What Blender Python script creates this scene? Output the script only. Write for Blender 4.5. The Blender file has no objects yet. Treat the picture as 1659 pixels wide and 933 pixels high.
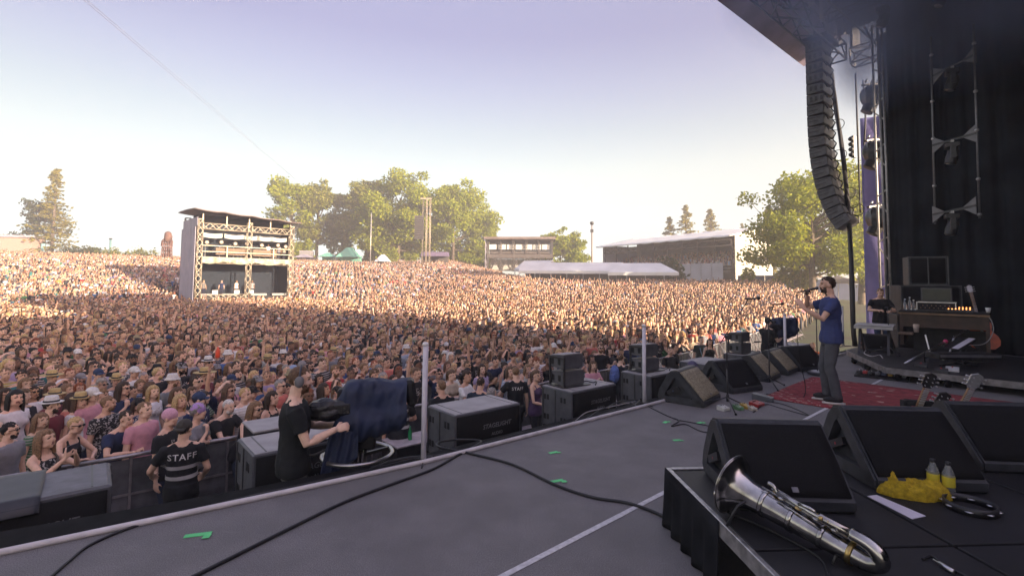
import bpy, bmesh, math, random
import numpy as np
from mathutils import Vector, Matrix, Euler, noise
R = math.radians
rnd = random.Random(7)
SC = bpy.context.scene
COL = SC.collection

# ------------------------------------------------------------------ camera
PITCH, ROLL, FPX = R(3.2), 0.008, 800.0
cam_d = bpy.data.cameras.new('camera'); CAM = bpy.data.objects.new('camera', cam_d); COL.objects.link(CAM)
CAM_POS = Vector((0, 0, 1.7))
CAM_M = Matrix.Rotation(math.pi/2 + PITCH, 3, 'X') @ Matrix.Rotation(ROLL, 3, 'Z')
CAM.matrix_world = Matrix.Translation(CAM_POS) @ CAM_M.to_4x4()
cam_d.sensor_width = 36; cam_d.lens = 36*FPX/1659; cam_d.shift_y = -52.5/1659
cam_d.clip_start = 0.05; cam_d.clip_end = 3000
SC.camera = CAM

# ------------------------------------------------------------------ light
SUN_AZ, SUN_EL = R(128), R(10.5)          # azimuth clockwise from the view direction (+Y)
W = bpy.data.worlds.new('World'); SC.world = W; W.use_nodes = True
nt = W.node_tree; nt.nodes.clear()
sky = nt.nodes.new('ShaderNodeTexSky'); sky.sky_type = 'NISHITA'; sky.sun_disc = False
sky.sun_elevation = SUN_EL; sky.sun_rotation = SUN_AZ
sky.air_density = 1.0; sky.dust_density = 1.2; sky.ozone_density = 1.2
tint = nt.nodes.new('ShaderNodeMix'); tint.data_type = 'RGBA'; tint.blend_type = 'MULTIPLY'
tint.inputs['Factor'].default_value = 1.0
wtc = nt.nodes.new('ShaderNodeTexCoord'); wsx = nt.nodes.new('ShaderNodeSeparateXYZ'); nt.links.new(wtc.outputs['Generated'], wsx.inputs[0])
wr = nt.nodes.new('ShaderNodeValToRGB'); nt.links.new(wsx.outputs[2], wr.inputs[0]); wr.color_ramp.interpolation = 'EASE'
for p_, c_ in ((0, (.22, .24, .385)), (.087, (.175, .156, .178)), (.156, (.208, .166, .150)), (.225, (.236, .180, .146)), (.292, (.222, .168, .141)), (.375, (.212, .149, .145)), (.454, (.196, .129, .141)), (.588, (.250, .161, .169)), (.766, (.34, .217, .221)), (1, (.444, .286, .286))):   # evens out the bright rim of the model sky: pale cream below, lavender above
    e_ = wr.color_ramp.elements[0] if p_ == 0 else (wr.color_ramp.elements[-1] if p_ == 1 else wr.color_ramp.elements.new(p_))
    e_.position = p_; e_.color = (*c_, 1)
wr.color_ramp.interpolation = 'LINEAR'
wx = nt.nodes.new('ShaderNodeMapRange'); wx.interpolation_type = 'SMOOTHSTEP'       # the air glows towards the sun's side
wx.inputs['From Min'].default_value = -.95; wx.inputs['From Max'].default_value = .35; wx.inputs['To Min'].default_value = .74; wx.inputs['To Max'].default_value = 1.12
nt.links.new(wsx.outputs[0], wx.inputs['Value'])
ws = nt.nodes.new('ShaderNodeVectorMath'); ws.operation = 'SCALE'; nt.links.new(wr.outputs[0], ws.inputs[0]); nt.links.new(wx.outputs[0], ws.inputs['Scale'])
nt.links.new(ws.outputs[0], tint.inputs[7])
bg = nt.nodes.new('ShaderNodeBackground'); bg.inputs['Strength'].default_value = 0.15
out = nt.nodes.new('ShaderNodeOutputWorld')
nt.links.new(sky.outputs[0], tint.inputs[6]); nt.links.new(tint.outputs[2], bg.inputs[0]); nt.links.new(bg.outputs[0], out.inputs[0])
sun_d = bpy.data.lights.new('sun', 'SUN'); sun_d.energy = 2.0; sun_d.angle = R(0.5); sun_d.color = (.68, .54, .39)
SUN = bpy.data.objects.new('sun', sun_d); COL.objects.link(SUN)
SUN_DIR = Vector((math.sin(SUN_AZ)*math.cos(SUN_EL), math.cos(SUN_AZ)*math.cos(SUN_EL), math.sin(SUN_EL)))
SUN.rotation_euler = SUN_DIR.to_track_quat('Z', 'Y').to_euler()
SC.view_settings.view_transform = 'Standard'; SC.view_settings.look = 'None'
SC.view_settings.exposure = 3.72; SC.view_settings.gamma = 1
SC.cycles.max_bounces = 6; SC.cycles.diffuse_bounces = 3; SC.cycles.glossy_bounces = 3; SC.cycles.transmission_bounces = 4
SC.cycles.transparent_max_bounces = 12; SC.cycles.volume_bounces = 1

# ------------------------------------------------------------------ geometry of the place
def ray(px, py):
    d = Vector(((px-829.5)/FPX, -(py-414.0)/FPX, -1.0))
    return (CAM_M @ d).normalized()
def G(px, py, z=0.0):                       # where a line of sight meets the level z
    d = ray(px, py); t = (z - CAM_POS.z)/d.z
    return CAM_POS + d*t
def P(px, py, y):                           # the point of a line of sight at distance y
    d = ray(px, py); return CAM_POS + d*(y/d.y)
PHI = math.atan2(.648, .7615)               # heading of the stage front
U = Vector((math.cos(PHI), math.sin(PHI), 0)); Wd = Vector((-math.sin(PHI), math.cos(PHI), 0))
def S(u, w, z=0.0): return U*u + Wd*w + Vector((0, 0, z))     # along the edge, towards the audience
GROUND = -1.9
def sstep(a, b, x):
    t = min(1, max(0, (x-a)/(b-a))); return t*t*(3-2*t)
def terrain(x, y):
    d = math.hypot(x, y)
    ang = x/max(y, .1)
    if y < 1: return GROUND
    k = 1 - .78*sstep(-.17, .02, ang) - .22*sstep(.0, .17, ang)
    h = 6.9*sstep(56, 128, d)**.9*k
    h += 2.7*sstep(-.25, 0, ang)*(1 - .5*sstep(.5, .75, ang))*sstep(36, 74, d)
    h -= 3.0*sstep(150, 420, d)*k
    return GROUND + h

# ------------------------------------------------------------------ small helpers
def tag(o, label=None, cat=None, group=None, kind=None):
    if label: o['label'] = label
    if cat: o['category'] = cat
    if group: o['group'] = group
    if kind: o['kind'] = kind
    return o
def thing(name, label, cat, loc=(0, 0, 0), rz=0.0, group=None):
    o = bpy.data.objects.new(name, None); COL.objects.link(o)
    o.empty_display_size = .1
    o.location = loc; o.rotation_euler = (0, 0, rz)
    return tag(o, label, cat, group)
def link(name, me, parent=None):
    o = bpy.data.objects.new(name, me); COL.objects.link(o)
    if parent is not None: o.parent = parent
    return o
def dup(root, loc=None, rz=None, label=None, group=None):
    def cp(o, par):
        c = o.copy(); COL.objects.link(c); c.parent = par
        for ch in KIDS.get(o.name, []): cp(ch, c)
        return c
    KIDS = {}
    def walk(o):
        KIDS[o.name] = list(o.children)
        for ch in o.children: walk(ch)
    walk(root)
    r = cp(root, None)
    if loc is not None: r.location = loc
    if rz is not None: r.rotation_euler = (0, 0, rz)
    if label: r['label'] = label
    if group: r['group'] = group
    return r

class MB:
    """collects simple solids in local coordinates, then builds one mesh"""
    def __init__(s): s.v = []; s.f = []; s.m = []; s.sm = []
    def add(s, vs, fs, m=0, smooth=False):
        b = len(s.v); s.v += [tuple(v) for v in vs]
        for f in fs: s.f.append(tuple(b+i for i in f)); s.m.append(m); s.sm.append(smooth)
        return s
    def box(s, c, d, rot=None, m=0, ch=0.0):
        x, y, z = d[0]/2, d[1]/2, d[2]/2
        M = rot if rot is not None else Matrix.Identity(3)
        if isinstance(M, (int, float)): M = Matrix.Rotation(M, 3, 'Z')
        c = Vector(c)
        if ch <= 0:
            vs = [c + M@Vector((sx*x, sy*y, sz*z)) for sz in (-1, 1) for sy in (-1, 1) for sx in (-1, 1)]
            fs = [(0, 2, 3, 1), (4, 5, 7, 6), (0, 1, 5, 4), (2, 6, 7, 3), (0, 4, 6, 2), (1, 3, 7, 5)]
        else:
            ch = min(ch, x*.9, y*.9, z*.9)
            bm = bmesh.new(); bmesh.ops.create_cube(bm, size=1)
            for v in bm.verts: v.co = Vector((v.co.x*2*x, v.co.y*2*y, v.co.z*2*z))
            bmesh.ops.bevel(bm, geom=bm.edges[:], offset=ch, segments=1, affect='EDGES')
            bm.verts.index_update()
            vs = [c + M@v.co for v in bm.verts]; fs = [tuple(v.index for v in f.verts) for f in bm.faces]; bm.free()
        return s.add(vs, fs, m)
    def tube(s, pts, r, n=8, m=0, smooth=True, caps=True):
        pts = [Vector(p) for p in pts]; k = len(pts)
        rr = list(r) if isinstance(r, (list, tuple)) else [r]*k
        vs, fs = [], []; ref = None
        for i, p in enumerate(pts):
            t = (pts[min(i+1, k-1)] - pts[max(i-1, 0)])
            if t.length < 1e-9: t = Vector((0, 0, 1))
            t.normalize()
            if ref is None:
                ref = t.cross(Vector((0, 0, 1)))
                if ref.length < .2: ref = t.cross(Vector((1, 0, 0)))
            ref = (ref - t*ref.dot(t)).normalized(); bi = t.cross(ref)
            a = rr[i]
            for j in range(n):
                th = 2*math.pi*j/n
                vs.append(p + ref*(a*math.cos(th)) + bi*(a*math.sin(th)))
        for i in range(k-1):
            for j in range(n):
                fs.append((i*n+j, i*n+(j+1) % n, (i+1)*n+(j+1) % n, (i+1)*n+j))
        if caps: fs.append(tuple(range(n-1, -1, -1))); fs.append(tuple((k-1)*n+j for j in range(n)))
        return s.add(vs, fs, m, smooth)
    def bar(s, p, q, w, h=None, m=0):           # square bar from p to q
        p, q = Vector(p), Vector(q); t = (q-p); L = t.length
        if L < 1e-6: return s
        t.normalize(); up = Vector((0, 0, 1))
        if abs(t.z) > .95: up = Vector((0, 1, 0))
        x = t.cross(up).normalized(); y = x.cross(t)
        M = Matrix((x, t, y)).transposed()
        return s.box((p+q)/2, (w, L, h or w), M, m)
    def lathe(s, prof, c=(0, 0, 0), n=16, m=0, M=None, smooth=True):   # prof: (r, z)
        c = Vector(c); vs, fs = [], []; k = len(prof)
        for r_, z in prof:
            for j in range(n):
                th = 2*math.pi*j/n; v = Vector((r_*math.cos(th), r_*math.sin(th), z))
                if M is not None: v = M@v
                vs.append(c+v)
        for i in range(k-1):
            for j in range(n):
                fs.append((i*n+j, i*n+(j+1) % n, (i+1)*n+(j+1) % n, (i+1)*n+j))
        fs.append(tuple(range(n-1, -1, -1))); fs.append(tuple((k-1)*n+j for j in range(n)))
        return s.add(vs, fs, m, smooth)
    def prism(s, poly, a, b, M=None, m=0):      # polygon (y,z) pushed along local x from a to b
        n = len(poly); vs = [Vector((a, y, z)) for y, z in poly] + [Vector((b, y, z)) for y, z in poly]
        if M is not None: vs = [M@v for v in vs]
        fs = [tuple(range(n-1, -1, -1)), tuple(range(n, 2*n))]
        for i in range(n): j = (i+1) % n; fs.append((i, j, n+j, n+i))
        return s.add(vs, fs, m)
    def grid(s, fn, nu, nv, m=0, smooth=True, thick=None):
        vs = [Vector(fn(i/nu, j/nv)) for i in range(nu+1) for j in range(nv+1)]
        w = nv+1; fs = [(i*w+j, (i+1)*w+j, (i+1)*w+j+1, i*w+j+1) for i in range(nu) for j in range(nv)]
        if thick:
            t = Vector(thick); o = len(vs); vs = vs + [v+t for v in vs]
            fs = fs + [(o+d, o+c, o+b, o+a) for a, b, c, d in fs]
            bd = [i*w for i in range(nu+1)], [i*w+nv for i in range(nu+1)], list(range(w)), [nu*w+j for j in range(w)]
            for k, e in enumerate(bd):
                for a, b in zip(e[:-1], e[1:]): fs.append((a, b, b+o, a+o) if k in (1, 2) else (b, a, a+o, b+o))
        return s.add(vs, fs, m, smooth)
    def ball(s, c, r, n=12, k=8, m=0, M=None):
        if isinstance(r, (int, float)): r = (r, r, r)
        c = Vector(c); vs, fs = [], []
        for i in range(k+1):
            a = math.pi*i/k
            for j in range(n):
                th = 2*math.pi*j/n
                v = Vector((r[0]*math.sin(a)*math.cos(th), r[1]*math.sin(a)*math.sin(th), -r[2]*math.cos(a)))
                if M is not None: v = M@v
                vs.append(c+v)
        for i in range(k):
            for j in range(n): fs.append((i*n+j, i*n+(j+1) % n, (i+1)*n+(j+1) % n, (i+1)*n+j))
        return s.add(vs, fs, m, True)
    def mesh(s, name, mats):
        me = bpy.data.meshes.new(name)
        me.from_pydata(s.v, [], s.f)
        for q in (mats if isinstance(mats, (list, tuple)) else [mats]): me.materials.append(q)
        me.polygons.foreach_set('material_index', s.m); me.polygons.foreach_set('use_smooth', s.sm)
        me.update(); me.validate(); return me
    def build(s, name, mats, parent=None):
        return link(name, s.mesh(name, mats), parent)

# ------------------------------------------------------------------ materials
MATS = {}
def mat(name, col, rough=.6, metal=0.0, noise_amt=0.12, scale=8.0, bump=0.0, bscale=60.0, emit=None, trans=0.0, spec=.5, detail=4.0, col2=None, coords='Object'):
    if name in MATS: return MATS[name]
    m = bpy.data.materials.new(name); m.use_nodes = True; n = m.node_tree
    b = n.nodes['Principled BSDF']; b.inputs['Roughness'].default_value = rough; b.inputs['Metallic'].default_value = metal
    b.inputs['Specular IOR Level'].default_value = spec
    tc = n.nodes.new('ShaderNodeTexCoord')
    nz = n.nodes.new('ShaderNodeTexNoise'); nz.inputs['Scale'].default_value = scale; nz.inputs['Detail'].default_value = detail
    n.links.new(tc.outputs[coords], nz.inputs['Vector'])
    mx = n.nodes.new('ShaderNodeMix'); mx.data_type = 'RGBA'
    c = Vector(col[:3]); a = noise_amt
    mx.inputs[6].default_value = (*[max(0, x*(1-a)) for x in c], 1)
    mx.inputs[7].default_value = (*(col2 if col2 else [min(1, x*(1+a)+.3*a*.05) for x in c]), 1)
    rp = n.nodes.new('ShaderNodeMapRange'); rp.inputs['From Min'].default_value = .35; rp.inputs['From Max'].default_value = .65
    n.links.new(nz.outputs['Fac'], rp.inputs['Value']); n.links.new(rp.outputs[0], mx.inputs[0])
    n.links.new(mx.outputs[2], b.inputs['Base Color'])
    if bump > 0:
        n2 = n.nodes.new('ShaderNodeTexNoise'); n2.inputs['Scale'].default_value = bscale; n2.inputs['Detail'].default_value = 3
        n.links.new(tc.outputs[coords], n2.inputs['Vector'])
        bp = n.nodes.new('ShaderNodeBump'); bp.inputs['Strength'].default_value = bump; bp.inputs['Distance'].default_value = .02
        n.links.new(n2.outputs['Fac'], bp.inputs['Height']); n.links.new(bp.outputs[0], b.inputs['Normal'])
    if emit: b.inputs['Emission Color'].default_value = (*emit[0], 1); b.inputs['Emission Strength'].default_value = emit[1]
    if trans > 0: b.inputs['Transmission Weight'].default_value = trans
    MATS[name] = m; return m
def attr_mat(name, attr, rough=.7, var=.15, scale=30, bump=.15, bscale=40, sss=0.0):
    if name in MATS: return MATS[name]
    m = bpy.data.materials.new(name); m.use_nodes = True; n = m.node_tree; b = n.nodes['Principled BSDF']
    b.inputs['Roughness'].default_value = rough; b.inputs['Specular IOR Level'].default_value = .3
    at = n.nodes.new('ShaderNodeAttribute'); at.attribute_type = 'INSTANCER'; at.attribute_name = attr
    tc = n.nodes.new('ShaderNodeTexCoord')
    nz = n.nodes.new('ShaderNodeTexNoise'); nz.inputs['Scale'].default_value = scale
    n.links.new(tc.outputs['Object'], nz.inputs['Vector'])
    mr = n.nodes.new('ShaderNodeMapRange'); mr.inputs['From Min'].default_value = .3; mr.inputs['From Max'].default_value = .7
    mr.inputs['To Min'].default_value = 1-var; mr.inputs['To Max'].default_value = 1+var
    n.links.new(nz.outputs['Fac'], mr.inputs['Value'])
    vm = n.nodes.new('ShaderNodeVectorMath'); vm.operation = 'SCALE'
    n.links.new(at.outputs['Color'], vm.inputs[0]); n.links.new(mr.outputs[0], vm.inputs['Scale'])
    n.links.new(vm.outputs[0], b.inputs['Base Color'])
    if bump:
        n2 = n.nodes.new('ShaderNodeTexNoise'); n2.inputs['Scale'].default_value = bscale
        n.links.new(tc.outputs['Object'], n2.inputs['Vector'])
        bp = n.nodes.new('ShaderNodeBump'); bp.inputs['Strength'].default_value = bump; bp.inputs['Distance'].default_value = .02
        n.links.new(n2.outputs['Fac'], bp.inputs['Height']); n.links.new(bp.outputs[0], b.inputs['Normal'])
    MATS[name] = m; return m
BLACK = mat('black_paint', (.016, .016, .018), .5, spec=.2, noise_amt=.3, bump=.08, bscale=120)
BLACKM = mat('black_metal', (.022, .022, .025), .38, noise_amt=.3)
CHAR = mat('charcoal_paint', (.045, .047, .052), .45, noise_amt=.2, bump=.1, bscale=150)
STEEL = mat('steel', (.55, .55, .56), .32, 1.0, noise_amt=.15)
ALU = mat('dull_aluminium', (.50, .49, .48), .5, .6, noise_amt=.15)
WHITE = mat('white_paint', (.72, .71, .70), .5, noise_amt=.06)
RUBBER = mat('black_rubber', (.008, .008, .009), .85, spec=.08, noise_amt=.2)
# ------------------------------------------------------------------ ground
def ground_sheet():
    mb = MB()
    rad = [0, 4, 8, 14, 22, 32, 44] + [50+4*i for i in range(30)] + [180, 220, 280, 360, 460, 640, 900, 1400]
    na = 120
    vs = [(0, 0, GROUND)]; fs = []
    for r_ in rad[1:]:
        for j in range(na):
            th = 2*math.pi*j/na; x, y = r_*math.sin(th), r_*math.cos(th); vs.append((x, y, terrain(x, y)))
    for j in range(na): fs.append((0, 1+(j+1) % na, 1+j))
    for i in range(len(rad)-2):
        for j in range(na): a = 1+i*na; fs.append((a+j, a+(j+1) % na, a+na+(j+1) % na, a+na+j))
    mb.add(vs, fs, 0, True)
    gm = mat('trodden_ground', (.10, .085, .06), .95, noise_amt=.5, scale=.35, bump=.6, bscale=6, col2=(.06, .085, .028))
    return tag(mb.build('ground', gm), kind='structure')
ground_sheet()
# ------------------------------------------------------------------ people
SKIN = attr_mat('skin', 'skin_tint', .55, .08, 25, .05)
HAIR = attr_mat('hair', 'hair_tint', .55, .45, 60, .5, 90)
TOP = attr_mat('shirt_cloth', 'top_tint', .85, .12, 14, .25, 30)
def prints(m):                                        # striped and printed shirts, chosen by a number each wearer carries
    n = m.node_tree; b = n.nodes['Principled BSDF']; lk = b.inputs['Base Color'].links[0].from_socket
    at = n.nodes.new('ShaderNodeAttribute'); at.attribute_type = 'INSTANCER'; at.attribute_name = 'top_print'
    tc = n.nodes.new('ShaderNodeTexCoord'); sx = n.nodes.new('ShaderNodeSeparateXYZ'); n.links.new(tc.outputs['Object'], sx.inputs[0])
    def mth(op, a, b_=None, v=0.0):
        q = n.nodes.new('ShaderNodeMath'); q.operation = op; n.links.new(a, q.inputs[0])
        if b_ is not None: n.links.new(b_, q.inputs[1])
        else: q.inputs[1].default_value = v
        return q.outputs[0]
    st = mth('GREATER_THAN', mth('SINE', mth('MULTIPLY', sx.outputs[2], v=150.0)), v=.2); st = mth('MULTIPLY', st, mth('GREATER_THAN', at.outputs['Fac'], v=.88))
    nz = n.nodes.new('ShaderNodeTexNoise'); nz.inputs['Scale'].default_value = 34; n.links.new(tc.outputs['Object'], nz.inputs['Vector'])
    dot = mth('GREATER_THAN', nz.outputs['Fac'], v=.52); rg = mth('MULTIPLY', mth('LESS_THAN', mth('ABSOLUTE', sx.outputs[0]), v=.10), mth('LESS_THAN', mth('ABSOLUTE', mth('SUBTRACT', sx.outputs[2], v=1.29)), v=.075))
    pr = mth('MULTIPLY', mth('MULTIPLY', dot, mth('MULTIPLY', rg, mth('GREATER_THAN', sx.outputs[1], v=.03))), mth('MULTIPLY', mth('GREATER_THAN', at.outputs['Fac'], v=.5), mth('LESS_THAN', at.outputs['Fac'], v=.80)))
    al = mth('MULTIPLY', mth('MULTIPLY', mth('GREATER_THAN', at.outputs['Fac'], v=.80), mth('LESS_THAN', at.outputs['Fac'], v=.88)), mth('GREATER_THAN', nz.outputs['Fac'], v=.55))
    f = mth('MULTIPLY', mth('MAXIMUM', mth('MAXIMUM', st, pr), al), v=.75)
    mx = n.nodes.new('ShaderNodeMix'); mx.data_type = 'RGBA'; n.links.new(f, mx.inputs[0]); n.links.new(lk, mx.inputs[6]); mx.inputs[7].default_value = (.50, .46, .44, 1)
    n.links.new(mx.outputs[2], b.inputs['Base Color'])
prints(TOP)
LEGW = attr_mat('trouser_cloth', 'leg_tint', .85, .15, 14, .25, 30)
HATM = attr_mat('hat_cloth', 'hat_tint', .8, .12, 40, .3, 120)
EYE = mat('eye_dark', (.03, .02, .018), .3)
LIP = mat('lips', (.30, .12, .10), .5)
SHADE = mat('dark_lens', (.012, .011, .012), .12)
SHOE = mat('black_canvas', (.02, .02, .022), .8, bump=.2)
SOLE = mat('white_rubber', (.62, .60, .57), .6)
BAND = mat('dark_ribbon', (.02, .02, .025), .7)

def rings(mb, rs):                                   # rs: (center, rx, ry) with horizontal-ish rings; frames from the path
    n = 14; k = len(rs); vs, fs = [], []
    for i, (c, rx, ry) in enumerate(rs):
        c = Vector(c); t = Vector(rs[min(i+1, k-1)][0]) - Vector(rs[max(i-1, 0)][0]); t.normalize()
        x = Vector((1, 0, 0)); x = (x - t*x.dot(t)).normalized(); y = t.cross(x)
        for j in range(n):
            th = 2*math.pi*j/n
            vs.append(c + x*(rx*math.cos(th)) + y*(ry*math.sin(th)))
    for i in range(k-1):
        for j in range(n): fs.append((i*n+j, i*n+(j+1) % n, (i+1)*n+(j+1) % n, (i+1)*n+j))
    fs.append(tuple(range(n-1, -1, -1))); fs.append(tuple((k-1)*n+j for j in range(n)))
    mb.add(vs, fs, 0, True)
def limb(mb, pts, rad, n=10):
    pts = [Vector(p) for p in pts]
    a = (pts[0]-pts[1]).normalized(); b = (pts[-1]-pts[-2]).normalized()
    P2 = [pts[0]+a*rad[0]*.7] + pts + [pts[-1]+b*rad[-1]*.7]; R2 = [rad[0]*.5] + list(rad) + [rad[-1]*.5]
    mb.tube(P2, R2, n)
def cook(mb, voxel, smooth=2, target=None, wrinkle=0.0, wscale=.12, name='m'):
    """fuse overlapping solids into one continuous skin"""
    me = mb.mesh(name, []); me.materials.clear()
    o = bpy.data.objects.new(name, me); COL.objects.link(o)
    md = o.modifiers.new('r', 'REMESH'); md.mode = 'VOXEL'; md.voxel_size = voxel; md.use_smooth_shade = True
    if smooth:
        sm = o.modifiers.new('s', 'SMOOTH'); sm.factor = .5; sm.iterations = smooth
    if wrinkle > 0:
        tx = bpy.data.textures.new(name, 'CLOUDS'); tx.noise_scale = wscale; tx.noise_depth = 1
        dm = o.modifiers.new('d', 'DISPLACE'); dm.texture = tx; dm.strength = wrinkle; dm.mid_level = .45
    dg = bpy.context.evaluated_depsgraph_get(); n = len(o.evaluated_get(dg).data.polygons)*2
    if target and n > target:
        de = o.modifiers.new('c', 'DECIMATE'); de.ratio = target/n
        dg = bpy.context.evaluated_depsgraph_get()
    r = bpy.data.meshes.new_from_object(o.evaluated_get(dg)); r.name = name
    bpy.data.objects.remove(o); bpy.data.meshes.remove(me)
    r.polygons.foreach_set('use_smooth', [True]*len(r.polygons))
    return r
def ik(a, b, l1, l2, hint):
    d = b-a; L = d.length
    if L > (l1+l2)*.995: b = a + d*((l1+l2)*.995/L); d = b-a; L = d.length
    x = (l1*l1 - l2*l2 + L*L)/(2*L); h = math.sqrt(max(0, l1*l1-x*x))
    u = d.normalized(); p = Vector(hint); p = (p - u*p.dot(u)).normalized()
    return a + u*x + p*h, b
DOWN = dict(w=(.26, .02, .86), hint=(.3, -1, 0), d=(.1, .15, -1), n=(-1, 0, 0), curl=.35)
def pose(**k):
    p = dict(sex='m', lean=0.0, yaw=0.0, pitch=0.0, twist=0.0, R=dict(DOWN), L=dict(DOWN), stance=.1, stepR=0.0, stepL=0.0, sleeve='tee', beard=0.0, belly=0.0)
    p.update(k); return p
def build_pose(p, name, hi=False, tgt=(4000, 1000, 600)):
    """returns meshes in standing space (facing +Y, feet on z=0) and the head matrix"""
    f = p['sex'] == 'f'
    sw = .150 if f else .182                          # shoulder half width
    piv = Vector((0, 0, .98))
    Ml = Matrix.Rotation(-p['lean'], 3, 'X') @ Matrix.Rotation(p['twist'], 3, 'Z')
    sp = lambda v: piv + Ml@(Vector(v)-piv)
    body, shirt, leg = MB(), MB(), MB()
    bl = p['belly']
    if f: T = [(.90, .165, .115, 0), (.98, .17, .115, 0), (1.08, .135, .095, .005), (1.16, .122, .09, .005), (1.26, .138, .10, .01), (1.34, .148, .11, .012), (1.41, .140, .085, 0), (1.45, .085, .06, -.005)]
    else: T = [(.90, .155, .115, 0), (.98, .16, .115+bl*.5, bl*.5), (1.08, .152, .105+bl, bl), (1.16, .150, .108+bl, bl), (1.26, .162, .115+bl*.4, .005+bl*.4), (1.35, .176, .122, .008), (1.43, .165, .09, 0), (1.47, .10, .065, -.008)]
    rings(body, [(sp((0, yo, z)), rx, ry) for z, rx, ry, yo in T])
    if f:
        for s in (-1, 1): body.ball(sp((s*.07, .085, 1.285)), (.062, .055, .058))
    nk = sp((0, -.005, 1.43)); hb = sp((0, .012, 1.53))
    Hr = Ml @ Matrix.Rotation(p['yaw'], 3, 'Z') @ Matrix.Rotation(-p['pitch'] + p['lean']*.7, 3, 'X')
    hc = hb + Hr@Vector((0, .022, .115))
    H = Matrix.Translation(hc) @ Hr.to_4x4()
    r0 = .052 if f else .062
    limb(body, [nk, (nk+hb)/2, hb+Hr@Vector((0, .005, .05))], [r0*1.25, r0, r0*.95], 12)
    # trapezius slope
    for s in (-1, 1): limb(body, [sp((s*.03, -.015, 1.475)), sp((s*sw*.9, -.01, 1.415))], [.045, .05], 10)
    hp = lambda v: hc + Hr@Vector(v)
    def hball(c, r): body.ball(hp(c), r, 14, 10, 0, Hr)
    hball((0, -.012, .028), (.074, .094, .088)); hball((0, .022, -.045), (.058, .066, .072)); hball((0, .058, -.098), (.026, .024, .02))
    hball((0, .062, .038), (.052, .024, .022))
    for s in (-1, 1):
        hball((s*.036, .058, -.022), (.024, .024, .022)); hball((s*.077, -.008, -.008), (.010, .020, .032))
        hball((s*.045, .02, -.075), (.022, .05, .025))
    limb(body, [hp((0, .076, .022)), hp((0, .089, -.005)), hp((0, .094, -.023))], [.009, .0105, .0135], 8)
    hball((0, .080, -.052), (.024, .014, .009)); hball((0, .079, -.066), (.020, .014, .008))
    # arms
    joints = {}
    for s, key in ((1, 'R'), (-1, 'L')):
        A = p[key]; sh = sp((s*sw, -.005, 1.405)); w = Vector(A['w']); w.x *= s if A.get('mir', True) else 1
        hint = Vector(A['hint']); hint.x *= s
        d = Vector(A['d']); d.x *= s if A.get('mir', True) else 1; nn = Vector(A['n']); nn.x *= s if A.get('mir', True) else 1
        el, w = ik(sh, w, .295, .255, hint); d.normalize(); nn = (nn - d*nn.dot(d)).normalized(); side = d.cross(nn)
        k = .84 if f else 1.0
        limb(body, [sp((s*(sw-.05), -.005, 1.40)), sh, sh.lerp(el, .45), el, el.lerp(w, .3), w], [.056*k, .054*k, .049*k, .038*k, .041*k, .026*k], 10)
        joints[key] = (sh, el, w)
        # palm, four fingers, thumb
        e2 = w + d*.085
        vs, fs = [], []
        M3 = Matrix((side, d, nn)).transposed()
        body.ball(w + d*.048, (.040*k, .056, .017), 12, 8, 0, M3)
        th_side = -1 if (Vector(A.get('thumb', (0, 1, 0))).dot(side) < 0) else 1
        if 'thumb' not in A: th_side = 1 if side.dot(Vector((0, .8, .6))) > 0 else -1
        c0 = A['curl']
        for q in range(4):
            off = (q-1.5)*.0205*-th_side
            ln = (.030, .034, .032, .025)[q]
            a = w + d*(.088 - .004*abs(q-1.2)) + side*off; dd = d + side*off*2.0; dd.normalize(); pts = [a - d*.03, a]; ang = c0*.7 + q*.05
            for g in range(3):
                v = dd*math.cos(ang) + nn*math.sin(ang); a = a + v*ln*(1.15, .85, .7)[g]; pts.append(a); ang += c0
            limb(body, pts, [.009, .0095, .009, .0085, .007], 7)
        ta = w + d*.025 + side*th_side*.026
        t1 = ta + (d*.55 + side*th_side*.62 + nn*(.25+c0*.2)).normalized()*.040; t2 = t1 + (d*.8 + side*th_side*.2 + nn*(.3+c0*.5)).normalized()*.032
        limb(body, [w + d*.018 + side*th_side*.012, ta, t1, t2], [.013, .013, .0105, .008], 7)
        # sleeve
        sl = p['sleeve']
        if sl != 'tank':
            fr = {'tee': .62, 'long': 1.0, 'short': .4}[sl]
            pts = [sp((s*(sw-.06), -.005, 1.395)), sh, sh.lerp(el, fr)]; rr = [.072*k, .072*k, .066*k]
            if sl == 'long': pts.append(el.lerp(w, .92)); rr = [.070*k, .070*k, .054*k, .042*k]
            shirt.tube(pts, rr, 12)
    if p['sleeve'] == 'tank':
        rings(shirt, [(sp((0, yo, z)), rx+.015, ry+.014) for z, rx, ry, yo in T[:6]] + [(sp((0, .0, 1.375)), T[5][1]*.80, T[5][2]*.95)])
        for s in (-1, 1): shirt.tube([sp((s*.085, .095, 1.34)), sp((s*.088, .04, 1.45)), sp((s*.085, -.06, 1.42)), sp((s*.08, -.095, 1.33))], .016, 8)
    else:
        rings(shirt, [(sp((0, yo, z)), rx+.017, ry+.016) for z, rx, ry, yo in T[:-1]] + [(sp((0, -.005, 1.462 if not f else 1.445)), .095, .078)])
        for s in (-1, 1): limb(shirt, [sp((s*.055, -.015, 1.455 if not f else 1.43)), sp((s*sw*.92, -.01, 1.402))], [.050, .060], 10)
    if f:
        for s in (-1, 1): shirt.ball(sp((s*.07, .090, 1.285)), (.070, .062, .066))
    rings(shirt, [(sp((0, 0, .83)), .192 if f else .190, .142+bl*.4), (sp((0, 0, .90)), .196 if f else .192, .150+bl*.4), (sp((0, .0, .99)), .182, .140+bl*.5)])
    # legs
    st = p['stance']
    rings(leg, [((0, 0, .80), .155, .105), ((0, 0, .88), .168, .12), ((0, 0, .97), .16, .115), ((0, 0, 1.0), .155, .11)])
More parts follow.
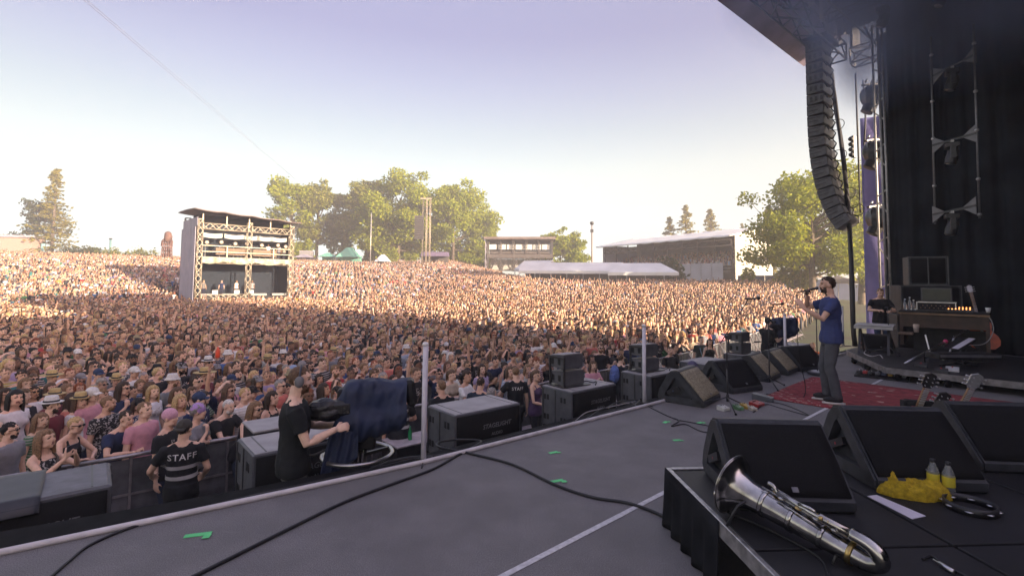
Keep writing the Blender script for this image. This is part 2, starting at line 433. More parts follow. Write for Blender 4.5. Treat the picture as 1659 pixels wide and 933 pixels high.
    shoes, soles = MB(), MB()
    for s, key in ((1, 'stepR'), (-1, 'stepL')):
        an = Vector((s*st, p[key], .09)); hp0 = Vector((s*.085, 0, .90)); kn, an = ik(hp0, an, .413, .408, (0, 1, 0))
        limb(body, [hp0, kn, kn.lerp(an, .35)+Vector((0, -.012, 0)), an], [.075, .05, .05, .035], 10)
        leg.tube([hp0+Vector((0, 0, .03)), hp0.lerp(kn, .4), kn, kn.lerp(an, .5)+Vector((0, -.008, 0)), an+Vector((0, 0, -.02))], [.093, .088, .068, .066, .062], 12)
        shoes.ball(an + Vector((s*.012, .055, -.035)), (.046, .125, .048), 14, 8); shoes.ball(an + Vector((0, -.01, 0)), (.045, .055, .06), 12, 8)
        soles.lathe([(.9, -.012), (1.0, -.010), (1.0, .010), (.9, .014)], an + Vector((s*.012, .05, -.078)), 16, 0, Matrix.Diagonal((.050, .142, 1)))
    vx = .0065 if hi else .0085
    tb, tt, tl = tgt
    out = {'H': H, 'sp': sp, 'joints': joints}
    me = cook(body, vx, 3, tb, name='body')
    me.materials.append(SKIN); me.materials.append(HAIR); me.materials.append(EYE); me.materials.append(LIP)
    Hi = H.inverted(); mi = [0]*len(me.polygons)
    bd = p['beard']
    for i, q in enumerate(me.polygons):
        c = Hi@q.center
        if abs(c.x) > .075 or c.z > .09 or c.z < -.14 or c.y < -.03: continue
        ax = abs(c.x)
        if .020 < ax < .042 and .004 < c.z < .016 and c.y > .052: mi[i] = 2
        elif .016 < ax < .050 and .030 < c.z < .037 and c.y > .05: mi[i] = 1
        elif ax < .024 and -.070 < c.z < -.047 and c.y > .075: mi[i] = 3
        elif bd and c.z < -.036 - (.02 if c.y > .06 and ax > .03 else 0) and c.y > .018: mi[i] = 1
    me.polygons.foreach_set('material_index', mi); out['body'] = me
    me = cook(shirt, .011, 3, tt, .022, .10, 'shirt'); me.materials.append(TOP); out['shirt'] = me
    me = cook(leg, .013, 3, tl, .022, .10, 'trousers'); me.materials.append(LEGW); out['trousers'] = me
    out['shoes'] = shoes.mesh('shoes', SHOE); out['soles'] = soles.mesh('soles', SOLE)
    return out

def hair_mesh(kind, name='hair', hi=False, seed=0):
    """hair in head space"""
    nu, nv = (30, 22) if hi else (20, 14)
    mb = MB()
    amp = {'short': .013, 'curly': .022, 'crop': .002}.get(kind, .009)
    base = {'crop': 1.03, 'curly': 1.16, 'short': 1.045}.get(kind, 1.085)
    def cap(i, j):
        th = 2*math.pi*i/nu; a = math.pi*j/nv
        d = Vector((math.sin(a)*math.cos(th), math.sin(a)*math.sin(th), math.cos(a)))
        r = Vector((.0765*d.x, .097*d.y, .091*d.z))*(base - (.055*max(0, d.y) if kind in ('short', 'crop') else 0))
        zl = .062 if d.y > .3 else (-.012 if d.y > -.05 else (.004 if d.y > -.3 else -.062))     # hairline
        if d.y > .3: zl = .070 + .014*math.sin(seed*3 + d.x*9)
        if kind in ('long', 'bob', 'straight'): zl -= .02 if d.y < .3 else 0
        p = Vector((0, -.012, .028)) + r
        k = 1.0
        if p.z < zl: k = max(.55, 1 - (zl - p.z)*9)
        nz = noise.noise(Vector((d.x*6+seed, d.y*6, d.z*6)))*amp + noise.noise(Vector((d.x*15, d.y*15+seed, d.z*6)))*amp*1.3
        return Vector((0, -.012, .028)) + r*k*(1 + nz/.09*.9)
    vs = [cap(i, j) for j in range(nv+1) for i in range(nu)]
    fs = [(j*nu+i, (j+1)*nu+i, (j+1)*nu+(i+1) % nu, j*nu+(i+1) % nu) for j in range(nv) for i in range(nu)]
    mb.add(vs, fs, 0, True)
    rr = random.Random(seed)
    if kind in ('long', 'straight', 'bob'):
        L = {'long': .34, 'straight': .30, 'bob': .17}[kind]
        cnt = 15
        for q in range(cnt):
            th = math.pi*(.93 + 1.14*q/(cnt-1)) if kind != 'bob' else math.pi*(.97+1.06*q/(cnt-1))
            x, y = math.cos(th)*.083, math.sin(th)*.098-.012
            x2 = x*1.12 + rr.uniform(-.01, .01); wv = .012 if kind == 'long' else .004
            pts = [(x*.72, y*.72, .085), (x*1.0, y*1.0, .035), (x*1.08, y*1.06-.004, -.05), (x2+rr.uniform(-wv, wv), y*1.04-.01+rr.uniform(-wv, wv), -.05-L*.45), (x2*.98+rr.uniform(-wv, wv), y*.95-.012, -.05-L*rr.uniform(.85, 1.1))]
            mb.tube(pts, [.014, .021, .023, .020, .007], 6)
    if kind == 'bun': mb.ball((0, -.095, .085), (.04, .04, .038), 12, 8)
    if kind == 'pony':
        mb.tube([(0, -.085, .06), (0, -.135, .05), (.005, -.15, -.02), (.01, -.14, -.10), (.01, -.13, -.17)], [.02, .026, .026, .022, .006], 8)
    return mb.mesh(name, HAIR)
def hat_mesh(kind):
    mb = MB()
    if kind in ('cap', 'backcap'):
        s = 1 if kind == 'cap' else -1
        mb.ball((0, -.012, .040), (.085, .104, .088), 18, 10)
        mb.grid(lambda u, v: ((u-.5)*.14, s*(.075 + .085*v*(1-(2*u-1)**2*.35)) - .006, .048 - .022*v - .016*(2*u-1)**2), 8, 4, thick=(0, 0, -.006))
    elif kind in ('straw', 'fedora', 'bucket', 'wide'):
        br = {'straw': .155, 'fedora': .132, 'bucket': .115, 'wide': .18}[kind]
        top = .145 if kind != 'bucket' else .125
        C = (0, -.010, .03)
        mb.lathe([(.05, top-.03), (.066, top-.03+.008), (.074, top-.042), (.083, .045), (.088, .030), (br*.8, .024), (br, .030 if kind != 'bucket' else .0), (br*.99, .022 if kind != 'bucket' else -.008), (.085, .016)], C, 22, 0, Matrix.Diagonal((1, 1.16, 1)))
        if kind != 'bucket': mb.lathe([(.087, .031), (.089, .033), (.086, .058), (.083, .058)], C, 22, 1, Matrix.Diagonal((1, 1.16, 1)))
    elif kind == 'beanie':
        mb.ball((0, -.012, .045), (.086, .104, .095), 18, 10)
    return mb.mesh('hat', [HATM, BAND])
def glasses_mesh():
    mb = MB()
    for s in (-1, 1):
        mb.ball((s*.033, .083, .010), (.027, .012, .019), 12, 8)
        mb.bar((s*.058, .075, .015), (s*.080, -.01, .012), .006, .008)
    mb.bar((-.02, .092, .014), (.02, .092, .014), .006, .006)
    return mb.mesh('sunglasses', SHADE)
SKINS = [(.74, .47, .34), (.68, .42, .30), (.78, .52, .39), (.64, .38, .26), (.72, .45, .33), (.56, .33, .21), (.24, .13, .085)]
HAIRS = {'dark brown': (.045, .028, .019), 'black': (.012, .010, .010), 'brown': (.12, .07, .04), 'blond': (.50, .34, .16), 'light brown': (.22, .13, .07), 'grey': (.30, .28, .26), 'red': (.26, .075, .03), 'white': (.62, .58, .54)}
TOPS = {'black': (.016, .016, .02), 'navy': (.022, .032, .08), 'white': (.76, .75, .74), 'grey': (.22, .22, .24), 'charcoal': (.05, .05, .058), 'blue': (.07, .14, .32), 'pale blue': (.32, .42, .58), 'maroon': (.16, .028, .04), 'pink': (.62, .30, .36),
        'mustard': (.45, .32, .05), 'green': (.07, .20, .09), 'lilac': (.42, .34, .52), 'red': (.45, .05, .05), 'beige': (.46, .38, .29), 'teal': (.04, .18, .19), 'coral': (.62, .18, .14)}
LEGS = [(.03, .04, .07), (.02, .02, .024), (.10, .10, .12), (.18, .15, .11)]
# ------------------------------------------------------------------ pose library
HANG = dict(w=(.27, .03, .84), hint=(.4, -1, 0), d=(.05, .12, -1), n=(-1, .2, 0), curl=.3)
CLAP = dict(w=(.045, .31, 1.24), hint=(1, -.3, -.7), d=(-.12, .45, .9), n=(-1, 0, 0), curl=.08)
PHONE = dict(w=(.07, .36, 1.44), hint=(.8, -.2, -1), d=(-.35, .1, 1), n=(-.6, -.8, 0), curl=.55)
UP = dict(w=(.30, .10, 1.93), hint=(1, -.3, -.2), d=(.05, .1, 1), n=(-.3, 1, 0), curl=.2)
RAIL = dict(w=(.10, .43, 1.16), hint=(1, -.1, -.35), d=(-.95, .25, -.08), n=(0, .2, -1), curl=.4)
RAIL2 = dict(w=(.03, .46, 1.14), hint=(1, -.1, -.35), d=(-.3, .9, -.5), n=(-.3, -.2, -1), curl=.5)
CHIN = dict(w=(.06, .20, 1.36), hint=(.8, 0, -1), d=(-.25, -.1, 1), n=(-.2, -1, 0), curl=.8)
ONHEAD = dict(w=(.14, .06, 1.74), hint=(1, .4, .2), d=(-.9, -.2, .1), n=(0, -.2, -1), curl=.3)
CROSS1 = dict(w=(-.08, .25, 1.18), hint=(1, -.2, -.4), d=(-1, .05, .15), n=(0, -1, -.2), curl=.5)
CROSS2 = dict(w=(-.09, .21, 1.22), hint=(1, -.2, -.4), d=(-1, .02, .1), n=(0, -1, 0), curl=.5)
POSES = {
 'm_stand': pose(R=HANG, L=HANG), 'm_turn': pose(R=HANG, L=HANG, yaw=.5, beard=1.0), 'm_clap': pose(R=CLAP, L=CLAP, pitch=.05),
 'm_phone': pose(R=PHONE, L=HANG, pitch=-.05), 'm_up': pose(R=UP, L=HANG, pitch=.1), 'm_cross': pose(R=CROSS1, L=CROSS2, belly=.03, beard=.6),
 'm_lean': pose(R=RAIL, L=RAIL, lean=.38, sleeve='tee'), 'm_lean2': pose(R=RAIL2, L=RAIL2, lean=.30, belly=.03, beard=.5),
 'f_stand': pose(sex='f', R=HANG, L=HANG, sleeve='short', yaw=-.2), 'f_tank': pose(sex='f', R=HANG, L=CHIN, sleeve='tank'), 'f_clap': pose(sex='f', R=CLAP, L=CLAP, sleeve='tee', pitch=.05),
 'f_phone': pose(sex='f', R=PHONE, L=PHONE, sleeve='tank', pitch=-.1), 'f_up': pose(sex='f', R=UP, L=UP, sleeve='tank', pitch=.1), 'f_head': pose(sex='f', R=ONHEAD, L=HANG, sleeve='tee', yaw=.2),
 'f_lean': pose(sex='f', R=RAIL, L=RAIL2, lean=.34, sleeve='tank'), 'f_chin': pose(sex='f', R=CHIN, L=CROSS2, sleeve='tee', yaw=.3),
}
LIB = {k: build_pose(v, k) for k, v in POSES.items()}
HAIRLIB = {}
for k in ('short', 'crop', 'curly', 'long', 'straight', 'bob', 'bun', 'pony'):
    for s in range(2): HAIRLIB[(k, s)] = hair_mesh(k, seed=s*5+1)
HATLIB = {k: hat_mesh(k) for k in ('cap', 'backcap', 'straw', 'fedora', 'bucket', 'wide', 'beanie')}
GLASSES = glasses_mesh()
def strap_mesh(f):
    k = .9 if f else 1.0; mb = MB()
    mb.tube([(-.10*k, -.08, 1.44), (-.11*k, .02, 1.465), (-.085*k, .115, 1.40), (0, .152 if not f else .165, 1.25), (.11*k, .13, 1.06), (.18*k, .03, .96), (.12*k, -.12, 1.02), (-.02, -.14, 1.25), (-.10*k, -.08, 1.44)], .014, 6)
    mb.box((.205*k, .02, .90), (.09, .22, .20), ch=.02)
    return mb.mesh('bag_strap', mat('bag_leather', (.06, .04, .03), .6, noise_amt=.3))
STRAPS = {True: strap_mesh(True), False: strap_mesh(False)}
def face_dir(p, target):
    d = Vector(target) - Vector(p); return math.atan2(-d.x, d.y)
def person(p, rz, ps, hair, hcol, hat, hatcol, top, skin, glasses, label, group=None, h=1.0, leg=(.03, .035, .05), lib=None, shoes=False, seed=0):
    L = (lib or LIB)[ps]
    r = bpy.data.objects.new('person', L['body']); COL.objects.link(r)
    r.location = p; r.rotation_euler = (0, 0, rz); r.scale = (h, h, h)
    tag(r, label, 'person', group)
    r['skin_tint'] = list(skin); r['hair_tint'] = list(hcol)
    o = link('shirt', L['shirt'], r); o['top_tint'] = list(top); o['top_print'] = 0.0 if shoes else rnd.random()
    o = link('trousers', L['trousers'], r); o['leg_tint'] = list(leg)
    if shoes:
        o = link('shoes', L['shoes'], r); link('soles', L['soles'], o)
    if hair:
        o = link('hair', HAIRLIB[(hair, seed % 2)], r); o.matrix_local = L['H']; o['hair_tint'] = list(hcol)
    if hat:
        o = link('hat', HATLIB[hat], r); o.matrix_local = L['H']; o['hat_tint'] = list(hatcol)
    if not shoes and L is not None and random.Random(len(label)*7+seed*13).random() < .16:
        f_ = ps[0] == 'f'; o = link('bag_strap', STRAPS[f_], r); 
    if glasses:
        o = link('sunglasses', GLASSES, r); o.matrix_local = L['H']
    return r

# ------------------------------------------------------------------ the crowd
FOCUS = S(8.0, 2.0)
taken = []
HATC = {'black': (.015, .015, .018), 'white': (.66, .64, .62), 'straw': (.50, .37, .17), 'navy': (.03, .05, .11), 'grey': (.25, .24, .25), 'pink': (.65, .35, .45), 'khaki': (.30, .25, .15), 'red': (.40, .05, .05)}
def jit(c, a=.12): k = rnd.uniform(1-a*2, 1+a*1.3); return tuple(max(.004, x*k*rnd.uniform(1-a*.4, 1+a*.4)) for x in c)
# the ones one can point to: head pixel, pose, hair, hair colour, hat, hat colour, top, glasses, label, head height
WHO = [
 (72, 712, 'f_phone', 'straight', 'light brown', 0, 0, 'black', 0, 'woman filming with a phone, leftmost at the barrier above the grey-topped speaker'),
 (128, 696, 'f_lean', 'short', 'blond', 0, 0, 'black', 1, 'short-haired blond woman in sunglasses and black vest leaning on the barrier'),
 (214, 684, 'm_lean', 'short', 'dark brown', 0, 0, 'navy', 0, 'dark-haired man in navy tee folding his arms over the barrier beside the guard'),
 (272, 678, 'm_stand', 'crop', 'grey', 'beanie', 'pink', 'black', 0, 'person with a pale pink head covering and black tee beside the guard'),
 (318, 668, 'f_chin', 'curly', 'grey', 'beanie', 'lilac', 'grey', 0, 'person with lilac head covering and a hand at the mouth behind the guard'),
 (376, 664, 'm_lean2', 'crop', 'white', 0, 0, 'black', 0, 'bald grey-bearded man in black tee clasping his hands over the barrier'),
 (420, 668, 'f_lean', 'long', 'light brown', 0, 0, 'black', 1, 'long-haired woman in black vest at the barrier left of the cameraman'),
 (439, 646, 'f_tank', 'bob', 'dark brown', 0, 0, 'black', 0, 'smiling dark-haired woman in black vest just left of the cameraman'),
 (80, 658, 'm_turn', 'short', 'dark brown', 'fedora', 'white', 'maroon', 0, 'man in a white fedora with a dark band near the left edge'),
 (128, 650, 'f_stand', 'straight', 'brown', 'fedora', 'straw', 'white', 0, 'woman in a straw fedora beside a white cap, behind the barrier'),
 (147, 640, 'm_stand', 'short', 'brown', 'cap', 'white', 'pink', 0, 'man in a clean white peaked cap beside the straw fedora'),
 (82, 612, 'm_stand', 'short', 'grey', 'wide', 'straw', 'black', 0, 'man in a wide yellow straw hat and dark tee at left'),
 (198, 630, 'f_chin', 'long', 'dark brown', 0, 0, 'navy', 1, 'woman in sunglasses and navy top with her hand at her chin'),
 (172, 655, 'm_turn', 'short', 'light brown', 0, 0, 'black', 0, 'sandy-haired man with open smile below the woman in sunglasses'),
 (330, 608, 'm_turn', 'short', 'brown', 'wide', 'straw', 'maroon', 0, 'man in a flat wide straw hat and dusky maroon top'),
 (352, 624, 'm_up', 'short', 'dark brown', 0, 0, 'navy', 0, 'man holding a red bottle high above the crowd'),
 (336, 588, 'm_stand', 'short', 'black', 'fedora', 'white', 'navy', 1, 'man in a white trilby with black band behind the flat straw hat'),
 (372, 626, 'f_head', 'bob', 'brown', 0, 0, 'pink', 0, 'woman in pale pink raising a forearm over her head'),
 (216, 603, 'm_stand', 'short', 'brown', 'cap', 'white', 'white', 0, 'man in white cap with dark peak and white tee'),
 (158, 607, 'm_stand', 'short', 'dark brown', 'cap', 'navy', 'grey', 0, 'man in navy cap and grey tee between two hatted men'),
 (253, 600, 'm_stand', 'short', 'dark brown', 'bucket', 'black', 'navy', 0, 'man in a black bucket hat right of the white caps'),
 (290, 650, 'f_tank', 'straight', 'blond', 0, 0, 'grey', 0, 'blond woman with straight hair above the pink head covering'),
 (232, 665, 'm_stand', 'short', 'light brown', 0, 0, 'pink', 0, 'fair-haired person in bright pink behind the navy tee'),
 (320, 648, 'm_turn', 'short', 'dark brown', 'cap', 'navy', 'navy', 0, 'man in dark navy baseball cap behind the lilac head covering'),
 (395, 640, 'm_stand', 'short', 'blond', 0, 0, 'white', 0, 'tall fair-haired man in white tee behind the bald man'),
 (452, 626, 'm_stand', 'short', 'grey', 0, 0, 'coral', 1, 'woman with short grey hair and dark glasses in coral top left of the cameraman'),
 (407, 572, 'm_stand', 'short', 'white', 0, 0, 'pink', 0, 'white-haired man in pale shirt in the middle of the crowd'),
 (673, 605, 'm_up', 'crop', 'brown', 0, 0, 'black', 0, 'bald man in black raising one arm just left of the white pole'),
 (705, 580, 'f_stand', 'short', 'brown', 0, 0, 'coral', 1, 'person in coral red top just right of the white pole'),
 (626, 588, 'm_stand', 'short', 'dark brown', 0, 0, 'coral', 0, 'person in a coral tee behind the covered camera'),
 (730, 608, 'f_clap', 'pony', 'brown', 0, 0, 'beige', 0, 'woman in a beige top clapping behind the first white pole'),
 (754, 610, 'f_clap', 'bun', 'dark brown', 0, 0, 'white', 0, 'woman with pinned-up hair in a white top clapping at the barrier'),
 (780, 598, 'f_stand', 'straight', 'dark brown', 0, 0, 'lilac', 0, 'dark-haired woman in pale lilac top at the barrier'),
 (805, 590, 'm_lean', 'short', 'black', 0, 0, 'navy', 0, 'bearded dark-haired man in navy polo leaning over the barrier'),
 (826, 602, 'f_stand', 'bob', 'brown', 0, 0, 'pale blue', 0, 'person in pale blue between the navy polo and the guard'),
 (868, 588, 'f_stand', 'curly', 'red', 0, 0, 'maroon', 0, 'red-haired person in maroon top behind the woman in the purple vest'),
 (742, 576, 'm_cross', 'short', 'black', 'fedora', 'black', 'black', 0, 'man in a black brimmed hat and black tee with folded arms'),
 (729, 578, 'f_stand', 'long', 'white', 0, 0, 'white', 0, 'white-haired woman beside the black brimmed hat'),
 (905, 572, 'f_up', 'long', 'blond', 0, 0, 'white', 0, 'blond woman in white raising both arms'),
 (960, 592, 'f_clap', 'long', 'brown', 0, 0, 'pink', 0, 'long-haired woman in pink at the barrier behind the second speaker'),
 (855, 525, 'm_stand', 'short', 'dark brown', 0, 0, 'green', 0, 'person in a bright green shirt far back in the crowd'),
 (945, 520, 'f_up', 'long', 'blond', 0, 0, 'white', 0, 'person in white with both arms up far back in the crowd'),
 (1068, 530, 'm_up', 'short', 'brown', 0, 0, 'white', 0, 'person in white holding a dark cap high up far back'),
 (232, 518, 'm_up', 'short', 'blond', 0, 0, 'white', 0, 'person sitting above the others with an arm up far back at left'),
]
ppl = []
for (px, py, ps, hair, hc, hat, hatc, top, gl, lab) in WHO:
    h = rnd.uniform(.97, 1.03); lean = POSES[ps]['lean']
    q = G(px, py, GROUND + 1.635*h - lean*.25)
    q.z = GROUND
    f = face_dir(q, FOCUS)
    if lean: q += Vector((math.sin(f), -math.cos(f), 0))*(.28*lean/.35)
    if 'lilac' == hatc: hatcol = (.45, .28, .60)
    else: hatcol = HATC.get(hatc, (0, 0, 0))
    taken.append((q.x, q.y))
    ppl.append(person(q, f + rnd.uniform(-.15, .15), ps, hair, HAIRS[hc], hat, hatcol, TOPS[top], rnd.choice(SKINS[:5]), gl, lab, None, h, rnd.choice(LEGS), seed=len(ppl)))
def blocked(x, y):
    for fx, fy, r_ in HOLES:
        if (x-fx)**2 + (y-fy)**2 < r_*r_: return True
    return False
HOLES = []
FOHC = Vector((-29.9, 56.0, 0)); FOHR = R(45)   # front-of-house tower: centre of its front, heading
def in_rect(x, y, c, rz, x0, x1, y0, y1):
    dx, dy = x-c.x, y-c.y; a = math.cos(rz)*dx + math.sin(rz)*dy; b = -math.sin(rz)*dx + math.cos(rz)*dy
    return x0 < a < x1 and y0 < b < y1
cells = {}
for x, y in taken: cells.setdefault((int(x//1), int(y//1)), []).append((x, y))
def near_taken(x, y, r):
    for i in (-1, 0, 1):
        for j in (-1, 0, 1):
            for a, b in cells.get((int(x//1)+i, int(y//1)+j), ()):
                if (a-x)**2 + (b-y)**2 < r*r: return True
    return False
def barrier_w(u): return 8.72 if u < 8 else 8.72 + (u-8)*.085 + max(0, u-16)*.10
cand = []
row = 0; w = 9.18
while w < 240:
    d0 = w
    su = .48 if w < 30 else (.58 if w < 55 else .66)
    u = -120 + (row % 2)*su/2
    while u < 215:
        uu, ww = u + rnd.uniform(-.12, .12), w + rnd.uniform(-.12, .12)
        u += su
        q = S(uu, ww + barrier_w(uu) - 8.72)
        if q.y < 2.5 or abs(q.x)/q.y > 1.10: continue
        d = math.hypot(q.x, q.y)
        if d > 142: continue
        if d > 60 and rnd.random() < .25: continue
        ang = q.x/q.y
        if d > 69 + 34*(1-sstep(-.05, .05, ang)) and ang > -.02 : continue    # tents and open ground on the right
        if ang > .55 and d > 60: continue
        if in_rect(q.x, q.y, FOHC, FOHR, -6.0, 6.0, -1.0, 7.8): continue
        if near_taken(q.x, q.y, .36): continue
        cand.append((d, q.x, q.y, uu, row))
    w += .47 if w < 30 else (.60 if w < 55 else .75)
    row += 1
cand.sort()
def seen(x, y):
    v = Vector((x, y, GROUND+1.6)) - CAM_POS; c = CAM_M.transposed()@v
    px = 829.5 + FPX*c.x/-c.z; py = 414 - FPX*c.y/-c.z
    return px, py
NEAR = 300 - len(WHO) - 12
PM = ['m_stand']*4 + ['m_turn']*3 + ['m_clap']*2 + ['m_phone', 'm_cross', 'm_cross']*2 + ['m_up']*1
PF = ['f_stand']*4 + ['f_tank']*3 + ['f_clap']*2 + ['f_phone', 'f_head', 'f_chin', 'f_chin']
TOPW = ['black']*17 + ['navy']*5 + ['white']*6 + ['grey']*3 + ['charcoal']*3 + ['blue']*2 + ['pale blue']*2 + ['maroon', 'pink', 'mustard', 'green', 'lilac', 'red', 'beige', 'beige', 'teal', 'coral']
HW = ['dark brown']*6 + ['black']*2 + ['brown']*5 + ['blond']*4 + ['light brown']*5 + ['grey', 'red']
POSEW = {'m_stand': 'arms down', 'm_turn': 'bearded, head turned', 'm_clap': 'clapping', 'm_phone': 'one hand raised to the face', 'm_up': 'one arm up', 'm_cross': 'arms folded', 'f_stand': 'arms down', 'f_tank': 'hand at chin', 'f_clap': 'clapping', 'f_phone': 'both hands at eye level', 'f_up': 'both arms up', 'f_head': 'hand on head', 'f_chin': 'fist at chin', 'm_lean': 'leaning on the rail', 'f_lean': 'leaning on the rail', 'm_lean2': 'hands clasped over the rail'}
def zone(px):
    for a, s in ((100, 'above the leftmost speaker'), (190, 'left of the navy tee'), (255, 'behind the navy tee'), (345, 'behind the STAFF guard'), (405, 'behind the bald man'), (455, 'left of the cameraman'), (520, 'behind the cameraman'), (600, 'behind the covered camera'), (672, 'right of the covered camera'), (760, 'by the first white pole'), (850, 'beyond the long speaker'), (1000, 'beyond the second speaker')):
        if px < a: return s
    return 'right of the second white pole'
HATPICK = [(0, 0)]*58 + [('cap', 'black'), ('cap', 'navy'), ('cap', 'white'), ('cap', 'black'), ('backcap', 'grey'), ('straw', 'straw'), ('bucket', 'khaki'), ('bucket', 'white'), ('fedora', 'straw'), ('cap', 'grey')]
HATN = {'cap': 'cap', 'backcap': 'cap backwards', 'straw': 'sun hat', 'bucket': 'bucket hat', 'fedora': 'fedora', 'wide': 'wide hat'}
def roll():
    f = rnd.random() < .46
    ps = rnd.choice(PF if f else PM)
    hair = rnd.choice(['long', 'straight', 'long', 'straight', 'bob', 'bun', 'pony'] if f else ['short', 'short', 'short', 'crop', 'curly'])
    hat, hatc = rnd.choice(HATPICK)
    return f, ps, hair, rnd.choice(HW), hat, hatc, rnd.choice(TOPW), rnd.random() < .16
labels = {}
rest = []; nb = 0
ROWN = ['front', 'second', 'third', 'fourth', 'fifth', 'sixth', 'seventh', 'eighth', 'ninth', 'tenth']
for d, x, y, uu, rw in cand:
    px, py = seen(x, y)
    if nb < NEAR and 40 < px < 1650:
        for tries in range(40):
            f, ps, hair, hc, hat, hatc, top, gl = roll()
            if rw == 0 and rnd.random() < .75: ps = rnd.choice(['f_lean', 'f_clap', 'f_phone'] if f else ['m_lean', 'm_lean2', 'm_clap'])
            bits = hc + ' ' + {'short': 'short', 'crop': 'cropped', 'curly': 'curly', 'long': 'long wavy', 'straight': 'long', 'bob': 'bobbed', 'bun': 'pinned', 'pony': 'ponytailed'}[hair] + ' hair'
            if hat: bits = (hatc + ' ' if hatc != hat else '') + HATN[hat]
            who = ('woman' if f else 'man')
            lab = '%s, %s, %s%s top, %s, %s' % (who, bits, 'sunglasses, ' if gl else '', top, POSEW[ps], zone(px))
            if lab not in labels and len(lab.replace(',', '').split()) <= 16: break
        labels[lab] = 1
        q = Vector((x, y, GROUND)); rz = face_dir(q, FOCUS) + rnd.gauss(0, .22)
        if POSES[ps]['lean']: rz = face_dir(q, q - Wd) + rnd.gauss(0, .1)
        ppl.append(person(q, rz, ps, hair, jit(HAIRS[hc]), hat, HATC.get(hatc, (0, 0, 0)), jit(TOPS[top]), jit(rnd.choice(SKINS), .08), gl, lab, 'festival crowd near the barrier', rnd.uniform(.93, 1.05)*(.96 if f else 1), rnd.choice(LEGS), seed=nb))
        nb += 1
    else:
        rest.append((d, x, y))

def merged(ps, hair, hat, gl, ratio, name):
    L = LIB[ps]; bm = bmesh.new(); mats = []
    def put(me, M=None):
        base = len(bm.faces); tmp = me.copy()
        if M is not None: tmp.transform(M)
        bm.from_mesh(tmp); bm.faces.ensure_lookup_table()
        mp = []
        for q in me.materials:
            if q not in mats: mats.append(q)
            mp.append(mats.index(q))
        for fc in bm.faces[base:]: fc.material_index = mp[fc.material_index]; fc.smooth = True
        bpy.data.meshes.remove(tmp)
    put(L['body']); put(L['shirt']); put(L['trousers'])
    if hair: put(HAIRLIB[hair], L['H'])
    if hat: put(HATLIB[hat], L['H'])
    if gl: put(GLASSES, L['H'])
    me = bpy.data.meshes.new(name); bm.to_mesh(me); bm.free()
    for q in mats: me.materials.append(q)
    if ratio < 1:
        o = bpy.data.objects.new(name, me); COL.objects.link(o)
        de = o.modifiers.new('c', 'DECIMATE'); de.ratio = ratio
        m2 = bpy.data.meshes.new_from_object(o.evaluated_get(bpy.context.evaluated_depsgraph_get()))
        bpy.data.objects.remove(o); bpy.data.meshes.remove(me); me = m2; me.name = name
    return me
COMBO = [('m_stand', ('short', 0), None, 0), ('m_turn', ('short', 1), None, 1), ('m_clap', ('short', 0), None, 0), ('m_phone', ('crop', 0), None, 0), ('m_up', ('short', 1), None, 0), ('m_cross', ('short', 0), 'cap', 0),
         ('m_stand', ('curly', 0), None, 0), ('m_turn', ('short', 0), 'straw', 0), ('m_stand', ('short', 0), 'cap', 1), ('f_stand', ('long', 0), None, 0), ('f_tank', ('straight', 1), None, 1), ('f_clap', ('bob', 0), None, 0),
         ('f_phone', ('long', 1), None, 0), ('f_up', ('straight', 0), None, 0), ('f_head', ('pony', 0), None, 0), ('f_chin', ('bun', 0), None, 0), ('f_stand', ('straight', 0), 'bucket', 0), ('f_tank', ('long', 1), None, 0)]
WEIGHT = [10, 8, 3, 2, 1.1, 3, 3, .35, 1.6, 10, 7, 3, 1, .7, .8, 5, .35, 7]
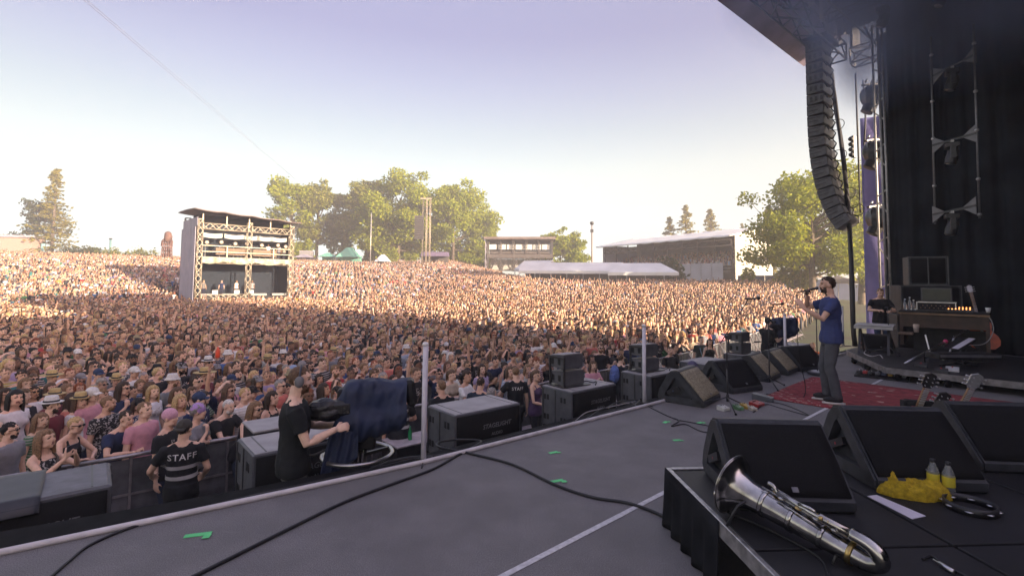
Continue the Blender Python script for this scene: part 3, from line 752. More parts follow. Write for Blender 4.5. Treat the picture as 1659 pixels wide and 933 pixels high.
def crowd_object(name, pts, ratio, label, tops=None, face=None):
    coll = bpy.data.collections.new(name + '_sources')
    for i, (ps, hair, hat, gl) in enumerate(COMBO):
        o = bpy.data.objects.new('crowd_person', merged(ps, hair, hat, gl, ratio, 'crowd_person')); o.name = 'crowd_person.%s%03d' % ('1' if ratio < .5 else '', i+1); coll.objects.link(o)
    me = bpy.data.meshes.new(name); me.from_pydata([p for p in pts], [], [])
    n = len(pts); A = {k: np.zeros((n, 4), 'f') for k in ('skin_tint', 'hair_tint', 'top_tint', 'leg_tint', 'hat_tint')}
    var = np.zeros(n, 'i'); rot = np.zeros((n, 3), 'f'); scl = np.zeros(n, 'f')
    idx = list(range(len(COMBO)))
    for i, p in enumerate(pts):
        var[i] = rnd.choices(idx, WEIGHT)[0]; t = face(p) if face else face_dir(p, FOCUS); rot[i, 2] = t + rnd.gauss(0, .22); scl[i] = rnd.uniform(.90, 1.06)
        A['skin_tint'][i, :3] = jit(rnd.choice(SKINS), .08); A['hair_tint'][i, :3] = jit(HAIRS[rnd.choice(HW)]); A['top_tint'][i, :3] = jit(TOPS[rnd.choice(tops or TOPW)])
        A['leg_tint'][i, :3] = rnd.choice(LEGS); A['hat_tint'][i, :3] = HATC[rnd.choice(['black', 'white', 'straw', 'navy', 'khaki', 'grey'])]
    for k, a in A.items():
        a[:, 3] = 1; at = me.attributes.new(k, 'FLOAT_COLOR', 'POINT'); at.data.foreach_set('color', a.ravel())
    me.attributes.new('variant', 'INT', 'POINT').data.foreach_set('value', var)
    me.attributes.new('turn', 'FLOAT_VECTOR', 'POINT').data.foreach_set('vector', rot.ravel())
    me.attributes.new('size', 'FLOAT', 'POINT').data.foreach_set('value', scl)
    me.attributes.new('top_print', 'FLOAT', 'POINT').data.foreach_set('value', np.random.default_rng(3).random(n).astype('f'))
    o = link(name, me); tag(o, label, 'crowd', None, 'stuff')
    ng = bpy.data.node_groups.new(name, 'GeometryNodeTree'); ng.interface.new_socket('Geometry', in_out='INPUT', socket_type='NodeSocketGeometry'); ng.interface.new_socket('Geometry', in_out='OUTPUT', socket_type='NodeSocketGeometry')
    gi = ng.nodes.new('NodeGroupInput'); go = ng.nodes.new('NodeGroupOutput')
    m2p = ng.nodes.new('GeometryNodeMeshToPoints'); iop = ng.nodes.new('GeometryNodeInstanceOnPoints'); ci = ng.nodes.new('GeometryNodeCollectionInfo')
    ci.inputs['Collection'].default_value = coll; ci.inputs['Separate Children'].default_value = True; ci.inputs['Reset Children'].default_value = True
    def na(nm, ty):
        q = ng.nodes.new('GeometryNodeInputNamedAttribute'); q.data_type = ty; q.inputs['Name'].default_value = nm; return q.outputs[0]
    ng.links.new(gi.outputs[0], m2p.inputs['Mesh']); ng.links.new(m2p.outputs[0], iop.inputs['Points']); ng.links.new(ci.outputs[0], iop.inputs['Instance'])
    iop.inputs['Pick Instance'].default_value = True
    ng.links.new(na('variant', 'INT'), iop.inputs['Instance Index'])
    e2r = ng.nodes.new('FunctionNodeEulerToRotation'); ng.links.new(na('turn', 'FLOAT_VECTOR'), e2r.inputs[0]); ng.links.new(e2r.outputs[0], iop.inputs['Rotation'])
    ng.links.new(na('size', 'FLOAT'), iop.inputs['Scale']); ng.links.new(iop.outputs[0], go.inputs[0])
    md = o.modifiers.new('people', 'NODES'); md.node_group = ng
    return o
mid = [(x, y, terrain(x, y)) for d, x, y in rest if d < 30]
far = [(x, y, terrain(x, y)) for d, x, y in rest if d >= 30]
print('crowd', len(ppl), len(mid), len(far))
crowd_object('crowd', mid, .6, 'dense festival crowd behind the first rows, facing the stage')
crowd_object('crowd', far, .16, 'far festival crowd climbing the slope round the mixing tower')
# ------------------------------------------------------------------ stage deck
FLOOR = mat('stage_vinyl', (.165, .157, .155), .75, noise_amt=.07, scale=2.2, bump=.35, bscale=300, detail=8)
def floor_grain(m):                                   # fine flecks of the vinyl
    n = m.node_tree; b = n.nodes['Principled BSDF']; lk = b.inputs['Base Color'].links[0].from_socket
    tc = n.nodes.new('ShaderNodeTexCoord'); z = n.nodes.new('ShaderNodeTexNoise'); z.inputs['Scale'].default_value = 150; z.inputs['Detail'].default_value = 2
    n.links.new(tc.outputs['Object'], z.inputs['Vector'])
    mr = n.nodes.new('ShaderNodeMapRange'); mr.inputs['From Min'].default_value = .3; mr.inputs['From Max'].default_value = .7; mr.inputs['To Min'].default_value = .55; mr.inputs['To Max'].default_value = 1.45
    n.links.new(z.outputs['Fac'], mr.inputs['Value'])
    z2 = n.nodes.new('ShaderNodeTexNoise'); z2.inputs['Scale'].default_value = 1.1; z2.inputs['Detail'].default_value = 9; z2.inputs['Roughness'].default_value = .7
    n.links.new(tc.outputs['Object'], z2.inputs['Vector'])
    m2 = n.nodes.new('ShaderNodeMapRange'); m2.inputs['From Min'].default_value = .3; m2.inputs['From Max'].default_value = .7; m2.inputs['To Min'].default_value = .88; m2.inputs['To Max'].default_value = 1.10
    n.links.new(z2.outputs['Fac'], m2.inputs['Value'])
    ml = n.nodes.new('ShaderNodeMath'); ml.operation = 'MULTIPLY'; n.links.new(mr.outputs[0], ml.inputs[0]); n.links.new(m2.outputs[0], ml.inputs[1])
    vm = n.nodes.new('ShaderNodeVectorMath'); vm.operation = 'SCALE'; n.links.new(lk, vm.inputs[0]); n.links.new(ml.outputs[0], vm.inputs['Scale'])
    # dust specks, drag scuffs and boot marks
    last = vm.outputs[0]
    for sc_, rot, lo, hi, amt, colr in (((5, 85, 1), .55, .64, .72, .32, (.30, .29, .29, 1)), ((70, 4, 1), .9, .66, .74, .25, (.28, .27, .27, 1)), ((42, 42, 42), 0, .70, .76, .5, (.36, .35, .34, 1)), ((3.2, 2.2, 1), .3,   .55, .80, .14, (.05, .05, .052, 1))):
        mp = n.nodes.new('ShaderNodeMapping'); mp.inputs['Scale'].default_value = sc_; mp.inputs['Rotation'].default_value = (0, 0, rot); n.links.new(tc.outputs['Object'], mp.inputs[0])
        q = n.nodes.new('ShaderNodeTexNoise'); q.inputs['Scale'].default_value = 1.0; q.inputs['Detail'].default_value = 3; n.links.new(mp.outputs[0], q.inputs['Vector'])
        r1 = n.nodes.new('ShaderNodeMapRange'); r1.inputs['From Min'].default_value = lo; r1.inputs['From Max'].default_value = hi; r1.inputs['To Max'].default_value = amt; n.links.new(q.outputs['Fac'], r1.inputs['Value'])
        mx = n.nodes.new('ShaderNodeMix'); mx.data_type = 'RGBA'; n.links.new(r1.outputs[0], mx.inputs[0]); n.links.new(last, mx.inputs[6]); mx.inputs[7].default_value = colr; last = mx.outputs[2]
    n.links.new(last, b.inputs['Base Color'])
floor_grain(FLOOR)
def interp(tab, u):
    if u <= tab[0][0]: return tab[0][1] + (tab[0][0]-u)*(tab[0][1]-tab[1][1])/(tab[1][0]-tab[0][0])
    for (a, b), (c, d) in zip(tab[:-1], tab[1:]):
        if u <= c: t = (u-a)/(c-a); return b+(d-b)*t
    return tab[-1][1]
STRIP = [(-.3, 4.43), (1.2, 4.26), (2.46, 4.14), (6, 4.10), (14, 4.10), (19, 4.10)]
LIPO = [(-.3, 4.78), (1.0, 4.53), (2.5, 4.33), (6, 4.28), (14, 4.28), (19, 4.28)]
us = [-16, -10, -6, -4, -3, -2, -1] + [i*.5 for i in range(0, 39)]
front = [S(u, min(interp(LIPO, u), 5.6)) for u in us]
poly = [S(19, -9), S(-16, -9)] + front
mb = MB(); n = len(poly)
mb.add([(p.x, p.y, 0) for p in poly] + [(p.x, p.y, -.25) for p in poly], [tuple(range(n-1, -1, -1)), tuple(range(n, 2*n))] + [(i, (i+1) % n, n+(i+1) % n, n+i) for i in range(n)])
tag(mb.build('stage_floor', FLOOR), kind='structure')
# black lip, skirt below
mb = MB()
for a, b in zip(us[:-1], us[1:]):
    q = [S(a, min(interp(STRIP, a), 5.3)+.03), S(b, min(interp(STRIP, b), 5.3)+.03), S(b, min(interp(LIPO, b), 5.6)+.012), S(a, min(interp(LIPO, a), 5.6)+.012)]
    mb.add([v+Vector((0, 0, .012)) for v in q] + [v+Vector((0, 0, -.06)) for v in q], [(0, 1, 2, 3), (3, 2, 6, 7), (1, 0, 4, 5)])
tag(mb.build('stage_edge_trim', RUBBER), 'matt black rubber trim running along the front lip of the stage', 'stage edge')
mb = MB(); vs = []
for i in range(141):
    u = -16 + i*.25; w = min(interp(LIPO, u), 5.6) - .03 + .02*math.sin(i*2.1); p = S(u, w); vs += [(p.x, p.y, -.25), (p.x, p.y, GROUND)]
mb.add(vs, [(2*i, 2*i+1, 2*i+3, 2*i+2) for i in range(140)], 0, True)
CLOTH = mat('black_molton', (.012, .013, .016), .95, spec=.1, noise_amt=.4, scale=3)
tag(mb.build('stage_skirt', CLOTH), 'black pleated cloth skirt hanging below the front edge of the stage', 'stage skirt')
# white strip
mb = MB()
mb.tube([S(u, min(interp(STRIP, u), 5.3), .018) for u in us], .022, 8)
tag(mb.build('white_cable_duct', mat('white_plastic', (.60, .57, .58), .45)), 'white tube laid along the front edge of the stage', 'cable duct')
# marking tape
TAPEW = mat('white_gaffer_tape', (.55, .54, .55), .7, noise_amt=.15, scale=30)
TAPEG = mat('green_gaffer_tape', (.10, .62, .20), .6, noise_amt=.1)
def strip_on(points, w, z=.004):
    vs, fs = [], []
    for i, p in enumerate(points):
        t = (points[min(i+1, len(points)-1)] - points[max(i-1, 0)]).normalized(); s = Vector((-t.y, t.x, 0))
        vs += [(p.x+s.x*w, p.y+s.y*w, z), (p.x-s.x*w, p.y-s.y*w, z), (p.x+s.x*w, p.y+s.y*w, z-.003), (p.x-s.x*w, p.y-s.y*w, z-.003)]
    for i in range(len(points)-1): a = 4*i; fs += [(a, a+1, a+5, a+4), (a, a+4, a+6, a+2), (a+1, a+3, a+7, a+5)]
    return vs, fs
a, b = G(1085, 793), G(815, 933); t = (b-a).normalized()
mb = MB(); mb.add(*strip_on([a - t*9, a, b, b + t*3], .021)); tag(mb.build('white_tape_line', TAPEW), 'long white tape line across the grey stage floor', 'tape line')
for i, (px, py, sz, ang, lab) in enumerate([(322, 866, .085, .3, 'largest green tape corner near the front left of the stage'), (897, 733, .055, .5, 'small green tape corner near the middle of the stage floor'), (902, 779, .07, .4, 'green tape corner beside the black cable mid stage'),
                                   (1097, 713, .05, .2, 'green tape mark between the far and near monitor wedges'), (1078, 684, .05, .9, 'green tape mark left of the cable below the far wedge'), (1133, 685, .06, .6, 'green tape mark touching the near monitor wedge')]):
    c = G(px, py); c = Vector((c.x, c.y, 0)); mb = MB(); d = Vector((math.cos(ang), math.sin(ang), 0)); e = Vector((d.y, -d.x, 0))
    vs, fs = strip_on([c - d*sz, c + d*sz*.9], .022); mb.add(vs, fs)
    vs, fs = strip_on([c + d*sz*.72 + e*.02, c + d*sz*.66 + e*sz*.9], .022, .0075); mb.add(vs, fs)
    tag(mb.build('tape_mark', TAPEG), lab, 'tape mark', 'green tape marks on the stage')
# cables on the floor
CABLE = mat('cable_rubber', (.012, .012, .014), .55)
def curve_pts(pts, n=8):
    out = []; k = len(pts)
    for i in range(k-1):
        p0, p1, p2, p3 = pts[max(i-1, 0)], pts[i], pts[i+1], pts[min(i+2, k-1)]
        for j in range(n):
            t = j/n; out.append(.5*((2*p1) + (p2-p0)*t + (2*p0-5*p1+4*p2-p3)*t*t + (3*p1-p0-3*p2+p3)*t**3))
    return out + [pts[-1]]
def cable(pix, r, label, m=None, z=0.0, name='cable'):
    pts = []
    for q in pix:
        zz = z if len(q) < 3 else q[2]
        p = G(q[0], q[1], zz+r); pts.append(p)
    mb = MB(); mb.tube(curve_pts(pts), r, 7); return tag(mb.build(name, m or CABLE), label, 'cable', 'cables lying on the stage')
cable([(70, 945), (110, 910), (150, 880), (230, 848), (330, 822), (420, 800), (520, 778), (600, 760), (680, 741), (745, 733)], .009, 'black cable hugging the white tube along the stage edge')
cable([(300, 940), (380, 900), (470, 855), (560, 812), (640, 782), (700, 760), (740, 738), (770, 722), (778, 714), (740, 712), (712, 716), (712, 724), (760, 734), (830, 752), (900, 785), (960, 805), (1020, 815), (1080, 838), (1110, 860)], .012, 'thick black cable looping by the first white pole and crossing the stage')
cable([(770, 722), (850, 700), (905, 690), (940, 685), (985, 668), (1030, 655)], .008, 'thin black cable running from the loop along the edge to the second pole')
cable([(930, 683), (950, 678), (972, 664), (1000, 655), (1020, 652), (1030, 660), (1000, 664), (985, 660), (1005, 650), (1035, 648), (1028, 656)], .009, 'tangled black cable coil beside the second white pole')
cable([(905, 690), (930, 683), (950, 668), (985, 660), (1030, 650)], .007, 'grey cable beside the tangled coil at the stage edge', mat('grey_cable', (.30, .28, .28), .6))
cable([(1050, 658), (1070, 668), (1085, 675), (1100, 681), (1088, 690), (1110, 687), (1135, 698), (1160, 702)], .007, 'black cable behind the near wedge below the far wedge')
cable([(1085, 675), (1098, 680), (1120, 684), (1150, 690)], .006, 'thin black cable joining the fork behind the near wedge')
cable([(1220, 668), (1240, 655), (1262, 660), (1290, 668), (1310, 672), (1270, 655), (1240, 650)], .006, 'black cables heaped at the near corner of the red carpet')
cable([(1300, 595), (1330, 585), (1348, 580), (1368, 574), (1345, 570), (1322, 576), (1360, 562), (1385, 560)], .010, 'grey cable loops on the floor before the keyboard riser', mat('grey_cable', (.3, .28, .28), .6))
cable([(600, 760), (632, 748), (668, 741), (700, 741)], .016, 'short thick cable connector taped at the stage edge beside the first pole')
# white poles
POLEM = mat('white_pole', (.62, .60, .66), .35, noise_amt=.08)
for i, (px, py, lab) in enumerate([(686, 748, 'tall white pole nearest the covered camera at the stage edge'), (1044, 655, 'white pole at the stage edge beside the gold-grilled wedge'), (1273, 597, 'white pole in front of the second covered camera'), (1366.5, 561, 'white pole behind the singer by the keyboard riser')]):
    p = G(px, py); r_ = thing('white_pole', lab, 'pole', p, .4*i, 'white poles along the stage edge')
    mb = MB(); mb.tube([(0, 0, .03), (.0, 0, .5), (.004, .0, 1.10)], .026, 14); mb.build('shaft', POLEM, r_)
    mb = MB(); mb.lathe([(.03, 1.095), (.031, 1.11), (.024, 1.125), (.004, 1.13)], n=14); mb.build('cap', WHITE, r_)
    for k in range(3):
        a = 2.1*k+.6; mb = MB(); mb.tube([(0, 0, .035), (math.cos(a)*.09, math.sin(a)*.09, .012), (math.cos(a)*.17, math.sin(a)*.17, .006)], .007, 6); mb.build('foot', BLACKM, r_)

# ------------------------------------------------------------------ monitor wedges
GRILLE = mat('black_grille', (.012, .012, .013), .7, spec=.12, noise_amt=.35, scale=300, bump=.5, bscale=500)
GRILLD = mat('gold_lit_dusty_grille', (.30, .26, .17), .6, noise_amt=.35, scale=40, bump=.4, bscale=400)  # dusty grille with the golden light on it put into its colour
BOX = mat('speaker_paint', (.038, .041, .047), .5, spec=.3, noise_amt=.2, scale=14, bump=.12, bscale=260)
LOGO = mat('dull_badge', (.16, .16, .17), .5)
def wedge(loc, az, label, grille=None, sc=1.0, group='monitor wedges on the stage floor', led=(.5, .03, .05)):
    """az: bearing of the width axis; the grille looks to the right of it"""
    r_ = thing('monitor_wedge', label, 'speaker', loc, math.pi/2 - az, group); r_.scale = (sc, sc, sc)
    # local x = width axis, grille towards -y
    prof = [(.30, .0), (.335, .06), (.31, .16), (.20, .36), (.14, .425), (.06, .44), (.03, .43), (-.31, .07), (-.31, .02), (-.29, .0)]
    W2 = .34
    bm = bmesh.new(); k = len(prof)
    A = [bm.verts.new((-W2, y, z)) for y, z in prof]; B = [bm.verts.new((W2, y, z)) for y, z in prof]
    bm.faces.new(A[::-1]); bm.faces.new(B)
    for i in range(k): j = (i+1) % k; bm.faces.new((A[i], A[j], B[j], B[i]))
    bmesh.ops.recalc_face_normals(bm, faces=bm.faces)
    side = [e for e in bm.edges if abs(e.verts[0].co.x - e.verts[1].co.x) < 1e-6]
    bmesh.ops.bevel(bm, geom=side, offset=.014, segments=2, affect='EDGES')
    # recessed handle pocket in each side
    for sx in (-1, 1):
        fc = max((f for f in bm.faces if f.normal.x*sx > .9), key=lambda f: f.calc_area())
        r1 = bmesh.ops.inset_region(bm, faces=[fc], thickness=.085, depth=0)
        r2 = bmesh.ops.inset_region(bm, faces=[fc], thickness=.012, depth=-.05)
    me = bpy.data.meshes.new('cabinet'); bm.to_mesh(me); bm.free(); me.materials.append(BOX); link('cabinet', me, r_)
    for sx in (-1, 1):
        mb = MB(); mb.bar((sx*(W2-.012), .19, .13), (sx*(W2-.012), .02, .21), .028, .05); h = mb.build('handle', BLACKM, r_)
        mb = MB(); mb.lathe([(.016, 0), (.016, .012), (.011, .014)], (sx*(W2-.012), .105, .166), 10, 0, Matrix.Rotation(math.pi/2*sx, 3, 'Y')); mb.build('connector', mat('led_%s' % str(led), led, .4), h)
    # grille: a proud, slightly bowed plate on the slope
    n_ = Vector((0, -.36, .34)).normalized(); a_ = Vector((0, .025, .428)); b_ = Vector((0, -.305, .078))
    mb = MB()
    mb.grid(lambda u, v: a_.lerp(b_, .03+.94*v) + Vector(((u-.5)*(W2*2-.05), 0, 0)) + n_*(.008+.010*math.sin(math.pi*v)), 6, 8, thick=tuple(-n_*.02))
    g = mb.build('grille', grille or GRILLE, r_)
    mb = MB(); c = a_.lerp(b_, .90) + n_*.020; M = Matrix((Vector((1, 0, 0)), (a_-b_).normalized(), n_)).transposed()
    mb.box(c, (.035, .03, .005), M); mb.build('badge', LOGO, g)
    return r_
wedge(G(1118, 648), R(40), 'monitor wedge with gold-lit dusty grille nearest the second white pole', GRILLD, 1.06, led=(.05, .12, .25))
wedge(G(1184, 629), R(63), 'black-grilled monitor wedge between the two gold-lit ones', GRILLE, 1.06)
wedge(G(1227, 612), R(42), 'monitor wedge with gold-lit dusty grille behind the second mic stand', GRILLD, 1.0)
wedge(G(1258, 602), R(44), 'gold-lit monitor wedge leaning against the farthest black wedge', GRILLD, 1.0)
wedge(G(1296, 597), R(68), 'farthest black monitor wedge left of the singer', GRILLE, 1.05)

# ------------------------------------------------------------------ near riser with its wedges
RZ = .40; rA = Vector((1.13, 3.60, 0)); rrot = R(3.5)
rx = Vector((math.cos(rrot), math.sin(rrot), 0)); ry = Vector((math.sin(rrot), -math.cos(rrot), 0))
DECK = mat('riser_deck', (.020, .020, .022), .5, spec=.25, noise_amt=.35, scale=1.8, bump=.25, bscale=300, detail=8)
riser = thing('stage_riser', 'low black riser in the near corner with aluminium edge and cloth skirt', 'riser', rA, rrot)
mb = MB()
for i in range(4):
    for j in range(2):
        mb = MB(); mb.box((.52+1.04*i, -.52-1.04*j-.06, RZ-.02), (1.02, 1.02, .04), ch=.004); mb.build('deck_panel', DECK, riser)
mb = MB(); mb.box((0, -1.32, RZ-.05), (.03, 2.66, .09), ch=.004); mb.box((2.1, .0, RZ-.05), (4.17, .03, .09), ch=.004); mb.box((0.016, -1.32, RZ-.075), (.045, 2.66, .015)); mb.build('edge_profile', mat('riser_aluminium', (.42, .41, .40), .42, .85, noise_amt=.25, scale=20), riser)
mb = MB()
for x_ in (.08, 1.04, 2.08, 3.12, 4.1):
    for y_ in (-.06, -1.1, -2.1): mb.box((x_, y_, (RZ-.1)/2), (.05, .05, RZ-.1))
mb.build('leg_frame', BLACKM, riser)
mb = MB(); mb.grid(lambda u, v: (-.022 - .018*math.sin(u*31)*v - .02*v, .02 - .80*u, RZ-.01-(RZ-.015)*v), 40, 6, thick=(.006, 0, 0)); mb.build('skirt', CLOTH, riser)
mb = MB(); mb.grid(lambda u, v: (-.02+3.0*u, .02 + .018*math.sin(u*60)*v, RZ-.10-(RZ-.105)*v), 60, 4, thick=(0, .006, 0)); mb.build('skirt', CLOTH, riser)
wedge(Vector((1.66, 3.20, RZ)), R(93), 'near monitor wedge behind the saxophone bell on the riser', GRILLE, .98)
wedge(Vector((2.68, 3.50, RZ)), R(93), 'near monitor wedge behind the yellow cloth on the riser', GRILLE, 1.02)
wedge(Vector((3.66, 3.80, RZ)), R(95), 'near monitor wedge cut off by the right edge of the picture', GRILLE, .95, led=(.05, .12, .3))

# ------------------------------------------------------------------ saxophone lying on the riser
SILV = mat('silver_plate', (.44, .43, .41), .17, 1.0, noise_amt=.35, scale=9)
BRASS = mat('worn_brass', (.55, .40, .16), .3, 1.0, noise_amt=.3, scale=20)
sax = thing('saxophone', 'silver baritone saxophone lying on the riser with its bell raised', 'saxophone', (0, 0, 0))
def RP(px, py, z): return G(px, py, RZ+z)
b0 = RP(1187, 784, .175); b1 = RP(1398, 906, .055)
ax = (b1-b0).normalized(); L = (b1-b0).length
prof = [(-.02, .150), (.0, .165), (.004, .163), (.02, .146), (.05, .122), (.10, .097), (.18, .076), (.30, .069), (.5, .062), (.72, .054), (.9, .048), (1.0, .044)]
up = Vector((0, 0, 1)); sd = ax.cross(up).normalized(); up2 = sd.cross(ax)
def revolve(mb, pts, inner=None, n=28):
    vs, fs = [], []; k = len(pts)
    for c, r_ in pts:
        for j in range(n):
            th = 2*math.pi*j/n; vs.append(c + sd*(r_*math.cos(th)) + up2*(r_*math.sin(th)))
    for i in range(k-1):
        for j in range(n): fs.append((i*n+j, i*n+(j+1) % n, (i+1)*n+(j+1) % n, (i+1)*n+j))
    mb.add(vs, fs, 0, True)
tl = Matrix.Rotation(0, 3, 'Z')
mb = MB()
pp = [(b0 + ax*(t*L), r_) for t, r_ in prof[1:]]
inn = [(b0 + ax*(t*L+.004), max(r_-.004, .01)) for t, r_ in prof[2:8]]
revolve(mb, inn[::-1] + [(b0 + ax*.0, .1655)] + pp); mb.build('body_tube', SILV, sax)
mb = MB(); th = [b0 + sd*(.1655*math.cos(a*math.pi/14)) + up2*(.1655*math.sin(a*math.pi/14)) for a in range(29)]; mb.tube(th, .0045, 8); mb.build('bell_rim', SILV, sax)
# bow at the far end and the second tube returning above the body
mb = MB(); off = up2*.088 + sd*.01
bow = [b1 - ax*.02, b1 + ax*.03 + off*.05, b1 + ax*.065 + off*.35, b1 + ax*.055 + off*.75, b1 + ax*.01 + off*1.0, b1 - ax*.06 + off*1.02]
mb.tube(curve_pts(bow, 5), [.044 - .0006*i for i in range(26)], 16); mb.build('bow', SILV, sax)
mb = MB(); mb.tube([b1 - ax*.05 + off*1.02, b1 - ax*.35*L + off*1.0, b1 - ax*.62*L + off*1.05], [.025, .019, .013], 14); mb.build('upper_tube', SILV, sax)
for t, r_ in ((.30, .070), (.52, .063), (.74, .055), (.93, .049)):
    mb = MB(); revolve(mb, [(b0+ax*(t*L-.012), r_), (b0+ax*(t*L-.011), r_+.004), (b0+ax*(t*L+.011), r_+.004), (b0+ax*(t*L+.012), r_-.002)]); mb.build('ferrule', SILV if t < .9 else BRASS, sax)
for k, (s_, h_) in enumerate(((.02, .086), (-.022, .080), (.0, .104), (.035, .068))):
    mb = MB(); mb.tube([b0 + ax*(.26*L + .03*k) + up2*(h_) + sd*s_, b0 + ax*(.97*L - .05*k) + up2*(h_ - .016) + sd*s_*1.2], .0042, 8); mb.build('key_rod', SILV, sax)
for k in range(9):
    t = .36 + .065*k; c = b0 + ax*(t*L) + up2*(.078 - .026*t + .010) + sd*(.018 if k % 2 else -.012)
    mb = MB(); mb.lathe([(.016, 0), (.019, .003), (.019, .008), (.012, .012), (.003, .013)], c, 14, 0, Matrix((sd, ax, up2)).transposed()); kc = mb.build('key_cup', SILV if k % 3 else BRASS, sax)
    mb = MB(); mb.bar(c + up2*.012, c + up2*.020 + sd*.03 + ax*.02, .006, .004); mb.build('key_arm', SILV, kc)
mb = MB(); mb.tube(curve_pts([b1 - ax*.62*L + off*1.05, b1 - ax*.66*L + off*1.1 + up2*.02, b1 - ax*.70*L + off*1.0 + up2*.03]), .011, 10); mb.build('neck', SILV, sax)
mb = MB(); mb.tube([b0 + ax*(.55*L) + up2*.10 + sd*.02, b0 + ax*(.64*L) + up2*.115 + sd*.03, b0 + ax*(.70*L) + up2*.10 + sd*.015], .008, 8); mb.build('key_guard', SILV, sax)
for k in range(5):
    c = b0 + ax*((.72+.05*k)*L) + up2*(.088) + sd*(.026 - .006*k); mb = MB(); mb.lathe([(.010, 0), (.012, .004), (.008, .014), (.003, .016)], c, 10); mb.build('key_touch', BRASS, sax)
mb = MB()
for s_ in (-1, 1): mb.tube([b0 + ax*.13 + sd*.05*s_, b0 + ax*.10 + sd*.11*s_ + Vector((0, 0, -.04)), Vector(((b0+ax*.06 + sd*.15*s_).x, (b0+ax*.06+sd*.15*s_).y, RZ+.008))], .008, 8)
mb.tube([Vector(((b1-ax*.1).x+.05, (b1-ax*.1).y, RZ+.008)), b1 - ax*.1, Vector(((b1-ax*.1).x-.05, (b1-ax*.1).y-.03, RZ+.008))], .008, 8)
mb.build('floor_stand', BLACKM, sax)

# ------------------------------------------------------------------ odds and ends on the riser
YEL = mat('yellow_towelling', (.52, .36, .015), .95, noise_amt=.25, scale=40, bump=.8, bscale=160)
c = RP(1478, 800, 0)
mb = MB()
def lump(u, v):
    th = 2*math.pi*u; a = v*math.pi*.5; cx, sx = math.cos(th)*math.cos(a), math.sin(th)*math.cos(a)
    r_ = 1 + .25*noise.noise(Vector((math.cos(th)*1.6, math.sin(th)*1.6, 1.2))) + .10*noise.noise(Vector((math.cos(th)*5, math.sin(th)*5, 4)))
    rd = lambda k, o: (1-abs(noise.noise(Vector((cx*k+o, sx*k*.8-o, o)))))**3
    hgt = .075*math.sin(a)**.7*(.75 + .5*noise.noise(Vector((cx*1.5+4, sx*1.5, 1)))) + (.042*rd(2.0, .7) + .020*rd(3.8, 3.1))*min(1, 2.2*math.sin(a))
    return c + Vector((.205*r_*cx, .125*r_*sx, .004+hgt))
mb.grid(lump, 110, 40); mb.build('yellow_towel', YEL); tag(bpy.data.objects['yellow_towel'], 'crumpled yellow towel on the riser before the second near wedge', 'towel')
PLAST = mat('clear_bottle', (.55, .58, .62), .08, noise_amt=.05, trans=.75); LABY = mat('yellow_label', (.62, .52, .04), .5)
for px, py, lab in ((1513, 800, 'left water bottle with yellow label beside the towel'), (1538, 806, 'right water bottle with yellow label by the wedge')):
    q = RP(px, py, 0); bt = thing('water_bottle', lab, 'bottle', q, 0, 'water bottles on the riser')
    mb = MB(); mb.lathe([(.026, .0), (.032, .006), (.032, .13), (.030, .15), (.016, .185), (.013, .20)], n=18); mb.build('bottle', PLAST, bt)
    mb = MB(); mb.lathe([(.0326, .07), (.033, .072), (.033, .128), (.0326, .13)], n=18); mb.build('label', LABY, bt)
    mb = MB(); mb.lathe([(.014, .198), (.015, .200), (.015, .216), (.012, .218)], n=14); mb.build('cap', BLACKM, bt)
q = RP(1495, 778, 0); mb = MB(); mb.lathe([(.012, 0), (.013, .02), (.010, .03), (.0115, .10), (.013, .13), (.006, .14)], q, 12); tag(mb.build('wooden_handle', mat('pale_wood', (.45, .27, .11), .5, noise_amt=.2)), 'upright turned wooden handle beside the yellow towel', 'mallet')
PAPER = mat('set_list_paper', (.62, .58, .64), .8, noise_amt=.05)
a, b, c2, d = RP(1405, 803, .004), RP(1420, 801, .004), RP(1500, 835, .004), RP(1478, 840, .004)
mb = MB(); mb.add([a, b, c2, d] + [v - Vector((0, 0, .003)) for v in (a, b, c2, d)], [(0, 3, 2, 1), (4, 5, 6, 7), (0, 1, 5, 4), (1, 2, 6, 5), (2, 3, 7, 6), (3, 0, 4, 7)]); tag(mb.build('set_list', PAPER), 'long sheet of white paper lying on the riser', 'paper')
q = RP(1572, 822, .012); tam = thing('tambourine', 'dark tambourine lying flat beside the bottles on the riser', 'tambourine', q)
mb = MB(); n_ = 28
vs = [(r_*math.cos(2*math.pi*i/n_), r_*math.sin(2*math.pi*i/n_), z) for r_, z in ((.115, -.01), (.125, -.01), (.125, .035), (.115, .035)) for i in range(n_)]
mb.add(vs, [(k*n_+i, k*n_+(i+1) % n_, ((k+1) % 4)*n_+(i+1) % n_, ((k+1) % 4)*n_+i) for k in range(4) for i in range(n_)], 0, True); mb.build('hoop', BLACKM, tam)
for k in range(8):
    a = 2*math.pi*k/8; mb = MB(); mb.lathe([(.005, 0), (.020, .002), (.020, .005), (.005, .007)], (.12*math.cos(a), .12*math.sin(a), .010), 12); mb.build('jingle', STEEL, tam)
cable([(1240, 740), (1245, 765), (1262, 790), (1250, 800), (1228, 788), (1180, 770), (1150, 768)], .006, 'looped grey cable behind the saxophone bell', mat('grey_cable', (.3, .28, .28), .6), RZ)
cable([(1180, 830), (1230, 850), (1290, 880), (1330, 905), (1345, 940)], .007, 'black cable under the saxophone on the riser', None, RZ)
cable([(1495, 905), (1510, 900), (1530, 915), (1550, 925), (1580, 940)], .007, 'black cable with silver plug in the near right corner', None, RZ)
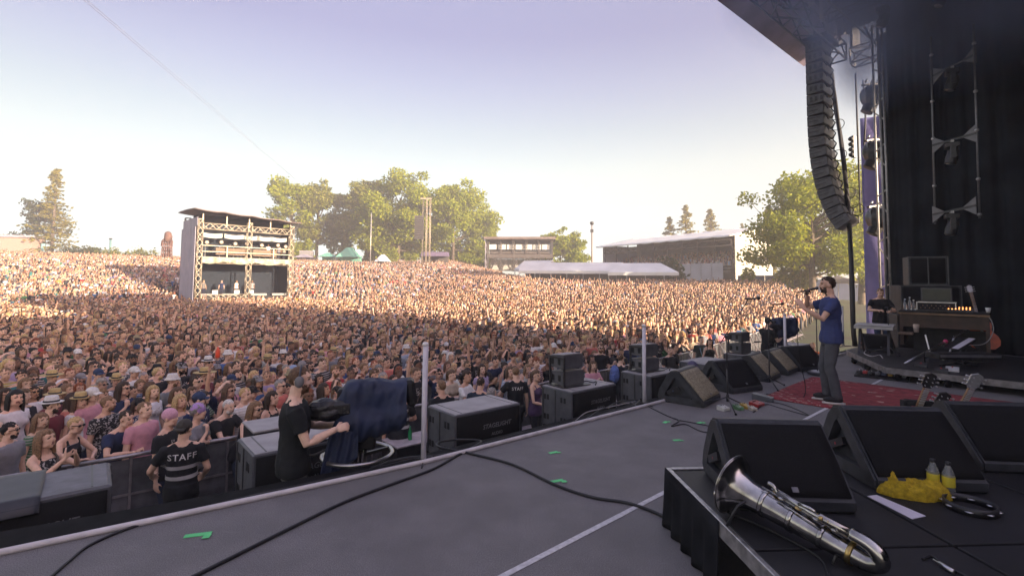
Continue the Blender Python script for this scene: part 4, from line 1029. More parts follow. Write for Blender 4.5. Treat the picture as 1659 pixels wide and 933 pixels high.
q0, q1 = RP(1512, 906, .012), RP(1545, 926, .012); mb = MB(); mb.tube([q0, q0.lerp(q1, .3), q0.lerp(q1, .31), q1], [.005, .005, .011, .011], 10); tag(mb.build('cable_plug', STEEL), 'silver cable plug in the near right corner of the riser', 'plug')

# ------------------------------------------------------------------ carpet, mic stands, pedals
def carpet_mat():
    m = mat('red_carpet', (.27, .034, .042), .95, noise_amt=.3, scale=9, bump=.7, bscale=220)
    n = m.node_tree; b = n.nodes['Principled BSDF']; lk = b.inputs['Base Color'].links[0].from_socket
    tc = n.nodes.new('ShaderNodeTexCoord'); sp_ = n.nodes.new('ShaderNodeSeparateXYZ'); n.links.new(tc.outputs['Generated'], sp_.inputs[0])
    def math_(op, a, bb=None, v=None):
        q = n.nodes.new('ShaderNodeMath'); q.operation = op; n.links.new(a, q.inputs[0])
        if bb is not None: n.links.new(bb, q.inputs[1])
        if v is not None: q.inputs[1].default_value = v
        return q.outputs[0]
    # border bands with a motif, scattered medallion flecks in the field
    ax_ = math_('ABSOLUTE', math_('SUBTRACT', sp_.outputs[0], v=.5)); ay_ = math_('ABSOLUTE', math_('SUBTRACT', sp_.outputs[1], v=.5))
    edge = math_('MAXIMUM', ax_, ay_)
    b1_ = math_('MULTIPLY', math_('GREATER_THAN', edge, v=.36), math_('LESS_THAN', edge, v=.445))
    wv = n.nodes.new('ShaderNodeTexVoronoi'); wv.inputs['Scale'].default_value = 30; wv.inputs['Randomness'].default_value = .25; n.links.new(tc.outputs['Generated'], wv.inputs['Vector'])
    fl = math_('LESS_THAN', wv.outputs['Distance'], v=.33)
    mo = math_('MULTIPLY', b1_, fl)
    bk = n.nodes.new('ShaderNodeTexVoronoi'); bk.inputs['Scale'].default_value = 9; bk.inputs['Randomness'].default_value = .6; bk.distance = 'MANHATTAN'
    mp = n.nodes.new('ShaderNodeMapping'); mp.inputs['Scale'].default_value = (1, 2.2, 1); n.links.new(tc.outputs['Generated'], mp.inputs[0]); n.links.new(mp.outputs[0], bk.inputs['Vector'])
    f2 = math_('MULTIPLY', math_('LESS_THAN', edge, v=.34), math_('LESS_THAN', bk.outputs['Distance'], v=.30))
    tot = math_('MAXIMUM', mo, f2)
    nz = n.nodes.new('ShaderNodeTexNoise'); nz.inputs['Scale'].default_value = 40; n.links.new(tc.outputs['Generated'], nz.inputs['Vector'])
    tot = math_('MULTIPLY', tot, math_('GREATER_THAN', nz.outputs['Fac'], v=.40))
    mx = n.nodes.new('ShaderNodeMix'); mx.data_type = 'RGBA'; n.links.new(math_('MULTIPLY', tot, v=.9), mx.inputs[0]); n.links.new(lk, mx.inputs[6]); mx.inputs[7].default_value = (.52, .34, .28, 1)
    n.links.new(mx.outputs[2], b.inputs['Base Color']); return m
cA, cB = G(1235, 644), G(1316, 611); cu = (cB-cA); cw = Vector((cu.y, -cu.x, 0)).normalized()*3.4
mb = MB()
mb.grid(lambda u, v: cA + cu*u + cw*v + Vector((0, 0, .012 + .004*noise.noise(Vector((u*6, v*8, 0))))), 16, 20, thick=(0, 0, -.010)); tag(mb.build('carpet', carpet_mat()), 'worn red patterned carpet under the singer', 'carpet')
def mic_stand(base, pole_h, boom_a, boom_b, label, mic=True, legs=True):
    r_ = thing('microphone_stand', label, 'microphone stand', base, 0, 'microphone stands on stage')
    L_ = lambda p: Vector(p) - Vector(base)
    mb = MB(); mb.tube([(0, 0, .12), (0, 0, pole_h*.55)], .011, 10); mb.tube([(0, 0, pole_h*.5), (0, 0, pole_h)], .008, 10); mb.build('pole', BLACKM, r_)
    mb = MB(); mb.tube([(0, 0, .10), (0, 0, .20)], .02, 10); mb.ball((0, 0, pole_h), .022); mb.build('collar', BLACKM, r_)
    if legs:
        for k in range(3):
            a = 2.094*k+.4; lg = MB(); lg.tube([(0, 0, .16), (.34*math.cos(a), .34*math.sin(a), .014)], .009, 8); o = lg.build('leg', BLACKM, r_)
            ft = MB(); ft.ball((.34*math.cos(a), .34*math.sin(a), .014), (.016, .016, .014)); ft.build('foot', RUBBER, o)
    if boom_a is not None:
        mb = MB(); mb.tube([L_(boom_a), L_(boom_b)], .007, 8); mb.build('boom', BLACKM, r_)
        d_ = (L_(boom_b)-L_(boom_a)); md = Vector((1, .12, .05)).normalized()
        mb = MB(); mb.tube([L_(boom_b) - md*.06, L_(boom_b) + md*.13], [.011, .013], 10); mb.ball(L_(boom_b)+md*.15, .026); m_ = mb.build('microphone', BLACKM, r_)
    return r_
b1_ = G(1179, 662); yb = b1_.y
mic_stand(b1_, .98, P(1167, 556, yb), P(1213, 484, yb), 'boom microphone stand by the gold-lit wedge, reaching up right')
b2_ = G(1247, 627); yb = b2_.y
mic_stand(b2_, 1.1, P(1238, 538, yb), P(1254, 493, yb), 'second boom microphone stand, behind it and nearer the carpet')
b3_ = G(1329, 607); r_ = thing('round_base_stand', 'straight microphone stand with round pale base behind the singer', 'microphone stand', b3_)
mb = MB(); mb.lathe([(.20, 0), (.215, .01), (.215, .045), (.20, .055), (.16, .06), (.02, .064)], n=28); mb.build('weight', BLACKM, r_)
mb = MB(); mb.lathe([(.16, .061), (.155, .070), (.03, .074), (.012, .09)], n=24); mb.build('base_plate', ALU, r_); mb = MB(); mb.tube([(-.05, 0, .06), (-.05, 0, 1.2)], .010, 10); mb.build('pole', BLACKM, r_)
def pedal(px, py, sz, rz, col, label, knobs=2):
    q = G(px, py, .002); r_ = thing('effects_pedal', label, 'pedal', q, rz, 'effects pedals on the floor')
    mb = MB(); mb.prism([(-sz[1]/2, 0), (sz[1]/2, 0), (sz[1]/2, sz[2]), (-sz[1]/2, sz[2]*.6)], -sz[0]/2, sz[0]/2); mb.build('housing', mat('pedal_%s' % str(col), col, .4), r_)
    mb = MB(); mb.lathe([(.008, 0), (.008, .012), (.005, .014)], (0, -sz[1]*.28, sz[2]*.68), 10); mb.build('footswitch', STEEL, r_)
    for k in range(knobs): mb = MB(); mb.lathe([(.007, 0), (.006, .012)], ((k-(knobs-1)/2)*.03, sz[1]*.25, sz[2]*.9), 10); mb.build('knob', BLACKM, r_)
pedal(1172, 664, (.13, .11, .06), .5, (.55, .55, .5), 'white effects pedal at the foot of the boom stand', 3)
pedal(1196, 663, (.09, .12, .06), .4, (.10, .22, .10), 'green effects pedal in the row')
pedal(1208, 661, (.09, .12, .06), .5, (.45, .30, .05), 'yellow effects pedal in the row')
pedal(1226, 657, (.20, .13, .06), .7, (.35, .03, .03), 'long red effects pedal in the row', 4)
pedal(1219, 664, (.08, .10, .05), .2, (.5, .45, .35), 'cream effects pedal by the red one')
pedal(1236, 648, (.13, .27, .09), .9, (.10, .11, .12), 'grey rocker pedal behind the red pedal', 0)
pb0 = G(1428, 613); pbd = thing('pedal_board', 'dark pedal board with small coloured pedals on the far edge of the carpet', 'pedal board', pb0, PHI - math.pi/2 + .1)
mb = MB(); mb.prism([(-.13, 0), (.13, 0), (.13, .07), (-.13, .03)], -.40, .40); mb.build('board', BLACK, pbd)
for k in range(8):
    col = [(.03, .03, .035), (.10, .10, .11), (.5, .5, .48), (.35, .03, .03), (.05, .06, .1), (.2, .2, .2), (.03, .03, .03), (.4, .25, .05)][(k*3) % 8]
    mb = MB(); mb.box((-.34+.095*k, .02, .085), (.07, .12, .05), ch=.006); o = mb.build('pedal', mat('pedal_%s' % str(col), col, .4), pbd)
    mb = MB(); mb.lathe([(.008, 0), (.006, .014)], (-.34+.095*k, .05, .11), 8); mb.build('knob', STEEL, o)
# ------------------------------------------------------------------ pit: speakers, barriers
def text_mesh(s, size, ext=.0015, name='lettering', shear=0.0, spacing=1.0):
    cu = bpy.data.curves.new(name, 'FONT'); cu.body = s; cu.size = size; cu.extrude = ext; cu.align_x = 'CENTER'; cu.align_y = 'CENTER'; cu.resolution_u = 2; cu.shear = shear; cu.space_character = spacing; cu.offset = size*.012
    o = bpy.data.objects.new(name, cu); COL.objects.link(o)
    me = bpy.data.meshes.new_from_object(o.evaluated_get(bpy.context.evaluated_depsgraph_get())); me.name = name
    bpy.data.objects.remove(o); bpy.data.curves.remove(cu); return me
SUBM = mat('sub_paint', (.085, .088, .098), .55, noise_amt=.15, scale=9, bump=.1, bscale=200)
SUBT = mat('sub_top', (.34, .325, .32), .7, noise_amt=.12, scale=5)
PRINT = mat('grey_print', (.16, .16, .165), .7)
SUBW, SUBD, SUBH, SUBZ = 1.13, .72, .62, -.02
def subwoofer(u, w, label, top=None):
    r_ = thing('subwoofer', label, 'speaker', S(u, w, SUBZ - SUBH), PHI, 'bass speakers in the pit')
    # local: x along the stage edge, y to the audience, front grille at -y, left side at -x
    mb = MB(); mb.box((SUBW/2, SUBD/2, SUBH/2), (SUBW, SUBD-.03, SUBH), ch=.012); mb.build('cabinet', SUBM, r_)
    mb = MB(); mb.box((SUBW/2, SUBD/2, SUBH+.001), (SUBW-.05, SUBD-.06, .012), ch=.004)
    lid = mb.build('lid', top or SUBT, r_)
    for x_ in (.13, SUBW-.13): mb = MB(); mb.box((x_, SUBD/2, SUBH+.006), (.014, SUBD-.10, .008)); mb.build('groove_strip', BLACKM, lid)
    mb = MB(); mb.grid(lambda a, b: (.03+(SUBW-.06)*a, -.002 - .012*math.sin(math.pi*a), .03+(SUBH-.06)*b), 8, 2, thick=(0, .02, 0)); g = mb.build('grille', GRILLE, r_)
    for s_, sz, z_ in (('STAGELIGHT', .085, .40), ('AUDIO', .06, .29)):
        o = link('lettering', text_mesh(s_, sz, shear=.2 if z_ > .3 else .05), g); o.data.materials.append(PRINT); o.rotation_euler = (math.pi/2, 0, 0); o.location = (SUBW*.60, -.0165, z_)
    for sx in (-.001, SUBW+.001):
        sg = -1 if sx < 0 else 1
        mb = MB(); mb.box((sx+sg*.004, SUBD*.52, SUBH/2), (.012, .018, SUBH-.03)); mb.box((sx+sg*.004, SUBD*.92, SUBH/2), (.012, .03, SUBH-.03)); p_ = mb.build('side_batten', CHAR, r_)
        for y_ in (.20, .44+.14):
            for z_ in (.14, .46):
                mb = MB(); mb.box((sx+sg*.002, y_-.035, z_), (.008, .045, .085), ch=.003); mb.box((sx+sg*.002, y_+.035, z_), (.008, .045, .085), ch=.003); mb.build('handle_recess', BLACK, r_)
    # plinth under it
    p = thing('speaker_plinth', label.replace('bass speaker', 'black plinth below the bass speaker')[:90], 'plinth', S(u, w, GROUND), PHI, 'black plinths below the bass speakers')
    h = SUBZ - SUBH - GROUND
    mb = MB(); mb.box((SUBW/2, SUBD/2, h/2 - .004), (SUBW-.04, SUBD-.04, h-.008), ch=.01); mb.build('body', BLACK, p)
    mb = MB()
    for x_ in (.1, SUBW-.1):
        mb.box((x_, .012, h/2), (.05, .03, h-.05))
    mb.build('corner_post', CHAR, p)
    for k in ('label',): p['label'] = 'black plinth under the ' + label
    return r_
subs = [(-.92, 5.40, 'bass speaker cut off by the left edge of the picture'), (1.29, 5.42, 'bass speaker behind the cameraman with its lettering showing'), (3.66, 5.40, 'long bass speaker just right of the first white pole'), (5.87, 5.40, 'bass speaker carrying small twin speakers, third from the cameraman'),
        (8.03, 5.40, 'bass speaker behind the second white pole'), (10.15, 5.40, 'bass speaker with bare pale lid right of the second pole'), (12.2, 5.40, 'bass speaker carrying small speakers beyond the bare pale lid'), (15.1, 5.45, 'bass speaker farthest along, beside the orange vest')]
for q in subs: subwoofer(*q, **(dict(top=mat('dark_lid', (.13, .13, .14), .6, noise_amt=.2)) if q[0] < 0 else {}))
# dark sheet on the nearest lid
mb = MB(); mb.grid(lambda a, b: S(-.95+.72*a, 5.36+.80*b, SUBZ + .016 + .004*noise.noise(Vector((a*7, b*5, 0))) - (.10*(max(0, .06-b)/.06))), 14, 14, thick=(0, 0, .005)); tag(mb.build('dark_cover_sheet', mat('dark_sheet', (.03, .032, .04), .5)), 'dark plastic sheet covering half of the leftmost bass speaker', 'cover sheet')
for u, lab in ((6.0, 'on the third bass speaker'), (8.25, 'behind the second white pole'), (12.35, 'on the far bass speaker by the barrier')):
    for k in range(2):
        r_ = thing('front_fill_speaker', ('upper' if k else 'lower') + ' small grey speaker of the pair ' + lab, 'speaker', S(u, 5.72, SUBZ + .03 + .27*k), PHI - .10 + .06*k, 'small front fill speakers in pairs')
        mb = MB(); mb.prism([(0, 0), (.36, .03), (.36, .20), (0, .23)], 0, .46); mb.build('cabinet', SUBM, r_)
        mb = MB(); mb.box((.23, .18, .225), (.40, .30, .010), Matrix.Rotation(-.083, 3, 'X')); mb.build('lid', SUBT, r_)
        for y_ in (.1, .26): mb = MB(); mb.box((-.003, y_, .115), (.008, .06, .10), ch=.002); mb.build('handle_recess', BLACK, r_)
        mb = MB(); mb.box((.23, .368, .115), (.42, .012, .15)); mb.build('grille', GRILLE, r_)
    fr = thing('speaker_bracket', 'black angled bracket under the small speakers ' + lab, 'bracket', S(u-.05, 5.62, SUBZ + .006), PHI - .1)
    mb = MB(); mb.box((.28, .24, .011), (.62, .42, .016), ch=.003); mb.build('plate', BLACKM, fr)
    mb = MB(); mb.bar((.02, .06, .02), (.02, .06, .5), .03); mb.bar((.02, .42, .02), (.02, .42, .5), .03); mb.bar((.02, .06, .48), (.02, .42, .48), .03); mb.build('upright', BLACKM, fr)
    cbl = [S(u+.55, 5.50, SUBZ+.022), S(u+.64, 5.55, SUBZ+.06), S(u+.68, 5.66, SUBZ+.022), S(u+.60, 5.75, SUBZ+.04), S(u+.5, 5.80, SUBZ+.022)]
    mb = MB(); mb.tube(curve_pts(cbl), .010, 7); tag(mb.build('speaker_cable', CABLE), 'short black speaker cable looped ' + lab, 'cable')
# barrier of steel panels
BARM = mat('barrier_steel', (.34, .32, .33), .42, .75, noise_amt=.2, scale=12)
BARP = mat('barrier_plate', (.13, .135, .15), .45, .55, noise_amt=.3, scale=5, bump=.15, bscale=300)
STEP = mat('barrier_step', (.48, .42, .43), .55, .3, noise_amt=.15)
BLAB = {2: 'steel barrier panel half hidden behind the leftmost bass speaker', 3: 'steel barrier panel left of the guard in the striped STAFF vest, under the navy tee', 4: 'steel barrier panel between the striped guard and the cameraman, below the bald man', 5: 'steel barrier panel hidden by the cameraman and his platform', 6: 'steel barrier panel behind the near covered camera', 7: 'steel barrier panel at the first white pole', 8: 'steel barrier panel behind the long bass speaker', 9: 'steel barrier panel beside the shaven-headed guard', 10: 'steel barrier panel behind the third bass speaker', 11: 'steel barrier panel just right of the third bass speaker', 12: 'steel barrier panel by the man with the backpack', 13: 'steel barrier panel left of the second white pole', 14: 'steel barrier panel right of the second white pole', 15: 'steel barrier panel behind the fourth bass speaker', 16: 'steel barrier panel left of the security man with lanyard', 17: 'steel barrier panel behind the security man with lanyard', 18: 'steel barrier panel right of the security man with lanyard'}
bar0 = None; PW = 1.18
for i in range(34):
    u0 = -3.6 + i*PW; a, b = S(u0, barrier_w(u0), GROUND), S(u0+PW, barrier_w(u0+PW), GROUND)
    rz = math.atan2(b.y-a.y, b.x-a.x)
    ct = seen((a.x+b.x)/2, (a.y+b.y)/2)[0]
    if ct < -60 or ct > 1420: continue
    lab = BLAB.get(i) or 'far steel barrier panel in the run curving away beyond the small speakers'
    if bar0 is None:
        bar0 = thing('crowd_barrier', lab, 'barrier', a, rz, 'steel barrier panels along the front row')
        mb = MB(); mb.tube([(0, 0, 1.18), (PW-.02, 0, 1.18)], .028, 10); mb.build('top_rail', BARM, bar0)
        mb = MB(); mb.box((PW/2, .015, .60), (PW-.05, .012, 1.06)); mb.build('panel', BARP, bar0)
        for x_ in (.025, PW-.05): mb = MB(); mb.bar((x_, -.012, .02), (x_, -.012, 1.16), .05, .04); mb.build('upright', STEP, bar0)
        mb = MB(); mb.bar((PW*.5, -.006, .06), (PW*.5, -.006, 1.15), .03, .022); mb.build('mid_upright', BARM, bar0)
        mb = MB(); mb.bar((.05, -.006, .66), (PW-.07, -.006, .66), .026, .026); mb.build('cross_bar', BARM, bar0)
        mb = MB(); mb.bar((.03, -.03, 1.10), (.03, -.62, .03), .045, .035); mb.bar((PW-.06, -.03, 1.10), (PW-.06, -.62, .03), .045, .035); mb.build('strut', BARM, bar0)
        mb = MB(); mb.box((PW/2, -.34, .335), (PW-.30, .30, .03), ch=.006); mb.build('step', STEP, bar0)
        mb = MB()
        for x_ in (.2, PW-.2): mb.bar((x_, -.34, .01), (x_, -.34, .32), .04)
        mb.build('step_leg', BARM, bar0)
    else: dup(bar0, a, rz, lab)
q = S(1.75, 7.25, GROUND); t = thing('flight_case', 'black pit case with pale lid behind the cameraman and his covered camera', 'case', q, PHI)
mb = MB(); mb.box((.35, .3, .80), (.75, .6, 1.58), ch=.01); mb.build('body', BLACK, t); mb = MB(); mb.box((.35, .3, 1.605), (.78, .63, .03), ch=.006); mb.build('lid', SUBT, t)
for z in (.4, 1.2): mb = MB(); mb.box((.35, -.006, z), (.77, .012, .03)); mb.build('edging', CHAR, t)
# green bottle on a step
q = S(4.75, 7.9, GROUND+.0); gb = G(664, 712, -1.0)
gbt = thing('green_bottle', 'small green bottle standing on a flight case beside the covered camera', 'bottle', Vector((gb.x, gb.y, -1.0)))
mb = MB(); mb.lathe([(.03, 0), (.035, .01), (.035, .13), (.014, .19), (.013, .23)], n=14); mb.build('glass', mat('green_glass', (.03, .35, .12), .15, trans=.4), gbt)
fc = thing('flight_case', 'pale-topped low case in the pit under the green bottle', 'case', Vector((gb.x, gb.y, GROUND)), PHI)
mb = MB(); mb.box((.1, .05, .44), (.9, .55, .86), ch=.01); mb.build('body', BLACK, fc); mb = MB(); mb.box((.1, .05, .885), (.92, .57, .03), ch=.006); mb.build('lid', STEP, fc)
# ------------------------------------------------------------------ roof, drapes, loudspeaker array, lights
SKINP = mat('mauve_pvc', (.42, .35, .46), .55, noise_amt=.2, scale=1.5)
DARKR = mat('dark_roof_lining', (.030, .036, .060), .85, noise_amt=.5, scale=.6)
TRUSS = mat('truss_dark', (.05, .05, .06), .45, .5)
TRUSSA = mat('truss_alu', (.45, .44, .43), .4, .8, noise_amt=.15)
def truss(mb, a, b, s=.4, step=None, r_=.025, up=Vector((0, 0, 1)), n=6):
    a, b = Vector(a), Vector(b); t = (b-a); L = t.length; t.normalize()
    x = t.cross(up)
    if x.length < .1: x = t.cross(Vector((1, 0, 0)))
    x.normalize(); y = x.cross(t); h = s/2
    C = [x*sx*h + y*sy*h for sx, sy in ((-1, -1), (1, -1), (1, 1), (-1, 1))]
    for c in C: mb.tube([a+c, b+c], r_, n)
    k = max(1, int(round(L/(step or s*1.2))))
    for i in range(k):
        p, q = a + t*(L*i/k), a + t*(L*(i+1)/k)
        for j in range(4):
            c, d = C[j], C[(j+1) % 4]
            if i % 2: c, d = d, c
            mb.bar(p+c, q+d, r_*1.2)
    for e in (a, b):
        for j in range(4): mb.bar(e+C[j], e+C[(j+1) % 4], r_*1.4)
    return mb
RU0, RU1 = 9.4, 19.35
ROOFLAMPS = []
roof = thing('stage_roof', 'dark stage roof with mauve edge and trusses in the upper right', 'roof', (0, 0, 0))
mb = MB()
prof = [(6.5, 9.62), (6.3, 10.15), (2.0, 12.6), (-6.0, 13.6), (-10.5, 12.2), (-10.5, 11.2), (-5, 11.2), (2, 10.7), (5.2, 10.35), (5.75, 9.95)]
A_ = [S(RU0, w, z) for w, z in prof]; B_ = [S(RU1, w, z) for w, z in prof]; k = len(prof)
fs = []; ms = []
mb.add(A_ + B_, [tuple(range(k)), tuple(range(2*k-1, k-1, -1))], 0)
for i in range(k):
    j = (i+1) % k; mb.add([A_[i], A_[j], B_[j], B_[i]], [(0, 3, 2, 1)], 0 if (i < 5 or i >= k-2) else 1)
mb.build('roof_skin', [SKINP, DARKR], roof)
for w, z, lo in ((5.35, 9.55, 0), (2.2, 9.75, 1), (-1.2, 10.1, 2), (-4.5, 10.3, 3)):
    mb = MB(); truss(mb, S(RU0+.3, w, z), S(RU1-.35, w, z), .55 if lo == 0 else .45, .75, .03 if lo == 0 else .026); mb.build('truss', TRUSS, roof)
for u in (18.95, 16.4, 14.0, 11.2, 9.8):
    mb = MB(); truss(mb, S(u, 4.9, 9.9 if u < 18 else 9.25), S(u, -9.5, 10.6 if u < 18 else 9.6), .5, .7, .028); mb.build('cross_truss', TRUSS if u < 18 else TRUSSA, roof)
mb = MB()
for k in range(26):
    u = 9.6 + k*.36; w = 4.9 + .10*math.sin(k*1.7)
    mb.grid(lambda a, b: S(u + .45*a, w + .10*math.sin(a*5+k), 10.25 - (.55+.25*math.sin(k*2.3))*b), 4, 4, thick=(.01, .01, 0))
mb.build('bright_gap_strip', mat('bright_gap_pale', (.62, .60, .60), .8), roof)  # added pale strips stand in for bright gaps of light above the truss
for u, w0, w1 in ((12.2, 3.6, -1), (14.9, 4.4, 0), (10.6, 3.4, -2)):
    mb = MB(); mb.tube([S(u, w0, 9.45), S(u+3.4, w0-.2, 9.4)], .03, 8); mb.build('light_bar', STEEL, roof)
for k, (u, w, z) in enumerate(((16.0, 3.4, 9.15), (16.0, 2.2, 9.2), (16.0, .9, 9.25), (13.6, 3.6, 9.2), (13.6, 2.0, 9.2), (11.0, 3.2, 9.2), (17.0, -.6, 9.3))):
    ROOFLAMPS.append((u, w, z))
for k in range(16):
    u0, w0 = 8 + (k*3.7) % 10, 4.6 - (k*2.3) % 6; mb = MB(); q = [S(u0, w0, 9.55), S(u0+.5, w0-.1, 9.20), S(u0+1.1, w0-.3, 9.15), S(u0+1.8, w0-.4, 9.6)]
    mb.tube(curve_pts(q, 5), .03, 6); mb.build('slung_cable', CABLE, roof)
# side drape of the wing, and an unseen back drape
wall = thing('black_drape', 'tall black stage drape closing the wing at the right', 'curtain', (0, 0, 0))
DRAPE = mat('black_drape_cloth', (.014, .018, .024), .9, spec=.1, noise_amt=.45, scale=.8)
mb = MB(); mb.grid(lambda a, b: S(17.6 + .07*math.sin(a*150) + .05*math.sin(a*61+1) + .03*math.sin(a*290), 3.70 - 12.6*a, 10.6*b), 200, 6, thick=(.02, .016, 0)); mb.build('side_drape', DRAPE, wall)
mb = MB(); mb.grid(lambda a, b: S(17.6 - 24*a, -8.95 + .08*math.sin(a*260), (11.1 if a < .34 else 8.2)*b), 180, 3, thick=(0, .02, 0)); mb.build('unseen_back_drape', DRAPE, wall)  # unseen; reach and stepped height shaped to block the sun but admit sky
wall2 = thing('stage_tower', 'scaffold tower and pipe legs at the outer end of the drape', 'tower', (0, 0, 0))
for du, dw in ((0, 0), (.0, .10), (.5, .35)):
    mb = MB(); mb.tube([S(17.35+du, 3.74+dw, .0), S(17.35+du, 3.74+dw, 9.6)], .030, 8); mb.build('standard', ALU, wall2)
for k in range(14):
    z = .4 + .68*k; mb = MB(); mb.bar(S(17.35, 3.74, z), S(17.85, 4.09, z + (.4 if k % 2 else -.1)), .03); mb.build('ledger', ALU, wall2)
mb = MB(); mb.box(S(18.3, 3.82, 4.75), (.22, .45, 9.4), Matrix.Rotation(PHI, 3, 'Z')); mb.build('black_leg', DRAPE, wall2)
col = thing('banner_column', 'tall narrow lavender cloth column left of the black drape', 'column', S(20.9, 4.86, GROUND), R(-37))
LAV = mat('lavender_cloth', (.22, .20, .46), .8, noise_amt=.10, scale=3)
mb = MB(); mb.grid(lambda a, b: (-.36 + .72*a, .02*math.sin(a*6+b*17), 9.6*b), 8, 60, thick=(0, .03, 0)); mb.build('cloth', LAV, col)
mb = MB(); mb.box((0, .40, 4.8), (.60, .6, 9.5)); mb.build('core', BLACK, col)
for z in (2.2, 4.4, 6.6):
    mb = MB(); mb.box((0, -.012, z), (.74, .02, .03)); mb.build('seam', LAV, col)
# line array
PAM = mat('array_paint', (.115, .115, .125), .5, noise_amt=.2, scale=10); PAD = mat('array_dark', (.035, .033, .036), .5, noise_amt=.2)
arr = thing('line_array', 'long curved hanging loudspeaker array below the stage roof', 'loudspeaker', (0, 0, 0))
p = S(17.35, 5.62, 9.35); tilt = 0.0
tilts = [0]*6 + [.004, .008, .012, .02, .03, .035, .04, .05, .06, .075, .09, .10]
for i, dt in enumerate(tilts):
    tilt += dt
    # local frame: x = along the stage, f = front direction tilted down, v = down the stack
    f = (Wd*math.cos(tilt) + Vector((0, 0, -1))*math.sin(tilt)); v = (Vector((0, 0, -1))*math.cos(tilt) - Wd*math.sin(tilt)); M = Matrix((U, f, -v)).transposed()
    H_ = .335; top_ = p; c = p + v*(H_/2)
    mb = MB(); Wb, D_ = .92, .45
    pr = [(-D_, -H_/2+.045), (-D_, H_/2-.045), (0, H_/2-.012), (0, -H_/2+.012)]
    mb.prism(pr, -Wb/2, Wb/2, None)
    mb.v = [tuple(c + M@Vector(q)) for q in mb.v]; cab = mb.build('array_cabinet', [PAM], arr)
    mb = MB()
    if i < 6:
        for a_ in (-.42, -.27, -.13):
            mb.box(c + M@Vector((-Wb/2-.003, a_, 0)), (.012, .07, .14), M)
    else:
        mb.box(c + M@Vector((-Wb/2-.006, -.20, .09)), (.02, .34, .022), M); mb.box(c + M@Vector((-Wb/2-.006, -.17, -.02)), (.02, .28, .018), M)
    mb.box(c + M@Vector((0, -D_-.004, 0)), (Wb-.06, .01, H_-.12), M)
    mb.bar(c + M@Vector((Wb*.30, -D_-.01, H_*.45)), c + M@Vector((Wb*.30, -D_-.10, 0)), .03); mb.bar(c + M@Vector((Wb*.30, -D_-.10, 0)), c + M@Vector((Wb*.30, -D_-.01, -H_*.45)), .03)
    mb.bar(c + M@Vector((-Wb*.30, -D_-.01, H_*.45)), c + M@Vector((-Wb*.30, -D_-.08, 0)), .03)
    mb.build('rigging', PAD, cab)
    if i in (7, 10, 12, 14, 15, 16):
        mb = MB(); q = [c + M@Vector((Wb*.25, -D_, .1)), c + M@Vector((Wb*.3, -D_-.28, .06)), c + M@Vector((Wb*.3, -D_-.34, -.1)), c + M@Vector((Wb*.25, -D_-.22, -.26)), c + M@Vector((Wb*.22, -D_, -.22))]
        mb.tube(curve_pts(q, 5), .011, 6); mb.build('link_cable', CABLE, cab)
    p = p + v*(H_+.004)
mb = MB(); mb.box(S(17.35, 5.35, 9.42), (1.1, .75, .10), Matrix.Rotation(PHI, 3, 'Z')); mb.bar(S(17.35, 5.5, 9.45), S(17.35, 5.5, 10.0), .05); mb.bar(S(17.35, 5.1, 9.45), S(17.35, 5.1, 10.0), .05); mb.build('bumper_frame', PAD, arr)
# loom of cables behind it
ya = 17.0
loom = thing('cable_loom', 'thick black cable bundle hanging behind the loudspeaker array to the stage', 'cable', (0, 0, 0))
for k, pts in enumerate(([P(1342, 100, 17), P(1352, 150, 16.4), P(1360, 215, 16), P(1370, 300, 15.2), P(1377, 380, 14.6), P(1381, 450, 14.2), P(1383, 525, 14), P(1384, 560.5, 14)], [P(1348, 120, 17), P(1353, 170, 16.5), P(1363, 230, 16), P(1371, 300, 15.2), P(1378, 400, 14.6), P(1382, 525, 14), P(1386, 560.5, 14)])):
    mb = MB(); mb.tube(curve_pts(pts), [.05 + .012*k]*((len(pts)-1)*8+1), 8); mb.build('bundle', CABLE, loom)
for a, b, lab in (((1386, 120), (1394, 345), 'thin black cable hanging left of the lavender column'), ((1398, 130), (1399, 250), 'short black cable hanging above the middle covered lamp')):
    mb = MB(); mb.tube(curve_pts([P(*a, 17), P(a[0]+4, (a[1]+b[1])/2, 17), P(*b, 17)]), .030, 7); tag(mb.build('hanging_cable', CABLE), lab, 'cable')
sm = thing('lamp_strip', 'small vertical strip of lamps hanging by the thin cable', 'lamp', P(1383, 238, 16.5), PHI - .5)
mb = MB(); mb.box((0, 0, 0), (.12, .12, .75), ch=.01); mb.build('housing', BLACKM, sm)
for k in range(4): mb = MB(); mb.lathe([(.07, 0), (.08, .05), (.06, .1)], (-.06, 0, -.28+.18*k), 10, 0, Matrix.Rotation(-math.pi/2, 3, 'Y')); mb.build('lens', CHAR, sm)
